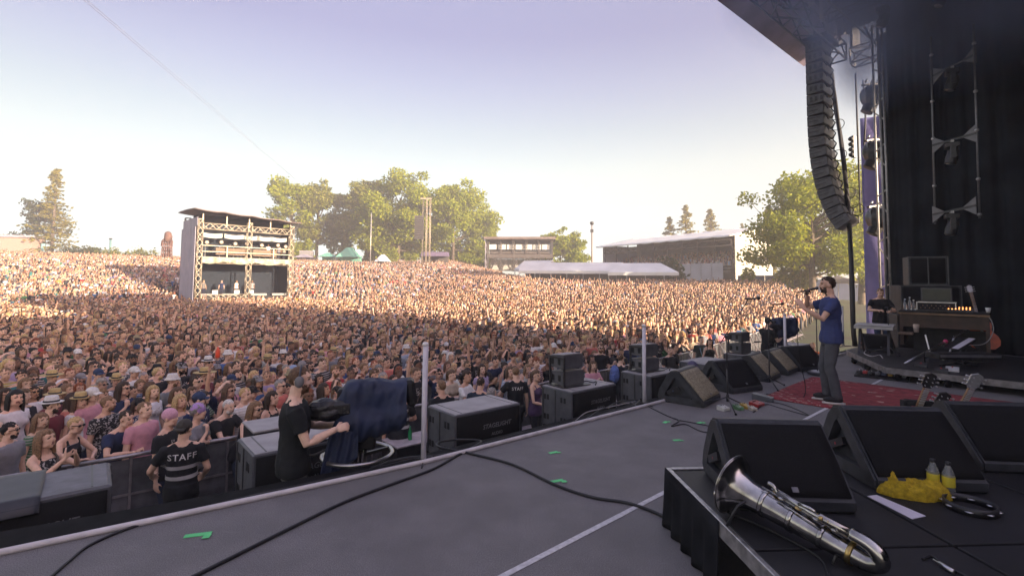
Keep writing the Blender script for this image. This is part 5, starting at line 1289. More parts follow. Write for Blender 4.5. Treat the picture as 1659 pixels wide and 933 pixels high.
# moving lamps
COVER = mat('rain_cover', (.10, .105, .115), .25, noise_amt=.4, scale=6, bump=.5, bscale=9)
def lamp(loc, rz, label, big=True, tilt=.5):
    s = 1.15 if big else .75
    r_ = thing('moving_lamp', label, 'stage lamp', loc, rz, 'stage lamps on the side ladders'); r_.scale = (s, s, s)
    mb = MB(); mb.box((0, 0, 0), (.40, .36, .16), ch=.02); mb.build('base', BLACKM, r_)
    mb = MB()
    for k in (-1, 1): mb = MB(); mb.box((k*.21, 0, -.24), (.05, .16, .40), ch=.015); mb.build('yoke_arm', BLACKM, r_)
    M = Matrix.Rotation(tilt, 3, 'X')
    mb = MB(); mb.lathe([(.05, .26), (.12, .24), (.16, .10), (.17, -.10), (.15, -.22), (.155, -.25), (.12, -.255)], (0, 0, -.36), 20, 0, M); mb.build('head', BLACKM, r_)
    if big:
        mb = MB(); mb.grid(lambda u, v: Vector((0, 0, -.20)) + Matrix.Rotation(tilt*.5, 3, 'X')@Vector(((.30+.04*math.sin(u*25))*math.sin(math.pi*min(v*.9+.08, 1))*math.cos(2*math.pi*u), (.26+.03*math.sin(u*31+1))*math.sin(math.pi*min(v*.9+.08, 1))*math.sin(2*math.pi*u), .34*math.cos(math.pi*v*.85))), 30, 12); mb.build('rain_cover', COVER, r_)
    else: mb = MB(); mb.lathe([(.118, -.256), (.119, -.262)], (0, 0, -.36), 16, 0, M); mb.build('lens', STEEL, r_)
    for k in (-1, 1): mb = MB(); mb.box((k*.1, 0, .12), (.05, .08, .10)); mb.build('clamp', ALU, r_)
    return r_
for px, py, lab in ((1411, 148, 'uppermost lamp in a rain cover beside the lavender column'), (1415, 238, 'middle lamp in a rain cover beside the lavender column'), (1420, 345, 'lowest lamp in a rain cover beside the lavender column')):
    q = P(px, py, 15.3); lamp(q, PHI+.5, lab)
    r_ = thing('gusset_bracket', 'short aluminium arm with triangular gusset carrying the ' + lab.split(' beside')[0], 'lamp bracket', q + Vector((0, 0, .2)), PHI - .6)
    mb = MB(); mb.bar((-.3, 0, -.03), (.62, 0, .10), .06); mb.build('bar', BLACKM, r_)
    mb = MB(); mb.prism([(0, -.2), (.0, .34), (.22, .1)], -.02, .02, Matrix.Translation((.52, 0, 0)) @ Matrix.Rotation(math.pi/2, 4, 'Z')); mb.build('gusset', ALU, r_)
    mb = MB()
    for k in (-.2, .0, .18): mb.tube([(k, -.02, .06), (k+.05, -.03, .16)], .03, 8)
    mb.build('clamp', STEEL, r_)
lad = thing('lamp_ladder', 'hanging pipe ladder with two cross bars in front of the drape', 'ladder', (0, 0, 0))
yl, yr = 12.5, 11.6
for x0, y0, x1, y1, y in ((1508, 60, 1515, 363, yl), (1577, 40, 1587, 354, yr)):
    mb = MB(); mb.tube([P(x0, y0, y), P(x1, y1, y)], .022, 8); mb.build('pipe', mat('dull_pipe', (.22, .22, .23), .5, .5), lad)
    mb = MB()
    for f in (.1, .35, .55, .8, .98): q = P(x0, y0, y).lerp(P(x1, y1, y), f); mb.ball(q, .045, 8, 6)
    mb.build('coupler', STEEL, lad)
for ya_, yb_, nm in ((124, 88, 0), (236, 216, 1), (348, 333, 1)):
    mb = MB(); a, b = P(1511, ya_, yl), P(1582, yb_, yr); mb.bar(a, b, .05); mb.build('cross_bar', BLACKM, lad)
    GUS = mat('grey_gusset', (.16, .16, .17), .5, .3)
    for e, s in ((a, 1), (b, -1)):
        d = (b-a).normalized()*s*.30; mb = MB(); vs = [e + Vector((0, 0, .22)), e + Vector((0, 0, -.22)), e + d]; nn = Vector((d.y, -d.x, 0)).normalized()*.012
        mb.add([v+nn for v in vs] + [v-nn for v in vs], [(0, 1, 2), (5, 4, 3), (0, 3, 4, 1), (1, 4, 5, 2), (2, 5, 3, 0)]); mb.build('gusset', GUS, lad)
    if nm: lamp(a.lerp(b, .45) + Vector((0, 0, -.14)), PHI + .3, ('upper' if ya_ < 300 else 'lower') + ' bare lamp hanging from the pipe ladder on the drape', False, .25)
    else: lamp(a.lerp(b, .45) + Vector((0, 0, -.14)), PHI + .3, 'topmost bare lamp of the pipe ladder, lost in the smoke', False, .3)

for k, (u, w, z) in enumerate(ROOFLAMPS):
    lamp(S(u, w, z), PHI + .4*k, ('first', 'second', 'third', 'fourth', 'fifth', 'sixth', 'seventh')[k] + ' dark lamp hung from the roof trusses above the stage, half lost in smoke', False, .4)
# ------------------------------------------------------------------ far field
def TZ(p): return terrain(p.x, p.y)
SUNNY = mat('sunlit_truss', (.40, .34, .26), .5, .35, noise_amt=.15)  # warm tone of sunlight put into the truss colour
SHEET = mat('pale_sheeting', (.40, .38, .45), .8, noise_amt=.1, scale=.6)
DARKI = mat('dark_interior_sheet', (.015, .022, .035), .9, noise_amt=.3)  # near-black sheets that stand in for shade inside the mixing tower
ROOFB = mat('brown_roof_sheet', (.17, .13, .12), .7, noise_amt=.2, scale=.5)
# front-of-house tower: local x along its front, y away from the stage
TW, TD, TH = 10.2, 6.4, 11.2
foh = thing('mixing_tower', 'two-storey scaffold mixing tower standing in the crowd at left', 'tower', Vector((FOHC.x, FOHC.y, GROUND)), FOHR)
def lb(name, m, fn, par=foh):
    mb = MB(); fn(mb); return mb.build(name, m, par)
X0, X1 = -TW/2, TW/2
for x in (X0+.3, 0.1, X1-.3):
    lb('column', SUNNY, lambda mb: truss(mb, (x, .3, 0), (x, .3, TH-1.0), .46, .62, .032))
for x in (X0+.3, X1-.3): lb('column', SUNNY, lambda mb: truss(mb, (x, TD-.4, 0), (x, TD-.4, TH-.4), .5, .8, .045))
for a, b in ((X0+.5, -.1), (.3, X1-.5)):
    lb('girder', SUNNY, lambda mb: truss(mb, (a, .3, TH-1.7), (b, .3, TH-1.7), .62, .62, .032))
    lb('girder', SUNNY, lambda mb: truss(mb, (a, .3, 5.75), (b, .3, 5.75), .5, .62, .032))
def rails(mb):
    for z in (6.75, 7.4): mb.bar((X0+.5, .05, z), (X1-.5, .05, z), .07)
    for x in (X0+2.9, X1-2.4): mb.bar((x, .05, 6.2), (x, .05, 7.45), .10)
lb('guard_rail', SUNNY, rails)
lb('deck', mat('deck_edge', (.42, .37, .30), .7), lambda mb: mb.box((0, TD/2, 6.15), (TW-.3, TD-.4, .10)))
lb('deck_fascia', mat('draped_net', (.42, .40, .30), .9, noise_amt=.4, scale=2), lambda mb: mb.grid(lambda u, v: (X0+.5+(TW-1.0)*u, .0 + .05*math.sin(u*70), 6.12 - (.58+.12*math.sin(u*19))*v), 60, 4, thick=(0, .03, 0)))
lb('lower_shade_sheet', DARKI, lambda mb: (mb.box((0, 3.9, 5.95), (TW-.5, 3.6, .05)), mb.box((0, 4.2, 3.0), (TW-.5, .05, 6.0)), mb.box((X0+.35, 2.4, 3.0), (.05, 3.6, 6.0)), mb.box((X1-.35, 2.4, 3.0), (.05, 3.6, 6.0))))  # dark lining added for the shade of the lower bays
lb('upper_shade_sheet', DARKI, lambda mb: (mb.box((0, 3.2, 8.5), (TW-.5, .05, 4.6)), mb.box((X1-.3, 2.0, 8.2), (.05, 2.4, 4.0)), mb.box((X0+.3, 2.0, 8.2), (.05, 2.4, 4.0)), mb.box((0, 1.9, 10.75), (TW-.4, 3.0, .04))))  # dark lining added for the shade under the tower roof
lb('side_sheet', SHEET, lambda mb: [mb.box((X0-.06, .9+TD/5*k+.3, 4.9), (.05, TD/5-.06, 9.2)) for k in range(5)])
lb('side_sheet', SHEET, lambda mb: mb.box((X0-.03, TD/2, 9.95), (.04, TD, .95)))
lb('roof', ROOFB, lambda mb: mb.grid(lambda u, v: (X0-.5+(TW+1.0)*u, -.9+(TD+1.4)*v, TH + .10 - .10*abs(math.sin(u*math.pi*4)) - .55*u - .45*(1-v)**2*.6 + .2), 32, 8, thick=(0, 0, -.10)))
for k in range(5): lb('roof_post', SUNNY, lambda mb: mb.bar((X0+.5+k*(TW-1)/4, .2, TH-1.6), (X0+.5+k*(TW-1)/4, .2, TH-.35), .10))
lb('inner_banner', mat('white_banner', (.66, .64, .60), .8), lambda mb: [mb.grid(lambda u, v: (x0+1.9*u, .9, 8.85 - .48*v - .10*math.sin(math.pi*u)), 6, 2, thick=(0, .03, 0)) for x0 in (X0+.7, X0+2.8, X0+5.0-.3, 1.0, 2.6)])
lb('brown_panel', mat('brown_board', (.20, .14, .10), .8), lambda mb: (mb.box((-1.6, .5, 6.85), (3.2, .05, .75)), mb.box((1.9, .5, 6.85), (2.6, .05, .75))))
LAMPF = mat('lamp_front', (.45, .38, .30), .3)
for k, x in enumerate((X0+1.0, X0+2.4, X0+4.0-.2, X0+5.1-.1, 1.5, 3.3, 4.2)):
    def sp_(mb): mb.lathe([(.20, 0), (.28, .1), (.30, .45), (.22, .5)], (x, .9, 7.75+.1*(k % 2)), 12, 0, Matrix.Rotation(math.pi/2, 3, 'X')); mb.bar((x, 1.0, 7.8), (x, 1.0, 6.2), .06)
    o = lb('spotlight', BLACKM, sp_); lb('lens', LAMPF, lambda mb: mb.lathe([(.20, 0), (.18, .03)], (x, .39, 7.75+.1*(k % 2)), 12, 0, Matrix.Rotation(math.pi/2, 3, 'X')), o)
lb('desk', mat('desk_grey', (.30, .29, .28), .6), lambda mb: [mb.box((x, 1.4, 2.05), (1.7, .7, .25)) for x in (X0+1.6, X0+3.7, 1.6, 3.9)])
lb('desk', mat('desk_white', (.62, .62, .60), .5), lambda mb: [mb.box((x, 1.35, 2.35), (.55, .1, .4)) for x in (X0+2.2, X0+4.4, .8)])
lb('floor_riser', BLACK, lambda mb: mb.box((0, 2.0, .95), (TW-1.2, 3.4, 1.9)))
lb('front_net', SUNNY, lambda mb: truss(mb, (X0+.6, .25, 1.9), (-.2, .25, 1.9), .4, .6, .03))
def small_person(p, rz, ps, hair, top, label, cat_group, leg=(.03, .03, .05)):
    return person(p, rz, ps, hair, HAIRS[rnd.choice(HW)], 0, 0, TOPS[top], rnd.choice(SKINS), 0, label, cat_group, 1.0, leg, seed=len(label))
def FL(x, y, z): return Vector((FOHC.x, FOHC.y, GROUND)) + Matrix.Rotation(FOHR, 3, 'Z')@Vector((x, y, z))
for x, y, z, ps, hair, top, lab in ((X1-1.55, .8, 6.22, 'm_stand', 'short', 'grey', 'left of the two people standing at the upper right rail of the mixing tower'), (X1-.95, .8, 6.22, 'm_cross', 'short', 'beige', 'right of the two people standing at the upper right rail of the mixing tower'), (2.55, 1.4, 6.22, 'm_stand', 'short', 'white', 'person in white on the upper deck of the mixing tower'),
                                    (X0+1.2, 1.9, 1.9, 'm_stand', 'short', 'black', 'leftmost person behind the lower mixing desks'), (X0+3.0, 2.0, 1.9, 'm_stand', 'short', 'navy', 'person in navy behind the lower mixing desks'), (X0+4.5, 1.9, 1.9, 'f_stand', 'long', 'white', 'person in white behind the lower mixing desks'), (1.1, 2.0, 1.9, 'm_stand', 'short', 'grey', 'person right of the centre column in the mixing tower')):
    small_person(FL(x, y, z), FOHR + math.pi + rnd.uniform(-.4, .4), ps, hair, top, lab, None)
# speaker delay mast
yd = 100; m0 = P(690, 418, yd); m0.z = terrain(m0.x, m0.y)
mast = thing('speaker_mast', 'tall three-pole mast carrying a hanging speaker column before the trees', 'mast', m0)
topz = P(690, 322, yd).z - m0.z
for dx in (-.75, 0, .65):
    lb('pole', SUNNY, lambda mb: truss(mb, (dx, abs(dx)*.6, 0), (dx, abs(dx)*.6, topz*(1 if dx >= 0 else .99)), .22, .7, .045, n=5), mast)
lb('head_beam', SUNNY, lambda mb: mb.bar((-1.3, 0, topz), (.9, 0, topz), .3), mast)
zt = P(678, 350, yd).z - m0.z
for k in range(11): lb('speaker_box', mat('dark_speaker', (.06, .055, .055), .6), lambda mb: mb.box((-1.45, -.4, zt-.22-.44*k), (1.7, .8, .38)), mast)
lb('chain', BLACKM, lambda mb: mb.bar((-1.3, 0, topz), (-1.45, -.3, zt), .06), mast)
mk = thing('speaker_mast_pole', 'thin pale pole left of the speaker mast', 'pole', Vector((P(600, 415, 105).x, 105, terrain(P(600, 415, 105).x, 105))))
lb('shaft', ALU, lambda mb: mb.tube([(0, 0, 0), (0, 0, P(600, 345, 105).z - mk.location.z)], .10, 6), mk)
# small second stage
y2 = 112; a = P(788, 432, y2); zb = a.z - 1
st2 = thing('far_stage', 'small far scaffold stage with a row of white panels under its roof', 'stage', Vector((P(842, 430, y2).x, y2, zb)), R(-4))
w2 = (P(898, 430, y2).x - P(787, 430, y2).x); h2 = P(842, 385, y2).z - zb
DKS = mat('dark_scaffold', (.10, .085, .08), .7, noise_amt=.2)
lb('roof', ROOFB, lambda mb: mb.box((0, 3, h2-.2), (w2+.6, 9, .5)), st2)
for k in range(6): lb('post', DKS, lambda mb: truss(mb, (-w2/2+.5+k*(w2-1)/5, .2, 0), (-w2/2+.5+k*(w2-1)/5, .2, h2-.4), .35, .7, .05, n=5), st2)
for k in range(7): lb('panel', mat('pale_panel', (.70, .70, .68), .6), lambda mb: mb.box((-w2/2+1.6+k*(w2-3.4)/6, .6, h2-2.1), ((w2-3.4)/6-.25, .08, 1.15)), st2)
lb('deck', DKS, lambda mb: (mb.box((0, 2.5, h2*.45), (w2-.4, 5, .9)), mb.box((0, 2.2, h2*.56), (w2-2, 4, .5))), st2)
lb('side_sheet', SHEET, lambda mb: mb.box((-w2/2-.1, 3.5, h2/2), (.1, 7.2, h2-.3)), st2)
lb('brace', DKS, lambda mb: [mb.bar((x, 0, 0), (x+1.8*s, 0, h2*.4), .14) for x in np.arange(-w2/2+1, w2/2-1, 2.4) for s in (-1, 1)], st2)
lb('lower_cloth', mat('pale_lower_cloth', (.55, .52, .48), .8), lambda mb: mb.box((0, 4.4, h2*.2), (w2-1.2, .08, h2*.36)), st2)
lb('back_cloth', DARKI, lambda mb: mb.box((0, 5.5, h2*.75), (w2-.5, .08, h2*.42)), st2)
# grandstand
gR = P(1187, 450, 76); gL = P(978, 450, 101); gR.z = gL.z = .6
dv = (gR - gL); GL_ = dv.length; rzg = math.atan2(dv.y, dv.x)
gs = thing('grandstand', 'roofed grandstand full of people with white roof sheeting at right', 'grandstand', gL, rzg)
zr1 = P(1187, 383, 76).z - .6; zr0 = zr1
GD = 10.0; WPVC = mat('white_roof_pvc', (.78, .80, .77), .5, noise_amt=.08, scale=.4)
lb('roof', WPVC, lambda mb: mb.grid(lambda u, v: (-1.0 + (GL_+1.5)*u, -1.2 + (GD+1.0)*v, zr1 + .1 + 2.3*v - .10*abs(math.sin(u*math.pi*10))), 60, 6, thick=(0, 0, -.2)), gs)
lb('end_sheet', mat('end_wall_sheeting', (.62, .60, .52), .8, noise_amt=.25, scale=.5), lambda mb: mb.grid(lambda u, v: (GL_+.35 + .08*math.sin(u*23), .1 + GD*u, .05 + (zr1+.05+2.2*u)*v), 30, 14, thick=(.06, 0, 0)), gs)
lb('end_sheet', SHEET, lambda mb: mb.box((-.3, GD/2, zr1/2+.4), (.06, GD-.2, zr1)), gs)
lb('front_girder', DKS, lambda mb: truss(mb, (.2, .3, zr1-.9), (GL_-.1, .3, zr1-.9), .9, 1.1, .06, n=5), gs)
for k in range(10): lb('post', DKS, lambda mb: mb.bar((.2+k*(GL_-.4)/9, .3, 0), (.2+k*(GL_-.4)/9, .3, zr1), .16), gs)
lb('back_wall', mat('dim_back_cloth', (.17, .15, .14), .9), lambda mb: mb.box((GL_/2, GD-.3, zr1/2+1.05), (GL_+.4, .1, zr1+2.1)), gs)
lb('terrace', DKS, lambda mb: [mb.box((GL_/2, .6+.85*k, 3.1+.22*k), (GL_-.5, .86, .30+.04*k)) for k in range(10)], gs)
lb('front_rail', ALU, lambda mb: [mb.bar((.3, .12, 3.2+.5*k), (GL_-.3, .12, 3.2+.5*k), .06) for k in range(3)], gs)
lb('front_sheet', mat('grey_scrim', (.46, .47, .52), .7, noise_amt=.1, scale=.5), lambda mb: [mb.box((GL_*.70+k*2.05, -.02, 2.3), (1.95, .06, 4.5)) for k in range(4)], gs)
lb('under_scaffold', DKS, lambda mb: [mb.bar((x, .5, 0), (x+1.7, .5, 2.6), .10) for x in np.arange(.5, GL_*.68, 1.8)], gs)
def GP(x, y, z): return gL + Matrix.Rotation(rzg, 3, 'Z')@Vector((x, y, z))
pts = []
for k in range(9):
    for x in np.arange(.8, GL_-.9, .55):
        if rnd.random() < .88: q = GP(x + rnd.uniform(-.15, .15), .6+.85*k, 3.30+.24*k); pts.append(tuple(q))
crowd_object('grandstand_crowd', pts, .16, 'rows of spectators standing inside the roofed grandstand', ['white', 'white', 'beige', 'pink', 'grey', 'navy', 'maroon', 'pale blue'], lambda p: rzg + math.pi + .3)
# long white tents
for (xa, xb, yy, z0, z1, hip, lab) in ((840, 1010, 78, 4.0, 5.3, 0, 'long low white tent behind the crowd, left half'), (985, 1100, 70, 4.1, 5.4, 1, 'white hipped tent behind the crowd with open gable'), (833, 880, 84, 4.2, 5.6, 0, 'small pale tent with box sign at the left end of the long tents')):
    pa, pb = P(xa, 455, yy), P(xb, 455, yy*.96); pa.z = pb.z = terrain(pa.x, pa.y); L_ = (pb-pa).length
    t = thing('white_tent', lab, 'tent', pa, math.atan2(pb.y-pa.y, pb.x-pa.x), None)
    h0, h1 = z0-1.5, z1-1.4
    def rf(mb):
        vs = [(0, 0, h0), (L_, 0, h0), (L_, 6, h0), (0, 6, h0), (1.8 if hip else .0, 3, h1), (L_-2.4 if hip else L_, 3, h1)]
        mb.add(vs + [(x, y, z-.12) for x, y, z in vs], [(0, 1, 5, 4), (2, 3, 4, 5), (1, 2, 5), (3, 0, 4), (6, 10, 11, 7), (8, 11, 10, 9), (7, 11, 8), (9, 10, 6), (0, 6, 7, 1), (1, 7, 8, 2), (2, 8, 9, 3), (3, 9, 6, 0)])
    lb('roof', WPVC, rf, t)
    lb('valance', WPVC, lambda mb: mb.box((L_/2, -.03, h0-.25), (L_, .04, .4)), t)
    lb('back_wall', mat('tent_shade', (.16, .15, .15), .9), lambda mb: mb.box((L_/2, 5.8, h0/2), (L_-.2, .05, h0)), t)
    for k in range(int(L_/2.5)+1): lb('leg', ALU, lambda mb: mb.bar((min(L_-.1, .1+2.5*k), 0.05, 0), (min(L_-.1, .1+2.5*k), .05, h0-.1), .10), t)
# lamp pole
q = P(959, 440, 85); q.z = TZ(q); lp = thing('lamp_pole', 'tall slim pole with small dark head between the tents and grandstand', 'pole', q)
zt = P(959, 362, 85).z - lp.location.z
lb('shaft', mat('pole_brown', (.25, .17, .13), .6), lambda mb: mb.tube([(0, 0, 0), (0, 0, zt)], [.16, .10], 8), lp); lb('head', BLACKM, lambda mb: (mb.lathe([(.12, 0), (.32, .15), (.32, .5), (.2, .6)], (0, 0, zt-.3), 10), mb.box((0, 0, zt-1.3), (.5, .4, .5))), lp)
# dark fence at right
fl = thing('blue_hoarding', 'dark blue hoarding closing the field below the right trees', 'fence', (0, 0, 0))
NAVY = mat('navy_scrim', (.05, .065, .13), .8, noise_amt=.2, scale=1)
fp = [P(x, 462, y) for x, y in ((1196, 74), (1240, 70), (1290, 68), (1350, 67), (1420, 66), (1480, 65))]
for a, b in zip(fp[:-1], fp[1:]):
    k = max(2, int((b-a).length/2.4))
    for i in range(k):
        p0, p1 = a.lerp(b, i/k), a.lerp(b, (i+.96)/k); GB = TZ(p0) - .1; lb('panel', NAVY, lambda mb: mb.add([(p0.x, p0.y, GB), (p1.x, p1.y, GB), (p1.x, p1.y, GB+2.4), (p0.x, p0.y, GB+2.4), (p0.x, p0.y+.1, GB), (p1.x, p1.y+.1, GB), (p1.x, p1.y+.1, GB+2.4), (p0.x, p0.y+.1, GB+2.4)], [(0, 1, 2, 3), (5, 4, 7, 6), (3, 2, 6, 7), (1, 5, 6, 2), (4, 0, 3, 7)]), fl)
# parasols
for i, (px, y, lab) in enumerate(((1358, 63, 'pale market parasol behind the singer'), (1383, 61, 'pale peach market parasol by the hanging cable'), (1310, 62, 'pale low parasol at the foot of the big right tree'))):
    q = P(px, 468, y); q.z = TZ(q); t = thing('parasol', lab, 'parasol', q, 0, 'pale parasols under the right trees')
    lb('canopy', mat('parasol_cloth', (.60, .48, .40), .8), lambda mb: mb.lathe([(2.0, 2.35), (2.02, 2.38), (1.0, 2.8), (.05, 3.15), (.03, 3.12)], n=8, smooth=False), t); lb('pole', ALU, lambda mb: mb.tube([(0, 0, 0), (0, 0, 3.2)], .04, 6), t)
# left skyline
q = P(58, 412, 118); q.z = TZ(q); bl = thing('kiosk', 'tan kiosk with flat roof cut off by the left edge', 'building', q, .1)
lb('wall', mat('tan_board', (.45, .30, .25), .8), lambda mb: mb.box((-3.5, 0, 3.2), (8, 4, 6.6)), bl); lb('roof', SHEET, lambda mb: mb.box((-3.2, 0, 6.8), (9, 5, .5)), bl); lb('counter', SHEET, lambda mb: mb.box((-.5, -2.4, .6), (12, .8, .8)), bl)
q = P(69, 410, 116); q.z = TZ(q); bn = thing('banner_flag', 'tall narrow teal banner beside the tan kiosk', 'banner', q)
lb('cloth', mat('teal_banner', (.25, .48, .50), .8), lambda mb: mb.grid(lambda u, v: (-.45+.9*u, .1*math.sin(v*5+u*2), .5+4.6*v), 4, 8, thick=(0, .04, 0)), bn); lb('pole', ALU, lambda mb: mb.tube([(-.5, 0, 0), (-.5, 0, 5.4)], .05, 6), bn)
q = P(178, 412, 120); q.z = TZ(q); bp = thing('signal_post', 'thin teal post on the far left skyline', 'pole', q)
lb('shaft', mat('teal_post', (.12, .25, .26), .7), lambda mb: mb.tube([(0, 0, 0), (0, 0, P(178, 387, 120).z - q.z)], .2, 6), bp); lb('cap', BLACKM, lambda mb: mb.box((0, 0, P(178, 387, 120).z - q.z), (.5, .5, .3)), bp)
ys = 95; q = P(270, 412, ys); q.z = TZ(q); sc_ = thing('scaffold_sculpture', 'brown figure-like tower with round head on the skyline left of the mixing tower', 'sculpture', q)
BRN = mat('rust_brown', (.16, .085, .07), .8, noise_amt=.4, scale=1.5); k_ = ys/800
zz = lambda py: P(270, py, ys).z - q.z
for x0, x1 in ((-.9, -.45), (.15, .2), (.85, .5)): lb('leg', BRN, lambda mb: truss(mb, (x0, 0, 0), (x1, 0, zz(388)), .42, .6, .08, n=5), sc_)
lb('torso', BRN, lambda mb: mb.lathe([(.3, 0), (.62, .5), (.7, 1.2), (.4, 1.8), (.25, 2.1)], (.15, 0, zz(393)), 10), sc_); lb('head', BRN, lambda mb: mb.ball((.1, 0, zz(380)), (.62, .6, .62)), sc_)
lb('arm', BRN, lambda mb: (mb.tube([(-.4, 0, zz(386)), (-1.0, 0, zz(391)), (-1.05, 0, zz(399))], .16, 6), mb.tube([(.6, 0, zz(386)), (.95, 0, zz(391)), (.9, 0, zz(399))], .16, 6)), sc_)
GRNT = mat('green_tent_cloth', (.16, .42, .34), .7); VIO = mat('violet_board', (.14, .11, .20), .7)
def tent(px0, px1, py, y, cl, lab, peak=1.6, wall=1.8):
    a, b = P(px0, py, y), P(px1, py, y); q = (a+b)/2; q.z = TZ(q) + .6; w_ = (b-a).length; t = thing('small_tent', lab, 'tent', q, 0)
    lb('roof', cl, lambda mb: mb.add([(-w_/2, -1.5, wall), (w_/2, -1.5, wall), (w_/2, 1.5, wall), (-w_/2, 1.5, wall), (-w_*.12, 0, wall+peak), (w_*.12, 0, wall+peak)], [(0, 1, 5, 4), (2, 3, 4, 5), (1, 2, 5), (3, 0, 4), (3, 2, 1, 0)]), t)
    lb('wall', cl, lambda mb: mb.box((0, 1.3, wall/2), (w_-.2, .06, wall)), t)
    for sx in (-1, 1): lb('leg', ALU, lambda mb: mb.bar((sx*(w_/2-.1), -1.4, 0), (sx*(w_/2-.1), -1.4, wall), .08), t)
tent(518, 545, 414, 118, GRNT, 'green tent left of the peaked green one on the skyline', 1.0, 2.0); tent(547, 584, 414, 116, GRNT, 'peaked green tent right of its lower green neighbour', 2.3, 2.0); tent(609, 632, 417, 112, WPVC, 'little white tent on the skyline before the big trees', 1.6, 1.2); tent(478, 508, 412, 122, SHEET, 'pale tent beside the grey cabin on the skyline', .8, 2.0)
q = P(497, 412, 125); q.z = TZ(q); cb = thing('grey_cabin', 'grey box cabin on the skyline right of the mixing tower', 'cabin', q)
lb('body', mat('cabin_grey', (.26, .25, .26), .7), lambda mb: mb.box((0, 0, 2.3), (2.6, 2.4, 3.9)), cb); lb('roof', SHEET, lambda mb: mb.box((0, 0, 4.3), (2.8, 2.6, .2)), cb)
q = P(705, 428, 106); q.z = TZ(q); vs_ = thing('violet_stall', 'low violet-roofed stall beside the speaker mast', 'stall', q)
lb('roof', VIO, lambda mb: mb.box((0, 0, 3.2), (5.6, 3, .9)), vs_); lb('wall', DKS, lambda mb: mb.box((0, 1.2, 1.4), (5.4, .1, 2.8)), vs_)
for sx in (-2.7, 2.7): lb('post', DKS, lambda mb: mb.bar((sx, -1.3, 0), (sx, -1.3, 3), .2), vs_)
# overhead wires
for k, dx in enumerate((0, 5)):
    mb = MB(); mb.tube(curve_pts([P(100+dx, -30, 24), P(250+dx, 98, 45), P(352+dx, 185, 68), P(480, 292, 118)], 10), .014, 5); tag(mb.build('overhead_wire', mat('wire_grey', (.30, .30, .38), .6)), ('left' if k == 0 else 'right') + ' of the two thin wires crossing the sky to the trees', 'wire')
# ------------------------------------------------------------------ trees
BARK = mat('bark', (.10, .075, .055), .9, noise_amt=.4, scale=3, bump=.8, bscale=8)
def leaf_mat(name, c1, c2):
    if name in MATS: return MATS[name]
    m = bpy.data.materials.new(name); m.use_nodes = True; n = m.node_tree; b = n.nodes['Principled BSDF']
    b.inputs['Roughness'].default_value = .6; b.inputs['Specular IOR Level'].default_value = .25
    gi = n.nodes.new('ShaderNodeNewGeometry'); mx = n.nodes.new('ShaderNodeMix'); mx.data_type = 'RGBA'
    mx.inputs[6].default_value = (*c1, 1); mx.inputs[7].default_value = (*c2, 1); n.links.new(gi.outputs['Random Per Island'], mx.inputs[0])
    n.links.new(mx.outputs[2], b.inputs['Base Color'])
    tr = n.nodes.new('ShaderNodeBsdfTranslucent'); n.links.new(mx.outputs[2], tr.inputs['Color'])
    ms = n.nodes.new('ShaderNodeMixShader'); ms.inputs[0].default_value = .48
    n.links.new(b.outputs[0], ms.inputs[1]); n.links.new(tr.outputs[0], ms.inputs[2]); n.links.new(ms.outputs[0], n.nodes['Material Output'].inputs[0])
    MATS[name] = m; return m
LEAF1 = leaf_mat('summer_leaves', (.16, .215, .010), (.35, .37, .018)); LEAF2 = leaf_mat('oak_leaves', (.12, .15, .018), (.28, .27, .028)); LEAF3 = leaf_mat('dark_leaves', (.030, .050, .018), (.07, .085, .022)); NEED = leaf_mat('needles', (.15, .15, .025), (.34, .28, .045))
def leaf_mesh(name, C, size, m, seed, flat=.0):
    rng = np.random.default_rng(seed); n = len(C); C = np.asarray(C)
    a = rng.normal(size=(n, 3)); a[:, 2] *= (1-flat); a /= np.linalg.norm(a, axis=1)[:, None]
    b = rng.normal(size=(n, 3)); b -= (b*a).sum(1)[:, None]*a; b /= np.linalg.norm(b, axis=1)[:, None]
    s = (size*rng.uniform(.55, 1.25, n))[:, None]
    V_ = np.stack([C - a*s, C - b*s*.55, C + a*s, C + b*s*.55], 1).reshape(-1, 3)
    me = bpy.data.meshes.new(name); me.vertices.add(4*n); me.vertices.foreach_set('co', V_.ravel())
    me.loops.add(4*n); me.loops.foreach_set('vertex_index', np.arange(4*n)); me.polygons.add(n); me.polygons.foreach_set('loop_start', np.arange(0, 4*n, 4)); me.polygons.foreach_set('loop_total', np.full(n, 4))
    me.materials.append(m); me.update(); me.validate(); return me
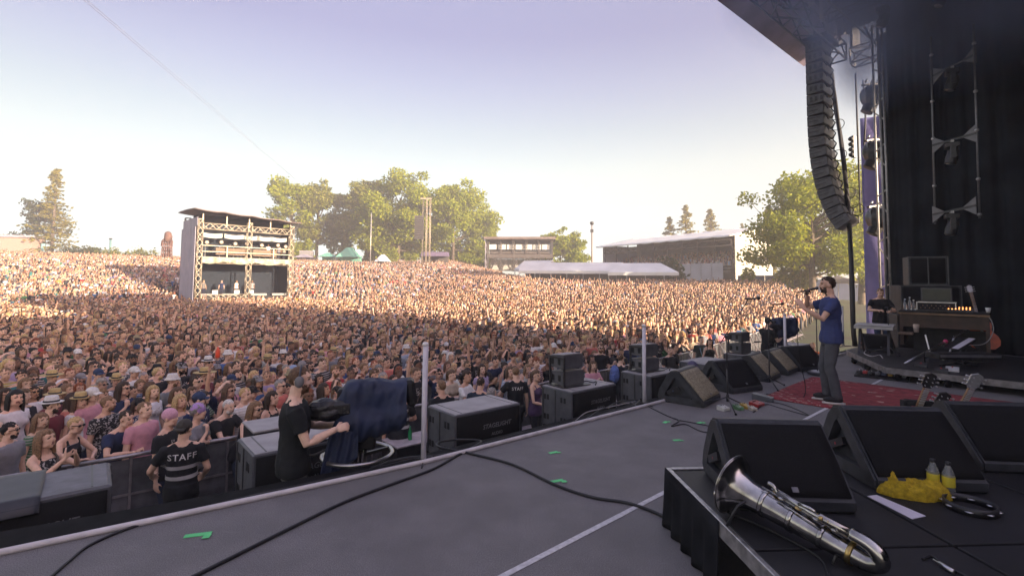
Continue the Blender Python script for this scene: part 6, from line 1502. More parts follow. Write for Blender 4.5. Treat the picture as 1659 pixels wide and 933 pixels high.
def broad_tree(base, h, w, label, m, leaves, size, seed, trunk=.32, group=None, low=.25, lean=0, sparse=1.0):
    rng = np.random.default_rng(seed); r_ = thing('tree', label, 'tree', base, 0, group)
    mb = MB(); r0 = h*.020+.05
    tp = [Vector((0, 0, -.3)), Vector((.02*h*rng.normal()*.3, 0, h*.2)), Vector((lean*.4, .0, h*.45)), Vector((lean, 0, h*.8))]
    mb.tube(curve_pts(tp, 4), [r0*(1.25-.075*i) for i in range(13)], 8)
    cl = []
    nb = int(16 + 10*sparse)
    for i in range(nb):
        f = trunk + (1-trunk)*rng.uniform(0, 1)**.9; z0 = h*(f*.72); th = rng.uniform(0, 2*math.pi)
        fr = math.sin(math.pi*min(1, max(.06, (f-low*.6)/(1.04-low*.6)))**.85)
        rad = w/2*(.35+.65*fr)*rng.uniform(.55, 1.0)
        a = Vector((lean*f*.8, 0, z0)); e = Vector((rad*math.cos(th)+lean*f, rad*math.sin(th), min(h*.97, h*f + rng.uniform(-.04, .08)*h)))
        mid = a.lerp(e, .5) + Vector((0, 0, -.03*h))
        mb.tube(curve_pts([a, mid, e], 3), [r0*.42, r0*.36, r0*.3, r0*.24, r0*.18, r0*.12, r0*.05], 5)
        cl.append((e, rng.uniform(.13, .23)*w)); cl.append((mid.lerp(e, .6), rng.uniform(.11, .19)*w))
        for q in range(2):
            e2 = e + Vector(rng.normal(size=3))*w*.13; mb.tube([mid.lerp(e, .5), e2], [r0*.16, r0*.04], 4); cl.append((e2, rng.uniform(.06, .13)*w))
    mb.build('trunk', BARK, r_)
    pts = []; tot = sum(c[1]**2 for c in cl)
    for e, rr in cl:
        k = int(leaves*rr**2/tot); d = rng.normal(size=(k, 3)); d /= np.linalg.norm(d, axis=1)[:, None]; d *= (rng.uniform(.15, 1, k)**.45)[:, None]*rr; d[:, 2] *= .62
        pts.append(np.array(e)[None] + d + rng.normal(size=(k, 3))*rr*.10)
    pts = np.concatenate(pts); pts = pts[pts[:, 2] > h*.06]
    link('crown', leaf_mesh('crown', pts, size, m, seed), r_); return r_
def conifer(base, h, w, label, seed, n=5200, size=.3, group=None, bare=.15):
    rng = np.random.default_rng(seed); r_ = thing('conifer_tree', label, 'tree', base, 0, group)
    mb = MB(); mb.tube([(0, 0, -.3), (0, 0, h*.5), (0, 0, h)], [h*.016+.05, h*.010+.03, .02], 8); pts = []
    nw = int(h*1.5)
    for i in range(nw):
        f = bare + (1-bare)*(i+.3)/nw; z = h*f; L_ = w/2*(1-f)**.75*rng.uniform(.7, 1.15) + .25
        for j in range(5):
            if rng.uniform() < .12: continue
            th = rng.uniform(0, 6.28); l = L_*rng.uniform(.6, 1.1); e = Vector((l*math.cos(th), l*math.sin(th), z - .12*l + rng.uniform(-.2, .2))); a = Vector((0, 0, z)); md = a.lerp(e, .55) + Vector((0, 0, .06*l)); e2 = e + Vector((0, 0, .06*l))
            mb.tube([a, md, e2], [.06, .04, .012], 4)
            k = int(n/(nw*4.4)); t = rng.uniform(.15, 1, k); c = np.array([list(a.lerp(md, x/.55) if x < .55 else md.lerp(e2, (x-.55)/.45)) for x in t]); sp = .06 + .16*l*t
            pts.append(c + np.stack([rng.normal(size=k)*sp*.55, rng.normal(size=k)*sp*.55, -np.abs(rng.normal(size=k))*.30], 1))
    mb.build('trunk', BARK, r_); link('crown', leaf_mesh('crown', np.concatenate(pts), size, NEED, seed, .5), r_); return r_
def at(px, py, y):
    q = P(px, py, y); q.z = terrain(q.x, q.y); return q
def top_h(px, py, y): return P(px, py, y).z - at(px, py, y).z
ROW = [(470, 281, 64, 138, LEAF1, 'tallest pale tree at the left end of the row, right of the mixing tower', 3000, .16), (512, 303, 56, 142, LEAF2, 'thin-crowned tree with bare stems, second in the row', 1700, .3), (553, 309, 44, 146, LEAF2, 'narrow darker tree, third in the row', 1900, .25), (592, 299, 58, 140, LEAF2, 'open tree just left of the biggest green crown', 2400, .22),
       (646, 292, 88, 134, LEAF1, 'big full tree directly left of the speaker mast', 5200, .12), (734, 311, 92, 136, LEAF1, 'big rounded tree directly right of the speaker mast', 5400, .10), (783, 356, 44, 140, LEAF1, 'low bright tree above the far stage', 2600, .05), (908, 388, 60, 128, LEAF1, 'low bright tree right of the far stage', 2800, .05), (672, 330, 60, 150, LEAF2, 'tree seen between the two big crowns behind the speaker mast', 2400, .1)]
for i, (px, py, wpx, y, m, lab, lv, tr) in enumerate(ROW):
    tr *= .6
    broad_tree(at(px, 440, y), top_h(px, py, y), wpx*1.30*y/800, lab, m, int(lv*5), .44, 11+i, tr, 'trees behind the crowd', low=.12 if tr < .15 else .3)
broad_tree(at(1318, 470, 55), top_h(1312, 278, 55), 180*55/800, 'large spreading tree at right behind the singer', LEAF1, 22000, .24, 41, .14, 'trees behind the crowd', low=.1)
broad_tree(at(1284, 470, 60), top_h(1284, 330, 60), 80*60/800, 'dense tree beside the grandstand end wall', LEAF2, 7500, .28, 43, .10, 'trees behind the crowd', low=.1)
broad_tree(at(1395, 470, 58), top_h(1395, 292, 58), 100*58/800, 'pale tree behind the hanging cables', LEAF1, 7000, .28, 44, .12, 'trees behind the crowd', low=.1)
broad_tree(at(1460, 470, 58), top_h(1450, 330, 58), 100*58/800, 'tree half hidden by the stage tower', LEAF2, 2800, .28, 47, .12, 'trees behind the crowd', low=.1)
for px, py, wpx, y, lab, sd in ((82, 272, 96, 118, 'tall open conifer at the left edge of the field', 51), (1085, 350, 46, 128, 'leftmost of the three conifers behind the grandstand', 52), (1112, 331, 52, 126, 'tallest of the three conifers behind the grandstand', 53), (1152, 337, 54, 130, 'rightmost of the three conifers behind the grandstand', 54), (1203, 361, 16, 140, 'tiny conifer tip above the grandstand roof', 55), (1246, 336, 36, 84, 'slim conifer right of the grandstand', 56)):
    conifer(at(px, 440, y), top_h(px, py, y), wpx*(1.0 if px < 100 else 1.55)*y/800, lab, sd, 3000 if wpx > 60 else 2200, .38, 'conifers on the skyline', .08 if px < 100 else .2)
broad_tree(at(56, 440, 122), top_h(56, 330, 122), 60*.15, 'dark leafy tree behind the tall conifer at left', LEAF3, 2400, .42, 61, .1, 'trees behind the crowd')
def bush(px, py, wpx, y, lab, m, n, sd, size=.32):
    q = at(px, 440, y); h = max(1.2, P(px, py, y).z - q.z); w = wpx*y/800; rng = np.random.default_rng(sd); r_ = thing('bush', lab, 'bush', q, 0, 'bushes along the skyline')
    mb = MB()
    for k in range(7): th = rng.uniform(0, 6.28); mb.tube([(w*.1*math.cos(th), w*.1*math.sin(th), -.2), (w*.3*math.cos(th), w*.25*math.sin(th), h*.75)], [.09, .02], 5)
    mb.build('stem', BARK, r_)
    pts = []
    for k in range(12):
        c = np.array([rng.uniform(-.42, .42)*w, rng.uniform(-.25, .25)*w, h*rng.uniform(.3, .82)]); d = rng.normal(size=(n//12, 3))*np.array([w*.10, w*.10, h*.13]); pts.append(c+d)
    link('foliage', leaf_mesh('foliage', np.concatenate(pts), size, m, sd), r_)
for i, b in enumerate(((105, 396, 60, 116, 'dark bush right of the tan kiosk', LEAF3, 1500), (140, 400, 50, 118, 'rounded bush left of the teal post', LEAF3, 1200), (165, 402, 40, 119, 'low bush at the foot of the teal post', LEAF2, 900), (190, 404, 26, 118, 'small olive bush right of the teal post', LEAF2, 700), (218, 402, 30, 118, 'sparse bush midway to the brown sculpture', LEAF2, 600), (238, 404, 26, 117, 'small bush beside the brown sculpture', LEAF2, 600),
                       (892, 421, 46, 90, 'grey green bush at the end of the far stage', LEAF3, 1300), (1092, 418, 50, 72, 'grey green bush before the grandstand', LEAF3, 1800), (1211, 438, 18, 66, 'bright round bush at the grandstand corner', LEAF1, 700), (780, 425, 30, 118, 'green bush at the left foot of the far stage', LEAF1, 700))):
    bush(*b, 70+i)
# ------------------------------------------------------------------ people on stage and in the pit
from mathutils.bvhtree import BVHTree
GRIP = 1.05
HP = {
 'singer': pose(R=dict(w=(.10, .265, 1.475), hint=(1, -.2, -.9), d=(-.75, .35, .55), n=(-.35, -.75, .35), curl=1.0), L=dict(w=(.25, .37, 1.31), hint=(.2, -.5, -1), d=(-.25, .5, .8), n=(-1, .2, .2), curl=.22), beard=1.0, stance=.11, stepR=.05, stepL=-.03, pitch=.02),
 'camera': pose(R=dict(w=(.19, .33, 1.22), hint=(.3, -.6, -1), d=(-.1, 1, .15), n=(-.8, 0, -.6), curl=.75), L=dict(w=(.16, .42, 1.16), hint=(.4, -.5, -1), d=(-.1, 1, 0), n=(-.8, 0, -.6), curl=.75), beard=1.2, yaw=-.12, lean=.0, pitch=.08),
 'guard': pose(R=dict(w=(.24, .20, .98), hint=(.45, -1, 0), d=(-.3, .8, -.5), n=(-.8, -.2, -.3), curl=.5), L=dict(w=(.33, .30, 1.04), hint=(.6, -.8, -.3), d=(-.1, .9, -.4), n=(-.7, .1, -.7), curl=.5), yaw=-.55, belly=.03),
 'guard2': pose(R=dict(w=(.20, .38, 1.08), hint=(.8, -.6, -.5), d=(-.2, .9, .1), n=(-.8, -.1, -.5), curl=.5), L=dict(HANG), lean=.12, pitch=.25),
 'guard3': pose(R=dict(HANG), L=dict(HANG), yaw=.35),
 'guard4': pose(R=dict(HANG), L=dict(w=(.22, .36, 1.16), hint=(.8, -.6, -.5), d=(-.2, .9, .1), n=(-.8, -.1, -.5), curl=.4), yaw=-.3, belly=.03),
 'purple': pose(sex='f', sleeve='tank', R=dict(w=(.12, .30, 1.08), hint=(.8, -.6, -.6), d=(-.5, .8, .1), n=(-.8, -.4, 0), curl=.6), L=dict(w=(.10, .31, 1.06), hint=(.8, -.6, -.6), d=(-.5, .8, .1), n=(-.8, -.4, 0), curl=.6), yaw=-.2),
 'keys': pose(R=dict(w=(.14, .34, 1.18), hint=(.9, -.5, -.6), d=(-.5, .8, .1), n=(-.3, -.2, -.9), curl=.6), L=dict(w=(.14, .30, 1.16), hint=(.9, -.5, -.6), d=(-.6, .7, .1), n=(-.3, -.2, -.9), curl=.6), pitch=.28, belly=.02),
}
HL = {k: build_pose(v, k, hi=k in ('singer', 'camera', 'guard', 'purple'), tgt=(14000, 6000, 4500) if k in ('singer', 'camera', 'guard') else (6000, 2600, 1800)) for k, v in HP.items()}
for s in (0, 1): HAIRLIB[('short', s+10)] = hair_mesh('short', hi=True, seed=s*5+1)
def on_back(me, text, size, z, width=None, gap=.004, shear=0.0):
    bv = BVHTree.FromPolygons([v.co for v in me.vertices], [tuple(p.vertices) for p in me.polygons])
    t = text_mesh(text, size, ext=0, spacing=1.15, shear=shear)
    bm = bmesh.new(); bm.from_mesh(t); bmesh.ops.triangulate(bm, faces=bm.faces); bmesh.ops.subdivide_edges(bm, edges=[e for e in bm.edges if e.calc_length() > .02], cuts=1); bm.to_mesh(t); bm.free()
    for v in t.vertices:
        o = Vector((v.co.x, -1, z + v.co.y)); h = bv.ray_cast(o, Vector((0, 1, 0)))
        y = h[0].y if h[0] is not None else -.12
        v.co = Vector((o.x, y-gap, o.z))
    t.materials.append(mat('reflective_white', (.62, .60, .58), .45)); return t
def band(me, z, h_, name, gap=.006, tilt=0.0):
    bv = BVHTree.FromPolygons([v.co for v in me.vertices], [tuple(p.vertices) for p in me.polygons]); mb = MB(); vs = []; n = 40
    for j in range(n):
        a = 2*math.pi*j/n; d = Vector((math.cos(a), math.sin(a), 0))
        for k in (0, 1):
            zz_ = z + h_*k; o = Vector((0, 0, zz_)); far_ = o + d*.33
            hit = bv.ray_cast(far_, -d); p = hit[0] if hit[0] is not None and hit[0].xy.length < .245 else o + d*.18
            vs.append(Vector((0, 0, zz_)) + Vector((p.x, p.y, 0)) + d*gap)
    mb.add(vs, [(2*j, 2*((j+1) % n), 2*((j+1) % n)+1, 2*j+1) for j in range(n)], 0, True)
    return mb.mesh(name, mat('reflective_stripe', (.42, .41, .41), .4))
def hero(key, p, rz, hair, hcol, hat, hatcol, top, leg, label, h=1.0, skin=0, gl=0, staff=0, stripes=False, seed=0, group=None):
    r_ = person(p, rz, key, hair, HAIRS[hcol], hat, hatcol, top, SKINS[skin], gl, label, group, h, leg, HL, True, seed)
    sh = next(c for c in r_.children if c.name.startswith('shirt'))
    if staff: link('lettering', on_back(HL[key]['shirt'], 'STAFF', staff, 1.335), sh)
    if stripes:
        for z in (1.185, 1.06): link('reflective_stripe', band(HL[key]['shirt'], z, .045, 'reflective_stripe'), sh)
    return r_
def look(dx, dy): return math.atan2(-dx, dy)
q = G(1350, 653); sp_ = hero('singer', Vector((q.x, q.y, .016)), look(-.93, .36), 'short', 'dark brown', 0, 0, (.045, .062, .17), (.080, .084, .094), 'singer in a blue tee and grey jeans speaking into a microphone on the red carpet', 1.03, 1)
Ms = Matrix.Translation(sp_.location) @ Matrix.Rotation(sp_.rotation_euler.z, 4, 'Z') @ Matrix.Scale(1.03, 4)
m0_, m1_ = Ms@Vector((.02, .145, 1.60)), Ms@Vector((.055, .36, 1.545)); d = (m1_-m0_).normalized()
hm = thing('hand_microphone', 'hand microphone held at the mouth of the singer in blue', 'microphone', (0, 0, 0))
mb = MB(); mb.tube([m0_+d*.04, m1_], [.017, .012], 12); mb.build('body', BLACKM, hm); mb = MB(); mb.ball(m0_+d*.018, .027, 14, 10); mb.build('head_grille', mat('mic_grille', (.10, .10, .11), .35, .8), hm)
mb = MB(); mb.tube(curve_pts([m1_, m1_ + d*.05 + Vector((0, 0, -.04)), m1_ + Vector((-.02, .05, -.35)), m1_ + Vector((0, .1, -.9)), Vector((m1_.x+.1, m1_.y+.15, .02)), Vector((m1_.x-.4, m1_.y+.3, .02))]), .006, 6); mb.build('cable', CABLE, hm)

cm = hero('camera', Vector((-1.99, 4.62, -.90)), look(.90, .44), 'crop', 'brown', 0, 0, (.013, .015, .017), (.13, .12, .11), 'bearded cameraman in black tee and headphones steering the near covered camera', 1.03, 2)
hpn = MB(); arc = [(.088*math.cos(a), -.008, .012 + .112*math.sin(a)) for a in np.linspace(-.05, math.pi+.05, 18)]; hpn.tube(arc, .010, 8)
o = hpn.build('headphones', mat('headphone_band', (.05, .055, .07), .5), cm); o.matrix_local = HL['camera']['H']
for s in (-1, 1):
    hpn = MB(); hpn.lathe([(.034, 0), (.040, .006), (.040, .026), (.030, .036), (.008, .038)], (s*.074, -.006, -.004), 18, 0, Matrix.Rotation(s*math.pi/2, 3, 'Y') @ Matrix.Diagonal((1.25, 1, 1))); hpn.build('ear_cup', mat('ear_cup', (.16, .16, .17), .4), o)
q = G(297, 703, GROUND+1.62); q.z = GROUND
hero('guard', q, look(-.52, .85), 'short', 'dark brown', 'backcap', (.055, .05, .042), (.013, .014, .017), (.014, .015, .018), 'guard in a black STAFF vest with two reflective stripes and cap, by the barrier', 1.02, 0, 0, .105, True)
q = G(648, 640, GROUND+1.62); q.z = GROUND
hero('guard2', q, look(-.35, .93), 'short', 'black', 0, 0, (.013, .014, .017), (.014, .015, .018), 'guard in STAFF tee partly hidden behind the near covered camera', 1.0, 3, 0, .10, True)
q = G(716, 630, GROUND+1.64); q.z = GROUND
hero('guard3', q, look(-.5, .86), 'short', 'light brown', 0, 0, (.013, .015, .020), (.014, .015, .018), 'brown-haired guard in STAFF tee behind the long bass speaker', 1.02, 1, 0, .09)
q = G(836, 606, GROUND+1.66); q.z = GROUND
hero('guard4', q, look(-.35, .93), 'crop', 'light brown', 0, 0, (.013, .015, .020), (.014, .015, .018), 'shaven-headed guard in STAFF vest leaning toward the front row', 1.03, 2, 0, .085, False)
q = G(867, 610, GROUND+1.62); q.z = GROUND
pw = hero('purple', q, look(.55, -.30), 'pony', 'brown', 0, 0, (.09, .055, .12), (.018, .02, .028), 'woman in a purple patterned vest standing in the pit with a shoulder strap', 1.0, 0, 0)
for px, py, key, lk, hair, hc, top, lab, hh, z_ in (
    (795, 634, 'guard3', (.7, .5), 'short', 'grey', (.02, .03, .05), 'grey-haired man peering over the lid of the long bass speaker', 1.0, 1.70), (776, 622, 'guard2', (.2, .9), 'short', 'dark brown', (.02, .03, .05), 'dark-haired man crouching behind the grey-haired man at the long bass speaker', 1.0, 1.64),
    (1005, 581, 'guard3', (.8, .5), 'short', 'brown', (.02, .022, .03), 'man in dark tee with a blue backpack in the pit', 1.0, 1.64), (1136, 552, 'guard3', (-.2, -1), 'short', 'black', (.05, .06, .05), 'security man with pale lanyard facing the stage in the pit', 1.02, 1.64),
    (1085, 568, 'guard4', (.4, -.9), 'crop', 'brown', (.02, .02, .022), 'shaven man in black beside the small speakers and the second pole', 1.0, 1.64), (1092, 562, 'guard3', (.6, -.5), 'short', 'dark brown', (.02, .02, .022), 'dark-haired man in black just behind the shaven man', 1.0, 1.66)):
    q = G(px, py, GROUND+z_)
    q.z = GROUND; o = hero(key, q, look(*lk), hair, hc, 0, 0, top, (.02, .022, .03), lab, hh, rnd.randrange(5), 0, 0, False, 1)
    if 'backpack' in lab:
        mb = MB(); mb.ball((0, -.20, 1.26), (.15, .10, .23), 16, 12); mb.box((0, -.285, 1.18), (.2, .05, .18), ch=.02); mb.build('backpack', mat('backpack_blue', (.10, .16, .42), .8, noise_amt=.3), o)
    if 'lanyard' in lab:
        mb = MB(); mb.tube(curve_pts([Vector((-.07, .06, 1.46)), Vector((-.05, .16, 1.30)), Vector((0, .165, 1.12)), Vector((.05, .16, 1.30)), Vector((.07, .06, 1.46))], 5), .010, 6); mb.build('lanyard', mat('lanyard_blue', (.30, .48, .62), .7), o)
q = G(1150, 556, GROUND+1.6); q.z = GROUND; hero('purple', q, look(-.2, -1), 'long', 'dark brown', 0, 0, (.02, .022, .02), (.02, .02, .02), 'long-haired woman in black beside the security man', 1.0, 0)
q = P(1121, 596, 9.3); hero('guard3', Vector((q.x, q.y, q.z - 1.60)), look(-.1, -1), 'short', 'dark brown', 'cap', (.10, .09, .16), (.02, .02, .022), (.02, .02, .02), 'man in a two-tone cap looking up between the gold wedge and bare speaker lid', .98, 2)
mb = MB(); mb.box((q.x, q.y, (GROUND + q.z - 1.60)/2 - .01), (.8, .8, q.z - 1.60 - GROUND - .03), PHI, ch=.01); tag(mb.build('pit_step', BLACK), 'black box step in the pit under the man in the cap', 'step')
q = P(1316, 536, 16.2); q.z = GROUND; hero('guard3', q, look(-.6, -.6), 'short', 'blond', 0, 0, (.75, .16, .03), (.02, .02, .025), 'person in a bright orange vest beside the farthest bass speaker', 1.0, 1)
kz = P(1426, 466, 12.6).z
hero('keys', Vector((P(1426, 500, 12.6).x, 12.6, -.02)), look(-.35, -.95), 'short', 'light brown', 0, 0, (.012, .013, .016), (.03, .045, .09), 'musician in black tee and glasses standing behind the keyboard stand', kz/1.755, 0)

# ------------------------------------------------------------------ the two pit cameras
BLUEC = mat('navy_rain_cover', (.008, .017, .052), .65, noise_amt=.35, scale=4, bump=.35, bscale=14)
def camera_rig(base, rz, label, deck=-.90):
    r_ = thing('broadcast_camera', label, 'camera', base, rz, 'covered cameras in the pit')     # local +x: lens
    mb = MB(); mb.tube([(0, 0, .06), (0, 0, .55)], .085, 16); mb.tube([(0, 0, .5), (0, 0, .98)], .055, 16)
    for k in range(4): a = .6+k*math.pi/2; mb.tube([(.05*math.cos(a), .05*math.sin(a), .14), (.085*math.cos(a), .085*math.sin(a), .95)], .018, 8)
    mb.build('column', BLACKM, r_)
    mb = MB()
    for k in range(3): a = .5+k*2.094; mb.bar((0, 0, .12), (.5*math.cos(a), .5*math.sin(a), .06), .08, .06)
    mb.build('pedestal', BLACKM, r_)
    mb = MB(); rg = [(.33*math.cos(a), .33*math.sin(a), .92) for a in np.linspace(0, 2*math.pi, 37)]; mb.tube(rg, .020, 10, caps=False); mb.build('steering_ring', mat('ring_chrome', (.40, .39, .39), .3, .9), r_)
    mb = MB()
    for k in range(3): a = .4+k*2.094; mb.bar((.05*math.cos(a), .05*math.sin(a), .90), (.33*math.cos(a), .33*math.sin(a), .92), .03)
    mb.build('ring_spoke', BLACKM, r_)
    mb = MB(); mb.box((0, 0, 1.05), (.34, .22, .14), ch=.02); mb.build('pan_head', BLACK, r_)
    mb = MB(); mb.box((.10, 0, 1.36), (.60, .18, .26), ch=.03); mb.box((-.10, 0, 1.50), (.2, .16, .12), ch=.02); mb.build('body', BLACK, r_)
    # draped cover
    def cover(u, v):                                    # a nylon hood pulled over camera and lens, gathered behind
        th = 2*math.pi*u; c = math.cos(th); s = math.sin(th); x = -.20 + .66*v
        top = 1.60 + .045*math.sin(math.pi*min(1, v*1.25)) + .02*v; sag = 1.03 + .03*math.sin(v*5) + .36*max(0, v-.42)**1.2
        hw = .175 + .02*math.sin(v*6+.5); e = .62
        z = (top+sag)/2 + (top-sag)/2*(abs(s)**e*(1 if s > 0 else -1)); y = hw*(abs(c)**e*(1 if c > 0 else -1))*(1.18 if s < 0 else .92)
        low = max(0, -s)
        fold = .022*math.sin(x*34 + z*6)*(.35+low) + .012*math.sin(x*61 - z*15)*(.4+low)
        nz = noise.noise(Vector((x*5, y*5, z*4)))*.030 + noise.noise(Vector((x*15, y*12+3, z*9)))*.014
        end = 1 - .45*max(0, .12-v)/.12
        return Vector((x + nz*.5 - .05*low*(1-v), (y + (fold+nz)*(1 if y >= 0 else -1))*end, 1.33 + (z-1.33)*end + nz*.8))
    mb = MB(); mb.grid(cover, 72, 40); mb.v[:] = mb.v
    mb.build('rain_cover', BLUEC, r_)
    mb = MB(); mb.grid(lambda a, b: Vector((-.24 + .26*a - .10*b*(1-a), -.215 - .018*math.sin(a*19+b*2) - .02*b, 1.20 - .52*b*(1 - .55*a))), 20, 10, thick=(0, .012, 0)); mb.build('cover_flap', BLUEC, r_)
    mb = MB(); mb.box((.50, 0, 1.50), (.10, .22, .26), Matrix.Rotation(-.15, 3, 'Y'), ch=.03); mb.build('lens_hood', BLACK, r_)
    vf = MB(); vf.grid(lambda u, v: Vector((-.44 + .32*v, -.12 + (.105+.014*math.sin(u*31+v*5))*math.cos(2*math.pi*u)*(.35+.65*math.sin(math.pi*min(v*.8+.14, 1))), 1.38 + (.105+.016*math.sin(u*19-v*7))*math.sin(2*math.pi*u)*(.35+.65*math.sin(math.pi*min(v*.8+.14, 1))))), 30, 12); vf.box((-.24, -.12, 1.40), (.40, .15, .14), ch=.03); vf.build('viewfinder_hood', mat('black_bag', (.012, .012, .014), .35, noise_amt=.3, bump=.7, bscale=25), r_)
    for s in (-1, 1):
        mb = MB(); mb.tube([(-.16, s*.13, 1.06), (-.36, s*.20, 1.0), (-.56, s*.24, .99)], .013, 8); mb.tube([(-.44, s*.215, .995), (-.57, s*.24, .99)], .021, 8); mb.build('pan_bar', BLACKM, r_)
    mb = MB(); mb.tube(curve_pts([Vector((-.1, -.1, 1.05)), Vector((-.22, -.2, .78)), Vector((-.38, -.16, .72)), Vector((-.46, -.1, .84)), Vector((-.45, -.05, 1.1))]), .009, 6); mb.build('cable', CABLE, r_)
    pl = thing('camera_platform', 'black platform in the pit under the ' + label.split(' in ')[0], 'platform', (base[0], base[1], GROUND), PHI)
    mb = MB(); mb.box((-.35, .06, (deck-GROUND)-.02), (2.2, 1.0, .04), ch=.005); mb.build('deck', BLACK, pl)
    mb = MB()
    for x in (-1.35, .65):
        for y in (-.35, .47): mb.bar((x, y, .0), (x, y, deck-GROUND-.04), .06)
    mb.build('leg', BLACKM, pl)
    return r_
camera_rig(Vector((-1.50, 4.95, -.90)), .22, 'near broadcast camera in a navy rain cover with steering ring')
q = P(1262, 560, 13.0); camera_rig(Vector((q.x, q.y, -.78)), .3, 'far broadcast camera in a navy rain cover by the third pole', -.78)
q = P(1243, 520, 12.8); hero('camera', Vector((q.x - .0, q.y, -.78)), look(.9, .44), 'crop', 'dark brown', 'cap', (.02, .02, .025), (.014, .015, .018), (.03, .04, .06), 'far cameraman in black tee at the far covered camera', .93, 2)
# things held up in the crowd
mb = MB(); q = P(353, 572, 10.4)
rb = thing('red_bottle', 'red plastic bottle held high over the crowd at left', 'bottle', q)
mb.lathe([(.03, -.10), (.045, -.09), (.045, .05), (.018, .10), (.016, .13)], n=12); mb.build('bottle', mat('red_plastic', (.75, .08, .03), .4), rb)

w_ = ppl[0]; Lw = LIB['f_phone']; a_, b_ = Lw['joints']['R'][2], Lw['joints']['L'][2]; c_ = (a_+b_)/2 + Vector((0, .02, .11))
ph = thing('phone', 'dark phone held up by the leftmost woman at the barrier', 'phone', w_.location + Matrix.Rotation(w_.rotation_euler.z, 3, 'Z')@c_*w_.scale.x, w_.rotation_euler.z)
mb = MB(); mb.box((0, 0, 0), (.15, .010, .075), ch=.003); mb.build('case', mat('phone_case', (.03, .03, .05), .3), ph); mb = MB(); mb.lathe([(.008, 0), (.008, .004)], (.05, .005, .02), 10, 0, Matrix.Rotation(-math.pi/2, 3, 'X')); mb.build('camera_lens', SHADE, ph)
# ------------------------------------------------------------------ keyboard riser and backline
KR = thing('keyboard_riser', 'low rolling riser with pale edge under the keyboards', 'riser', (0, 0, 0))
polyk = [S(11.1, 2.5), S(13.3, 3.72), S(15.0, 3.72), S(15.0, -3.2), S(11.1, -3.2)]; n = len(polyk)
mb = MB(); mb.add([(p.x, p.y, .225) for p in polyk] + [(p.x, p.y, .20) for p in polyk], [tuple(range(n-1, -1, -1)), tuple(range(n, 2*n))] + [(i, (i+1) % n, n+(i+1) % n, n+i) for i in range(n)]); mb.build('deck', DECK, KR)
mb = MB()
for a, b in zip(polyk, polyk[1:] + polyk[:1]): mb.bar(Vector((a.x, a.y, .17)), Vector((b.x, b.y, .17)), .05, .105)
mb.build('edge_beam', mat('riser_edge', (.22, .21, .21), .5, .5, noise_amt=.3), KR)
for p in [polyk[0].lerp(polyk[1], f) for f in (.08, .42, .78)] + [polyk[4].lerp(polyk[0], f) for f in (.35, .6, .85, .97)]:
    mb = MB(); mb.lathe([(.055, -.02), (.06, -.015), (.06, .015), (.055, .02)], (p.x, p.y, .06), 14, 0, Matrix.Rotation(math.pi/2, 3, 'X')); mb.box((p.x, p.y, .115), (.08, .08, .03)); mb.build('caster', RUBBER, KR)
GREYK = mat('keyboard_grey', (.42, .41, .39), .5); WOODK = mat('organ_wood', (.042, .020, .012), .45, noise_amt=.35, scale=6); WOODE = mat('shelf_edge', (.20, .12, .06), .5, noise_amt=.2)
yk = 11.2
ka, kb = P(1386, 521, yk), P(1449, 531, yk-.5); kz_ = (ka.z+kb.z)/2; d = (kb-ka); d.z = 0; L_ = d.length; rzk = math.atan2(d.y, d.x)
kbd = thing('keyboard', 'pale grey keyboard on black legs at the left end of the riser', 'keyboard', Vector((ka.x, ka.y, .225)), rzk)
mb = MB(); mb.prism([(-.18, kz_-.225-.09), (.20, kz_-.225-.09), (.20, kz_-.225+.02), (-.02, kz_-.225), (-.18, kz_-.225-.03)], 0, L_); mb.build('case', GREYK, kbd)
mb = MB()
for i in range(22): mb.box((.05 + (L_-.1)*(i+.5)/22, -.10, kz_-.225-.005), ((L_-.1)/22*.85, .13, .012))
mb.build('key_bed', WHITE, kbd)
for x in (.08, L_-.1):
    for s in (-1, 1): mb = MB(); mb.bar((x, s*.02, kz_-.33), (x + (.02), s*.26, .0), .045, .03); mb.build('leg', BLACKM, kbd)
mb = MB(); mb.bar((.08, .1, .4), (L_-.1, .1, .4), .03); mb.build('cross_bar', BLACKM, kbd)
mon = wedge(P(1385, 566, 11.4).xy.to_3d() + Vector((.55, .05, .225)), R(110), 'dark monitor speaker under the grey keyboard', GRILLE, .85)
# organ rig
oa, ob = P(1456, 506, 10.9), P(1604, 513, 9.9); oz = (oa.z+ob.z)/2; d = ob-oa; d.z = 0; L_ = d.length; rzo = math.atan2(d.y, d.x)
org = thing('keyboard_console', 'long wooden keyboard console carrying small gear on the riser', 'keyboard', Vector((oa.x, oa.y, .225)), rzo); z0 = oz - .225
def ol(name, m, fn): mb = MB(); fn(mb); return mb.build(name, m, org)
ol('top', BLACK, lambda mb: mb.box((L_/2, .28, z0+.03), (L_, .62, .06), ch=.005)); ol('shelf_edge', WOODE, lambda mb: mb.box((L_/2, -.045, z0+.0), (L_, .03, .035)))
ol('front_board', WOODK, lambda mb: mb.box((L_/2, .02, z0-.16), (L_-.05, .05, .26))); ol('side_panel', WOODK, lambda mb: mb.box((.04, .3, z0/2+.1), (.06, .6, z0-.22))); ol('side_panel', WOODK, lambda mb: mb.box((L_-.04, .3, z0/2), (.06, .6, z0-.05)))
ol('black_keys', BLACKM, lambda mb: [mb.box((.3+(L_-.6)*(i+.5)/40, .02+.0, z0+.07), (.018, .12, .02)) for i in range(40)])
ol('lower_box', BLACK, lambda mb: mb.box((L_*.55, .42, z0*.35), (L_*.8, .3, z0*.55))); ol('pedal_leg', STEEL, lambda mb: (mb.bar((L_*.30, .05, z0*.5), (L_*.36, -.05, .0), .025), mb.bar((L_*.62, .1, z0*.5), (L_*.55, -.05, 0), .025)))
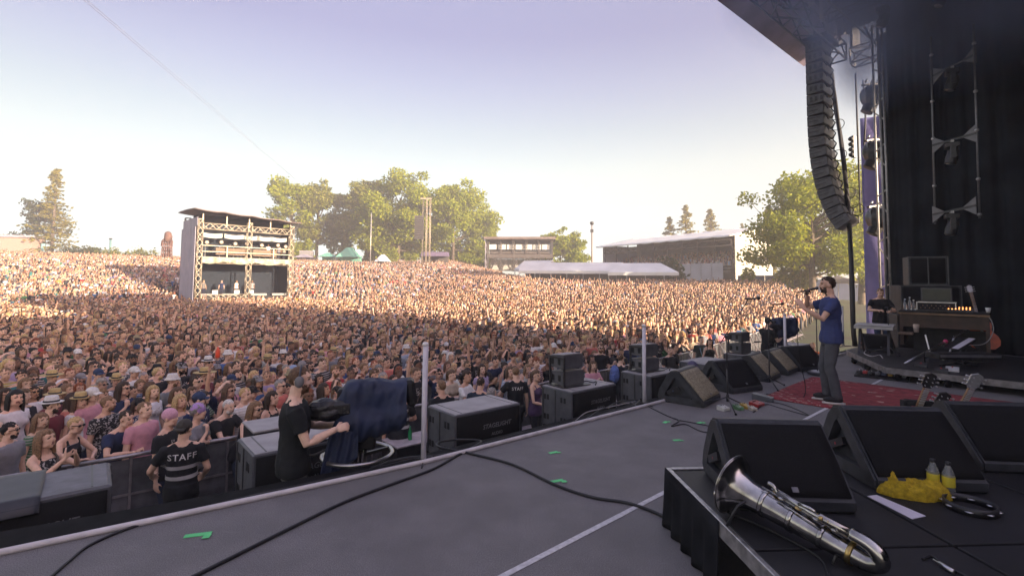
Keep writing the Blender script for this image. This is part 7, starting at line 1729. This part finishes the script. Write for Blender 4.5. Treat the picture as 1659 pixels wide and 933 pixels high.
ol('stool_seat', mat('cream_vinyl', (.20, .14, .10), .5), lambda mb: mb.box((.12, -.10, z0*.52), (.26, .24, .05), ch=.01)); ol('brush_pot', mat('cream_card', (.55, .45, .38), .7), lambda mb: mb.lathe([(.04, 0), (.055, .16), (.05, .17)], (.30, -.12, z0*.56), 12))
def OP(x, y, z): return Vector((oa.x, oa.y, .225)) + Matrix.Rotation(rzo, 3, 'Z')@Vector((x, y, z))
zt = z0+.065
t = thing('rack_case', 'open silver-edged rack case on the keyboard console', 'case', OP(.62, .30, zt), rzo)
mb = MB(); mb.box((0, 0, .09), (.62, .36, .17), ch=.01); mb.build('body', BLACK, t); mb = MB()
for z in (.005, .178): mb.box((0, -.185, z), (.64, .015, .018)); mb.box((0, .185, z), (.64, .015, .018))
for x in (-.315, .315): mb.box((x, -.185, .09), (.018, .018, .18))
mb.build('edging', STEEL, t); mb = MB()
for k in range(14): mb.lathe([(.010, 0), (.008, .02)], (-.25+.036*k, -.183, .06 + .05*(k % 2)), 8, 0, Matrix.Rotation(math.pi/2, 3, 'X'))
mb.build('knob_row', mat('amber_knob', (.40, .22, .12), .4), t)
t = thing('display_screen', 'small dim greenish screen on the rack case', 'screen', OP(.62, .36, zt+.185), rzo)
mb = MB(); mb.box((0, 0, .16), (.52, .05, .30), ch=.008); mb.build('frame', CHAR, t); mb = MB(); mb.box((0, -.027, .16), (.46, .006, .24)); mb.build('panel', mat('dim_screen', (.035, .045, .035), .25), t)
for i, (x, hh) in enumerate(((.10, .22), (.18, .26), (.24, .20))):
    t = thing('glass_bottle', ('short wide', 'tall', 'small')[i] + ' clear bottle at the left end of the keyboard console', 'bottle', OP(x, .16+.05*i, zt)); mb = MB(); mb.lathe([(.032, 0), (.036, .01), (.036, hh*.6), (.014, hh*.8), (.013, hh)], n=14); mb.build('glass', PLAST, t); mb = MB(); mb.lathe([(.015, hh-.002), (.015, hh+.02), (.01, hh+.022)], n=10); mb.build('cap', WHITE, t)
t = thing('effects_unit', 'small effects unit with a row of amber lights at the console end', 'effects unit', OP(L_-.45, .12, zt), rzo)
mb = MB(); mb.prism([(-.10, 0), (.10, 0), (.10, .08), (-.10, .04)], -.22, .22); mb.build('housing', CHAR, t)
for r__ in range(2):
    for k in range(7): mb = MB(); mb.ball((-.17+.055*k, -.06+.09*r__, .055+.03*r__), .011, 8, 5); mb.build('lamp', mat('amber_lamp', (.8, .35, .12), .3, emit=((1, .35, .1), .35)), t)
t = thing('white_cup', 'small white cup standing on the keyboard console', 'cup', OP(1.42, .10, zt)); mb = MB(); mb.lathe([(.03, 0), (.045, .10), (.042, .10), (.028, .01)], n=12); mb.build('cup', WHITE, t)
cb = [OP(L_-.06, .0, zt-.02), OP(L_+.02, -.08, zt-.16), OP(L_+.03, -.1, zt-.38), OP(L_-.12, -.12, zt-.62), OP(L_-.5, -.1, zt-.66)]; mb = MB(); mb.tube(curve_pts(cb), .008, 7); tag(mb.build('looped_cable', mat('grey_cable', (.3, .28, .28), .6)), 'grey cable looping down from the right end of the console', 'cable')
# cabinets behind
def cabinet(px0, px1, py0, py1, y, label, split=False):
    a, b = P(px0, py1, y), P(px1, py1, y*.97); h = P(px0, py0, y).z - a.z; d = b-a; d.z = 0; t = thing('amplifier_case', label, 'case', a, math.atan2(d.y, d.x), 'black cases behind the keyboards')
    L_ = d.length; mb = MB(); mb.box((L_/2, .3, h/2), (L_, .6, h), ch=.012); mb.build('body', mat('case_black', (.020, .023, .026), .6, noise_amt=.3), t)
    mb = MB()
    for z in (.012, h-.012): mb.box((L_/2, -.006, z), (L_, .014, .024))
    for x in ([.012, L_-.012] + ([L_/2] if split else [])): mb.box((x, -.006, h/2), (.024, .014, h-.05))
    mb.build('edging', mat('case_edging', (.12, .125, .125), .5, .4), t)
    for x in (.04, L_-.04):
        for z in (.04, h-.04): mb = MB(); mb.ball((x, -.004, z), .028, 8, 5); mb.build('corner_cap', CHAR, t)
    mb = MB(); mb.grid(lambda u, v: (.06+(L_-.12)*u, -.004, .06+(h-.12)*v), 1, 1, thick=(0, .01, 0)); mb.build('cloth', GRILLE, t); return a, h
lz = P(1460, 560, 12.7).z
cabinet(1460, 1560, 462, 508, 12.6, 'wide black case with grey edging behind the keyboard console'); cabinet(1472, 1538, 416, 462, 12.7, 'tall black cabinet standing on the wide case', True); cabinet(1455, 1575, 509, 572, 12.75, 'lowest black case hidden behind the keyboard console')
# guitars
GORANGE = mat('orange_lacquer', (.50, .085, .015), .25, noise_amt=.2); NECKM = mat('maple_neck', (.22, .12, .055), .4); HEADM = mat('head_black', (.03, .028, .028), .3); HEADS = mat('headstock_silver', (.40, .40, .41), .35, .5); FRET = mat('fret_steel', (.6, .6, .58), .3, 1.0)
def guitar(base, top, facing, label, body=None, headm=None, headw=.045, stand=True):
    """base: bottom of the body, top: tip of the headstock; facing: where the strings look"""
    t = thing('guitar', label, 'guitar', (0, 0, 0), 0, 'guitars on stands'); base, top = Vector(base), Vector(top)
    ax = (top-base).normalized(); L_ = (top-base).length; f = Vector(facing); f = (f - ax*f.dot(ax)).normalized(); s = ax.cross(f); M = Matrix((s, f, ax)).transposed()
    def tr(mb): mb.v = [tuple(base + M@Vector(v)) for v in mb.v]; return mb
    B = L_*.44; pr = [(-.10, .0), (-.165, .05), (-.185, .12), (-.17, .19), (-.125, .245), (-.115, .28), (-.135, .33), (-.13, .39), (-.08, .43), (-.03, .415), (.03, .40), (.09, .44), (.135, .39), (.13, .33), (.115, .28), (.125, .245), (.17, .19), (.185, .12), (.165, .05), (.10, 0)]
    k = B/.44; n = len(pr); mb = MB(); mb.add([(x*k, -.03, z*k) for x, z in pr] + [(x*k, .03, z*k) for x, z in pr], [tuple(range(n)), tuple(range(2*n-1, n-1, -1))] + [(i, n+i, n+(i+1) % n, (i+1) % n) for i in range(n)]); tr(mb).build('body', body or GORANGE, t)
    mb = MB(); mb.prism([(.0, B*.6), (.034, B*.6), (.034, L_-.17), (.012, L_-.17)], -.026, .026); tr(mb).build('neck', NECKM, t)
    mb = MB()
    for i in range(12): mb.box((0, .036, B + (L_-.18-B)*(1-.94**(i*2.2))/(1-.94**26.4)), (.050, .004, .004))
    tr(mb).build('fret', FRET, t)
    mb = MB(); hp_ = [(-.022, L_-.18), (.022, L_-.18), (headw, L_-.13), (headw*.9, L_-.02), (0, L_), (-headw*.95, L_-.03), (-headw, L_-.13)]; n = len(hp_)
    mb.add([(x, .004, z) for x, z in hp_] + [(x, .024, z) for x, z in hp_], [tuple(range(n)), tuple(range(2*n-1, n-1, -1))] + [(i, n+i, n+(i+1) % n, (i+1) % n) for i in range(n)]); hd = tr(mb).build('headstock', headm or HEADM, t)
    for i in range(3):
        for sx in (-1, 1): mb = MB(); z = L_-.14+.045*i; mb.tube([(sx*headw*.5, .014, z), (sx*(headw+.022), .014, z)], .006, 6); mb.ball((sx*(headw+.028), .014, z), (.012, .008, .010), 8, 5); mb.tube([(sx*headw*.5, .02, z), (sx*headw*.5, .04, z)], .005, 6); tr(mb).build('tuning_peg', STEEL, hd)
    mb = MB()
    for i in range(6): mb.tube([((i-2.5)*.008, .042, B*.22), ((i-2.5)*.007, .040, L_-.16)], .0014, 4)
    tr(mb).build('string', FRET, t); return t
q = P(1597, 545, 10.2); guitar(Vector((q.x, q.y, .42)), P(1569, 462, 10.6), (-.5, -1, .2), 'orange guitar on a stand at the right end of the keyboards', GORANGE, HEADS)
mb = MB(); g0 = Vector((q.x-.1, q.y+.15, .225)); mb.tube([g0 + Vector((-.2, 0, 0)), g0 + Vector((0, .1, .9)), g0 + Vector((.2, 0, 0))], .015, 8); mb.tube([g0 + Vector((0, .1, .9)), g0 + Vector((0, .4, 0))], .015, 8); mb.bar(g0 + Vector((-.12, -.12, .2)), g0 + Vector((.12, -.12, .2)), .03); tag(mb.build('guitar_stand', BLACKM), 'black stand under the orange guitar', 'stand')
# sheet board, boom stand, bits on the riser
a = P(1530, 563, 9.7); t = thing('sheet_stand', 'slanted black board with a white sheet, right of the pink-banded boom', 'music stand', a)
c0, c1, c2, c3 = [v - a for v in (P(1528, 562, 9.7), P(1556, 566, 9.4), P(1582, 549, 9.9), P(1553, 546, 10.2))]
mb = MB(); dn = Vector((0, 0, -.02)); mb.add([c0, c1, c2, c3, c0+dn, c1+dn, c2+dn, c3+dn], [(0, 3, 2, 1), (4, 5, 6, 7), (0, 1, 5, 4), (1, 2, 6, 5), (2, 3, 7, 6), (3, 0, 4, 7)]); mb.build('board', BLACK, t)
mb = MB(); up3 = Vector((0, 0, .006)); w0, w1, w2_, w3 = c1.lerp(c0, .12)+up3, c1.lerp(c0, .5)+up3, c2.lerp(c3, .42)+up3, c2.lerp(c3, .06)+up3; mb.add([w0, w1, w2_, w3] + [v-Vector((0, 0, .004)) for v in (w0, w1, w2_, w3)], [(0, 3, 2, 1)[::-1], (4, 5, 6, 7), (0, 1, 5, 4), (1, 2, 6, 5), (2, 3, 7, 6), (3, 0, 4, 7)]); mb.build('sheet', PAPER, t)
cc = (c0+c1+c2+c3)/4; mb = MB(); mb.tube([cc, Vector((cc.x, cc.y, .25 - a.z))], .018, 8)
for k in range(3): an = 2.1*k; mb.tube([Vector((cc.x, cc.y, .45-a.z)), Vector((cc.x+.3*math.cos(an), cc.y+.3*math.sin(an), .235-a.z))], .012, 6)
mb.build('stand', BLACKM, t)
t = thing('boom_pole', 'silver boom pole with a pink band lying aslant on the riser', 'boom', (0, 0, 0)); p0, p1 = P(1466, 590, 9.4), P(1532, 553, 9.9); p0.z = max(p0.z, .25)
mb = MB(); mb.tube([p0, p0.lerp(p1, .55), p0.lerp(p1, .551), p1], [.020, .020, .014, .014], 10); mb.build('pole', STEEL, t); mb = MB(); mb.ball(p1, .042, 12, 8); mb.build('pink_band', mat('pink_tape', (.55, .04, .14), .5), t); mb = MB(); mb.tube([p1, p1 + (p1-p0)*.55], .011, 8); mb.build('tip', BLACKM, t)
mb = MB(); b_ = p0.lerp(p1, .45); mb.tube([b_, Vector((b_.x+.1, b_.y+.1, .235))], .012, 8); mb.build('rest', BLACKM, t)
t = thing('synth_stand', 'silver-fronted synthesizer low on crossed legs at the right of the riser', 'keyboard', P(1560, 583, 9.2)); bz = t.location.z
mb = MB(); mb.box((0, 0, .08), (1.15, .32, .10), .0, ch=.01); mb.build('case', BLACK, t); mb = MB(); mb.box((0, -.165, .09), (1.1, .012, .05)); mb.build('front_strip', mat('brushed_front', (.30, .30, .32), .4, .7), t)
for sx in (-1, 1): mb = MB(); mb.bar((sx*.45, -.1, .03), (-sx*.35, .1, .235-bz), .04); mb.build('leg', STEEL if sx < 0 else BLACKM, t)
ms = mic_stand(Vector((P(1441, 580, 10.8).x, 10.8, .225)), .85, P(1441, 545, 10.8), P(1438, 498, 10.8), 'black microphone stand with clamped lamp between the keyboards')
for px, py, col, lab in ((1525, 603, (.05, .05, .055), 'dark effects pedal with red lamp on the riser edge'), (1543, 601, (.55, .55, .55), 'small white effects pedal on the riser edge'), (1492, 594, (.04, .04, .045), 'round-edged dark pedal by the boom foot on the riser')):
    q = G(px, py, .228); r_ = thing('effects_pedal', lab, 'pedal', q, rzo, 'effects pedals on the floor'); mb = MB(); mb.prism([(-.08, 0), (.08, 0), (.08, .07), (-.08, .04)], -.09, .09); mb.build('housing', mat('pedal_%s' % str(col), col, .4), r_); mb = MB(); mb.lathe([(.012, 0), (.010, .016)], (0, .03, .06), 10); mb.build('knob', mat('red_knob', (.5, .05, .04), .4), r_)
cable([(1405, 566, .23), (1400, 572, .23), (1412, 577, .23), (1425, 575, .23), (1430, 580, .23)], .008, 'pale cable knotted at the left end of the riser', mat('white_cable', (.5, .48, .48), .6), .228)
cable([(1485, 608), (1495, 616), (1510, 620), (1530, 618), (1560, 622)], .008, 'dark cable drooping below the riser edge')
cable([(1480, 586), (1492, 590), (1505, 584), (1500, 574), (1490, 572)], .008, 'cable ring at the foot of the boom pole', None, .23)
# guitar rack in front
rk = thing('guitar_rack', 'low black padded guitar rack at the far edge of the near riser', 'rack', (0, 0, 0))
ra, rb2 = P(1467, 651, 5.2), P(1640, 648, 4.9); rb2.z = ra.z
mb = MB(); mb.bar(ra, rb2, .07, .055); mb.bar(ra + Vector((.0, 0, .02)), ra + Vector((0, 0, -.10)), .07, .06); mb.build('padded_bar', mat('foam_pad', (.012, .012, .013), .9), rk)
mb = MB()
for f in (.0, .5, 1): e = ra.lerp(rb2, f); mb.bar(e, Vector((e.x, e.y, 0)), .04); mb.bar(Vector((e.x, e.y-.05, .02)), Vector((e.x, e.y+.45, .02)), .04)
mb.bar(Vector((ra.x, ra.y+.3, .06)), Vector((rb2.x, rb2.y+.3, .06)), .05); mb.build('frame', BLACKM, rk)
NATW = mat('natural_wood', (.30, .15, .06), .35, noise_amt=.2)
for px, py, lab, hm, bm_, dx in ((1509, 603, 'acoustic guitar with dark headstock and silver pegs in the low rack', HEADM, NATW, -.06), (1533, 634, 'short dark-headed bass guitar in the middle of the low rack', HEADM, BLACK, -.10), (1584, 604, 'guitar with broad pale grey headstock in the low rack', HEADS, mat('sunburst', (.20, .06, .02), .3), -.12)):
    tp = P(px, py, 5.0); L_ = max(.6, tp.z - .08); guitar(Vector((tp.x+dx, tp.y+.30, .09)), tp, (-.25, -1, .1), lab, bm_, hm, .052)
# smoke under the roof
sm = MB(); sm.box(S(14.2, .6, 8.35), (9.6, 8.2, 3.4), Matrix.Rotation(PHI, 3, 'Z'))
m = bpy.data.materials.new('stage_smoke'); m.use_nodes = True; nn = m.node_tree; nn.nodes.clear(); o_ = nn.nodes.new('ShaderNodeOutputMaterial'); pv = nn.nodes.new('ShaderNodeVolumePrincipled'); pv.inputs['Color'].default_value = (.50, .62, 1, 1); pv.inputs['Anisotropy'].default_value = .2
tc = nn.nodes.new('ShaderNodeTexCoord'); nz = nn.nodes.new('ShaderNodeTexNoise'); nz.inputs['Scale'].default_value = .32; nz.inputs['Detail'].default_value = 4; nz.inputs['Distortion'].default_value = .8; mr = nn.nodes.new('ShaderNodeMapRange'); mr.inputs['From Min'].default_value = .36; mr.inputs['From Max'].default_value = .75; mr.inputs['To Max'].default_value = 1.1
sx = nn.nodes.new('ShaderNodeSeparateXYZ'); nn.links.new(tc.outputs['Generated'], sx.inputs[0])
nn.links.new(tc.outputs['Object'], nz.inputs['Vector']); nn.links.new(nz.outputs['Fac'], mr.inputs['Value']); 
fd = nn.nodes.new('ShaderNodeMapRange'); fd.inputs['From Max'].default_value = .5; nn.links.new(sx.outputs[2], fd.inputs['Value'])
ml = nn.nodes.new('ShaderNodeMath'); ml.operation = 'MULTIPLY'; nn.links.new(mr.outputs[0], ml.inputs[0]); nn.links.new(fd.outputs[0], ml.inputs[1]); nn.links.new(ml.outputs[0], pv.inputs['Density']); nn.links.new(pv.outputs[0], o_.inputs['Volume'])
tag(sm.build('smoke', m), 'thin bluish stage smoke drifting under the roof', 'smoke', None, 'stuff')
# ------------------------------------------------------------------ air
mb = MB(); mb.box((0, 60, 17.0), (330, 330, 40)); hz = bpy.data.materials.new('air_haze'); hz.use_nodes = True; n_ = hz.node_tree; n_.nodes.clear()
o_ = n_.nodes.new('ShaderNodeOutputMaterial'); pv = n_.nodes.new('ShaderNodeVolumePrincipled'); pv.inputs['Color'].default_value = (.96, .94, .93, 1); pv.inputs['Density'].default_value = .0024; pv.inputs['Anisotropy'].default_value = .35
n_.links.new(pv.outputs[0], o_.inputs['Volume']); tag(mb.build('haze', hz), 'thin warm evening haze over the festival field', 'haze', None, 'stuff')
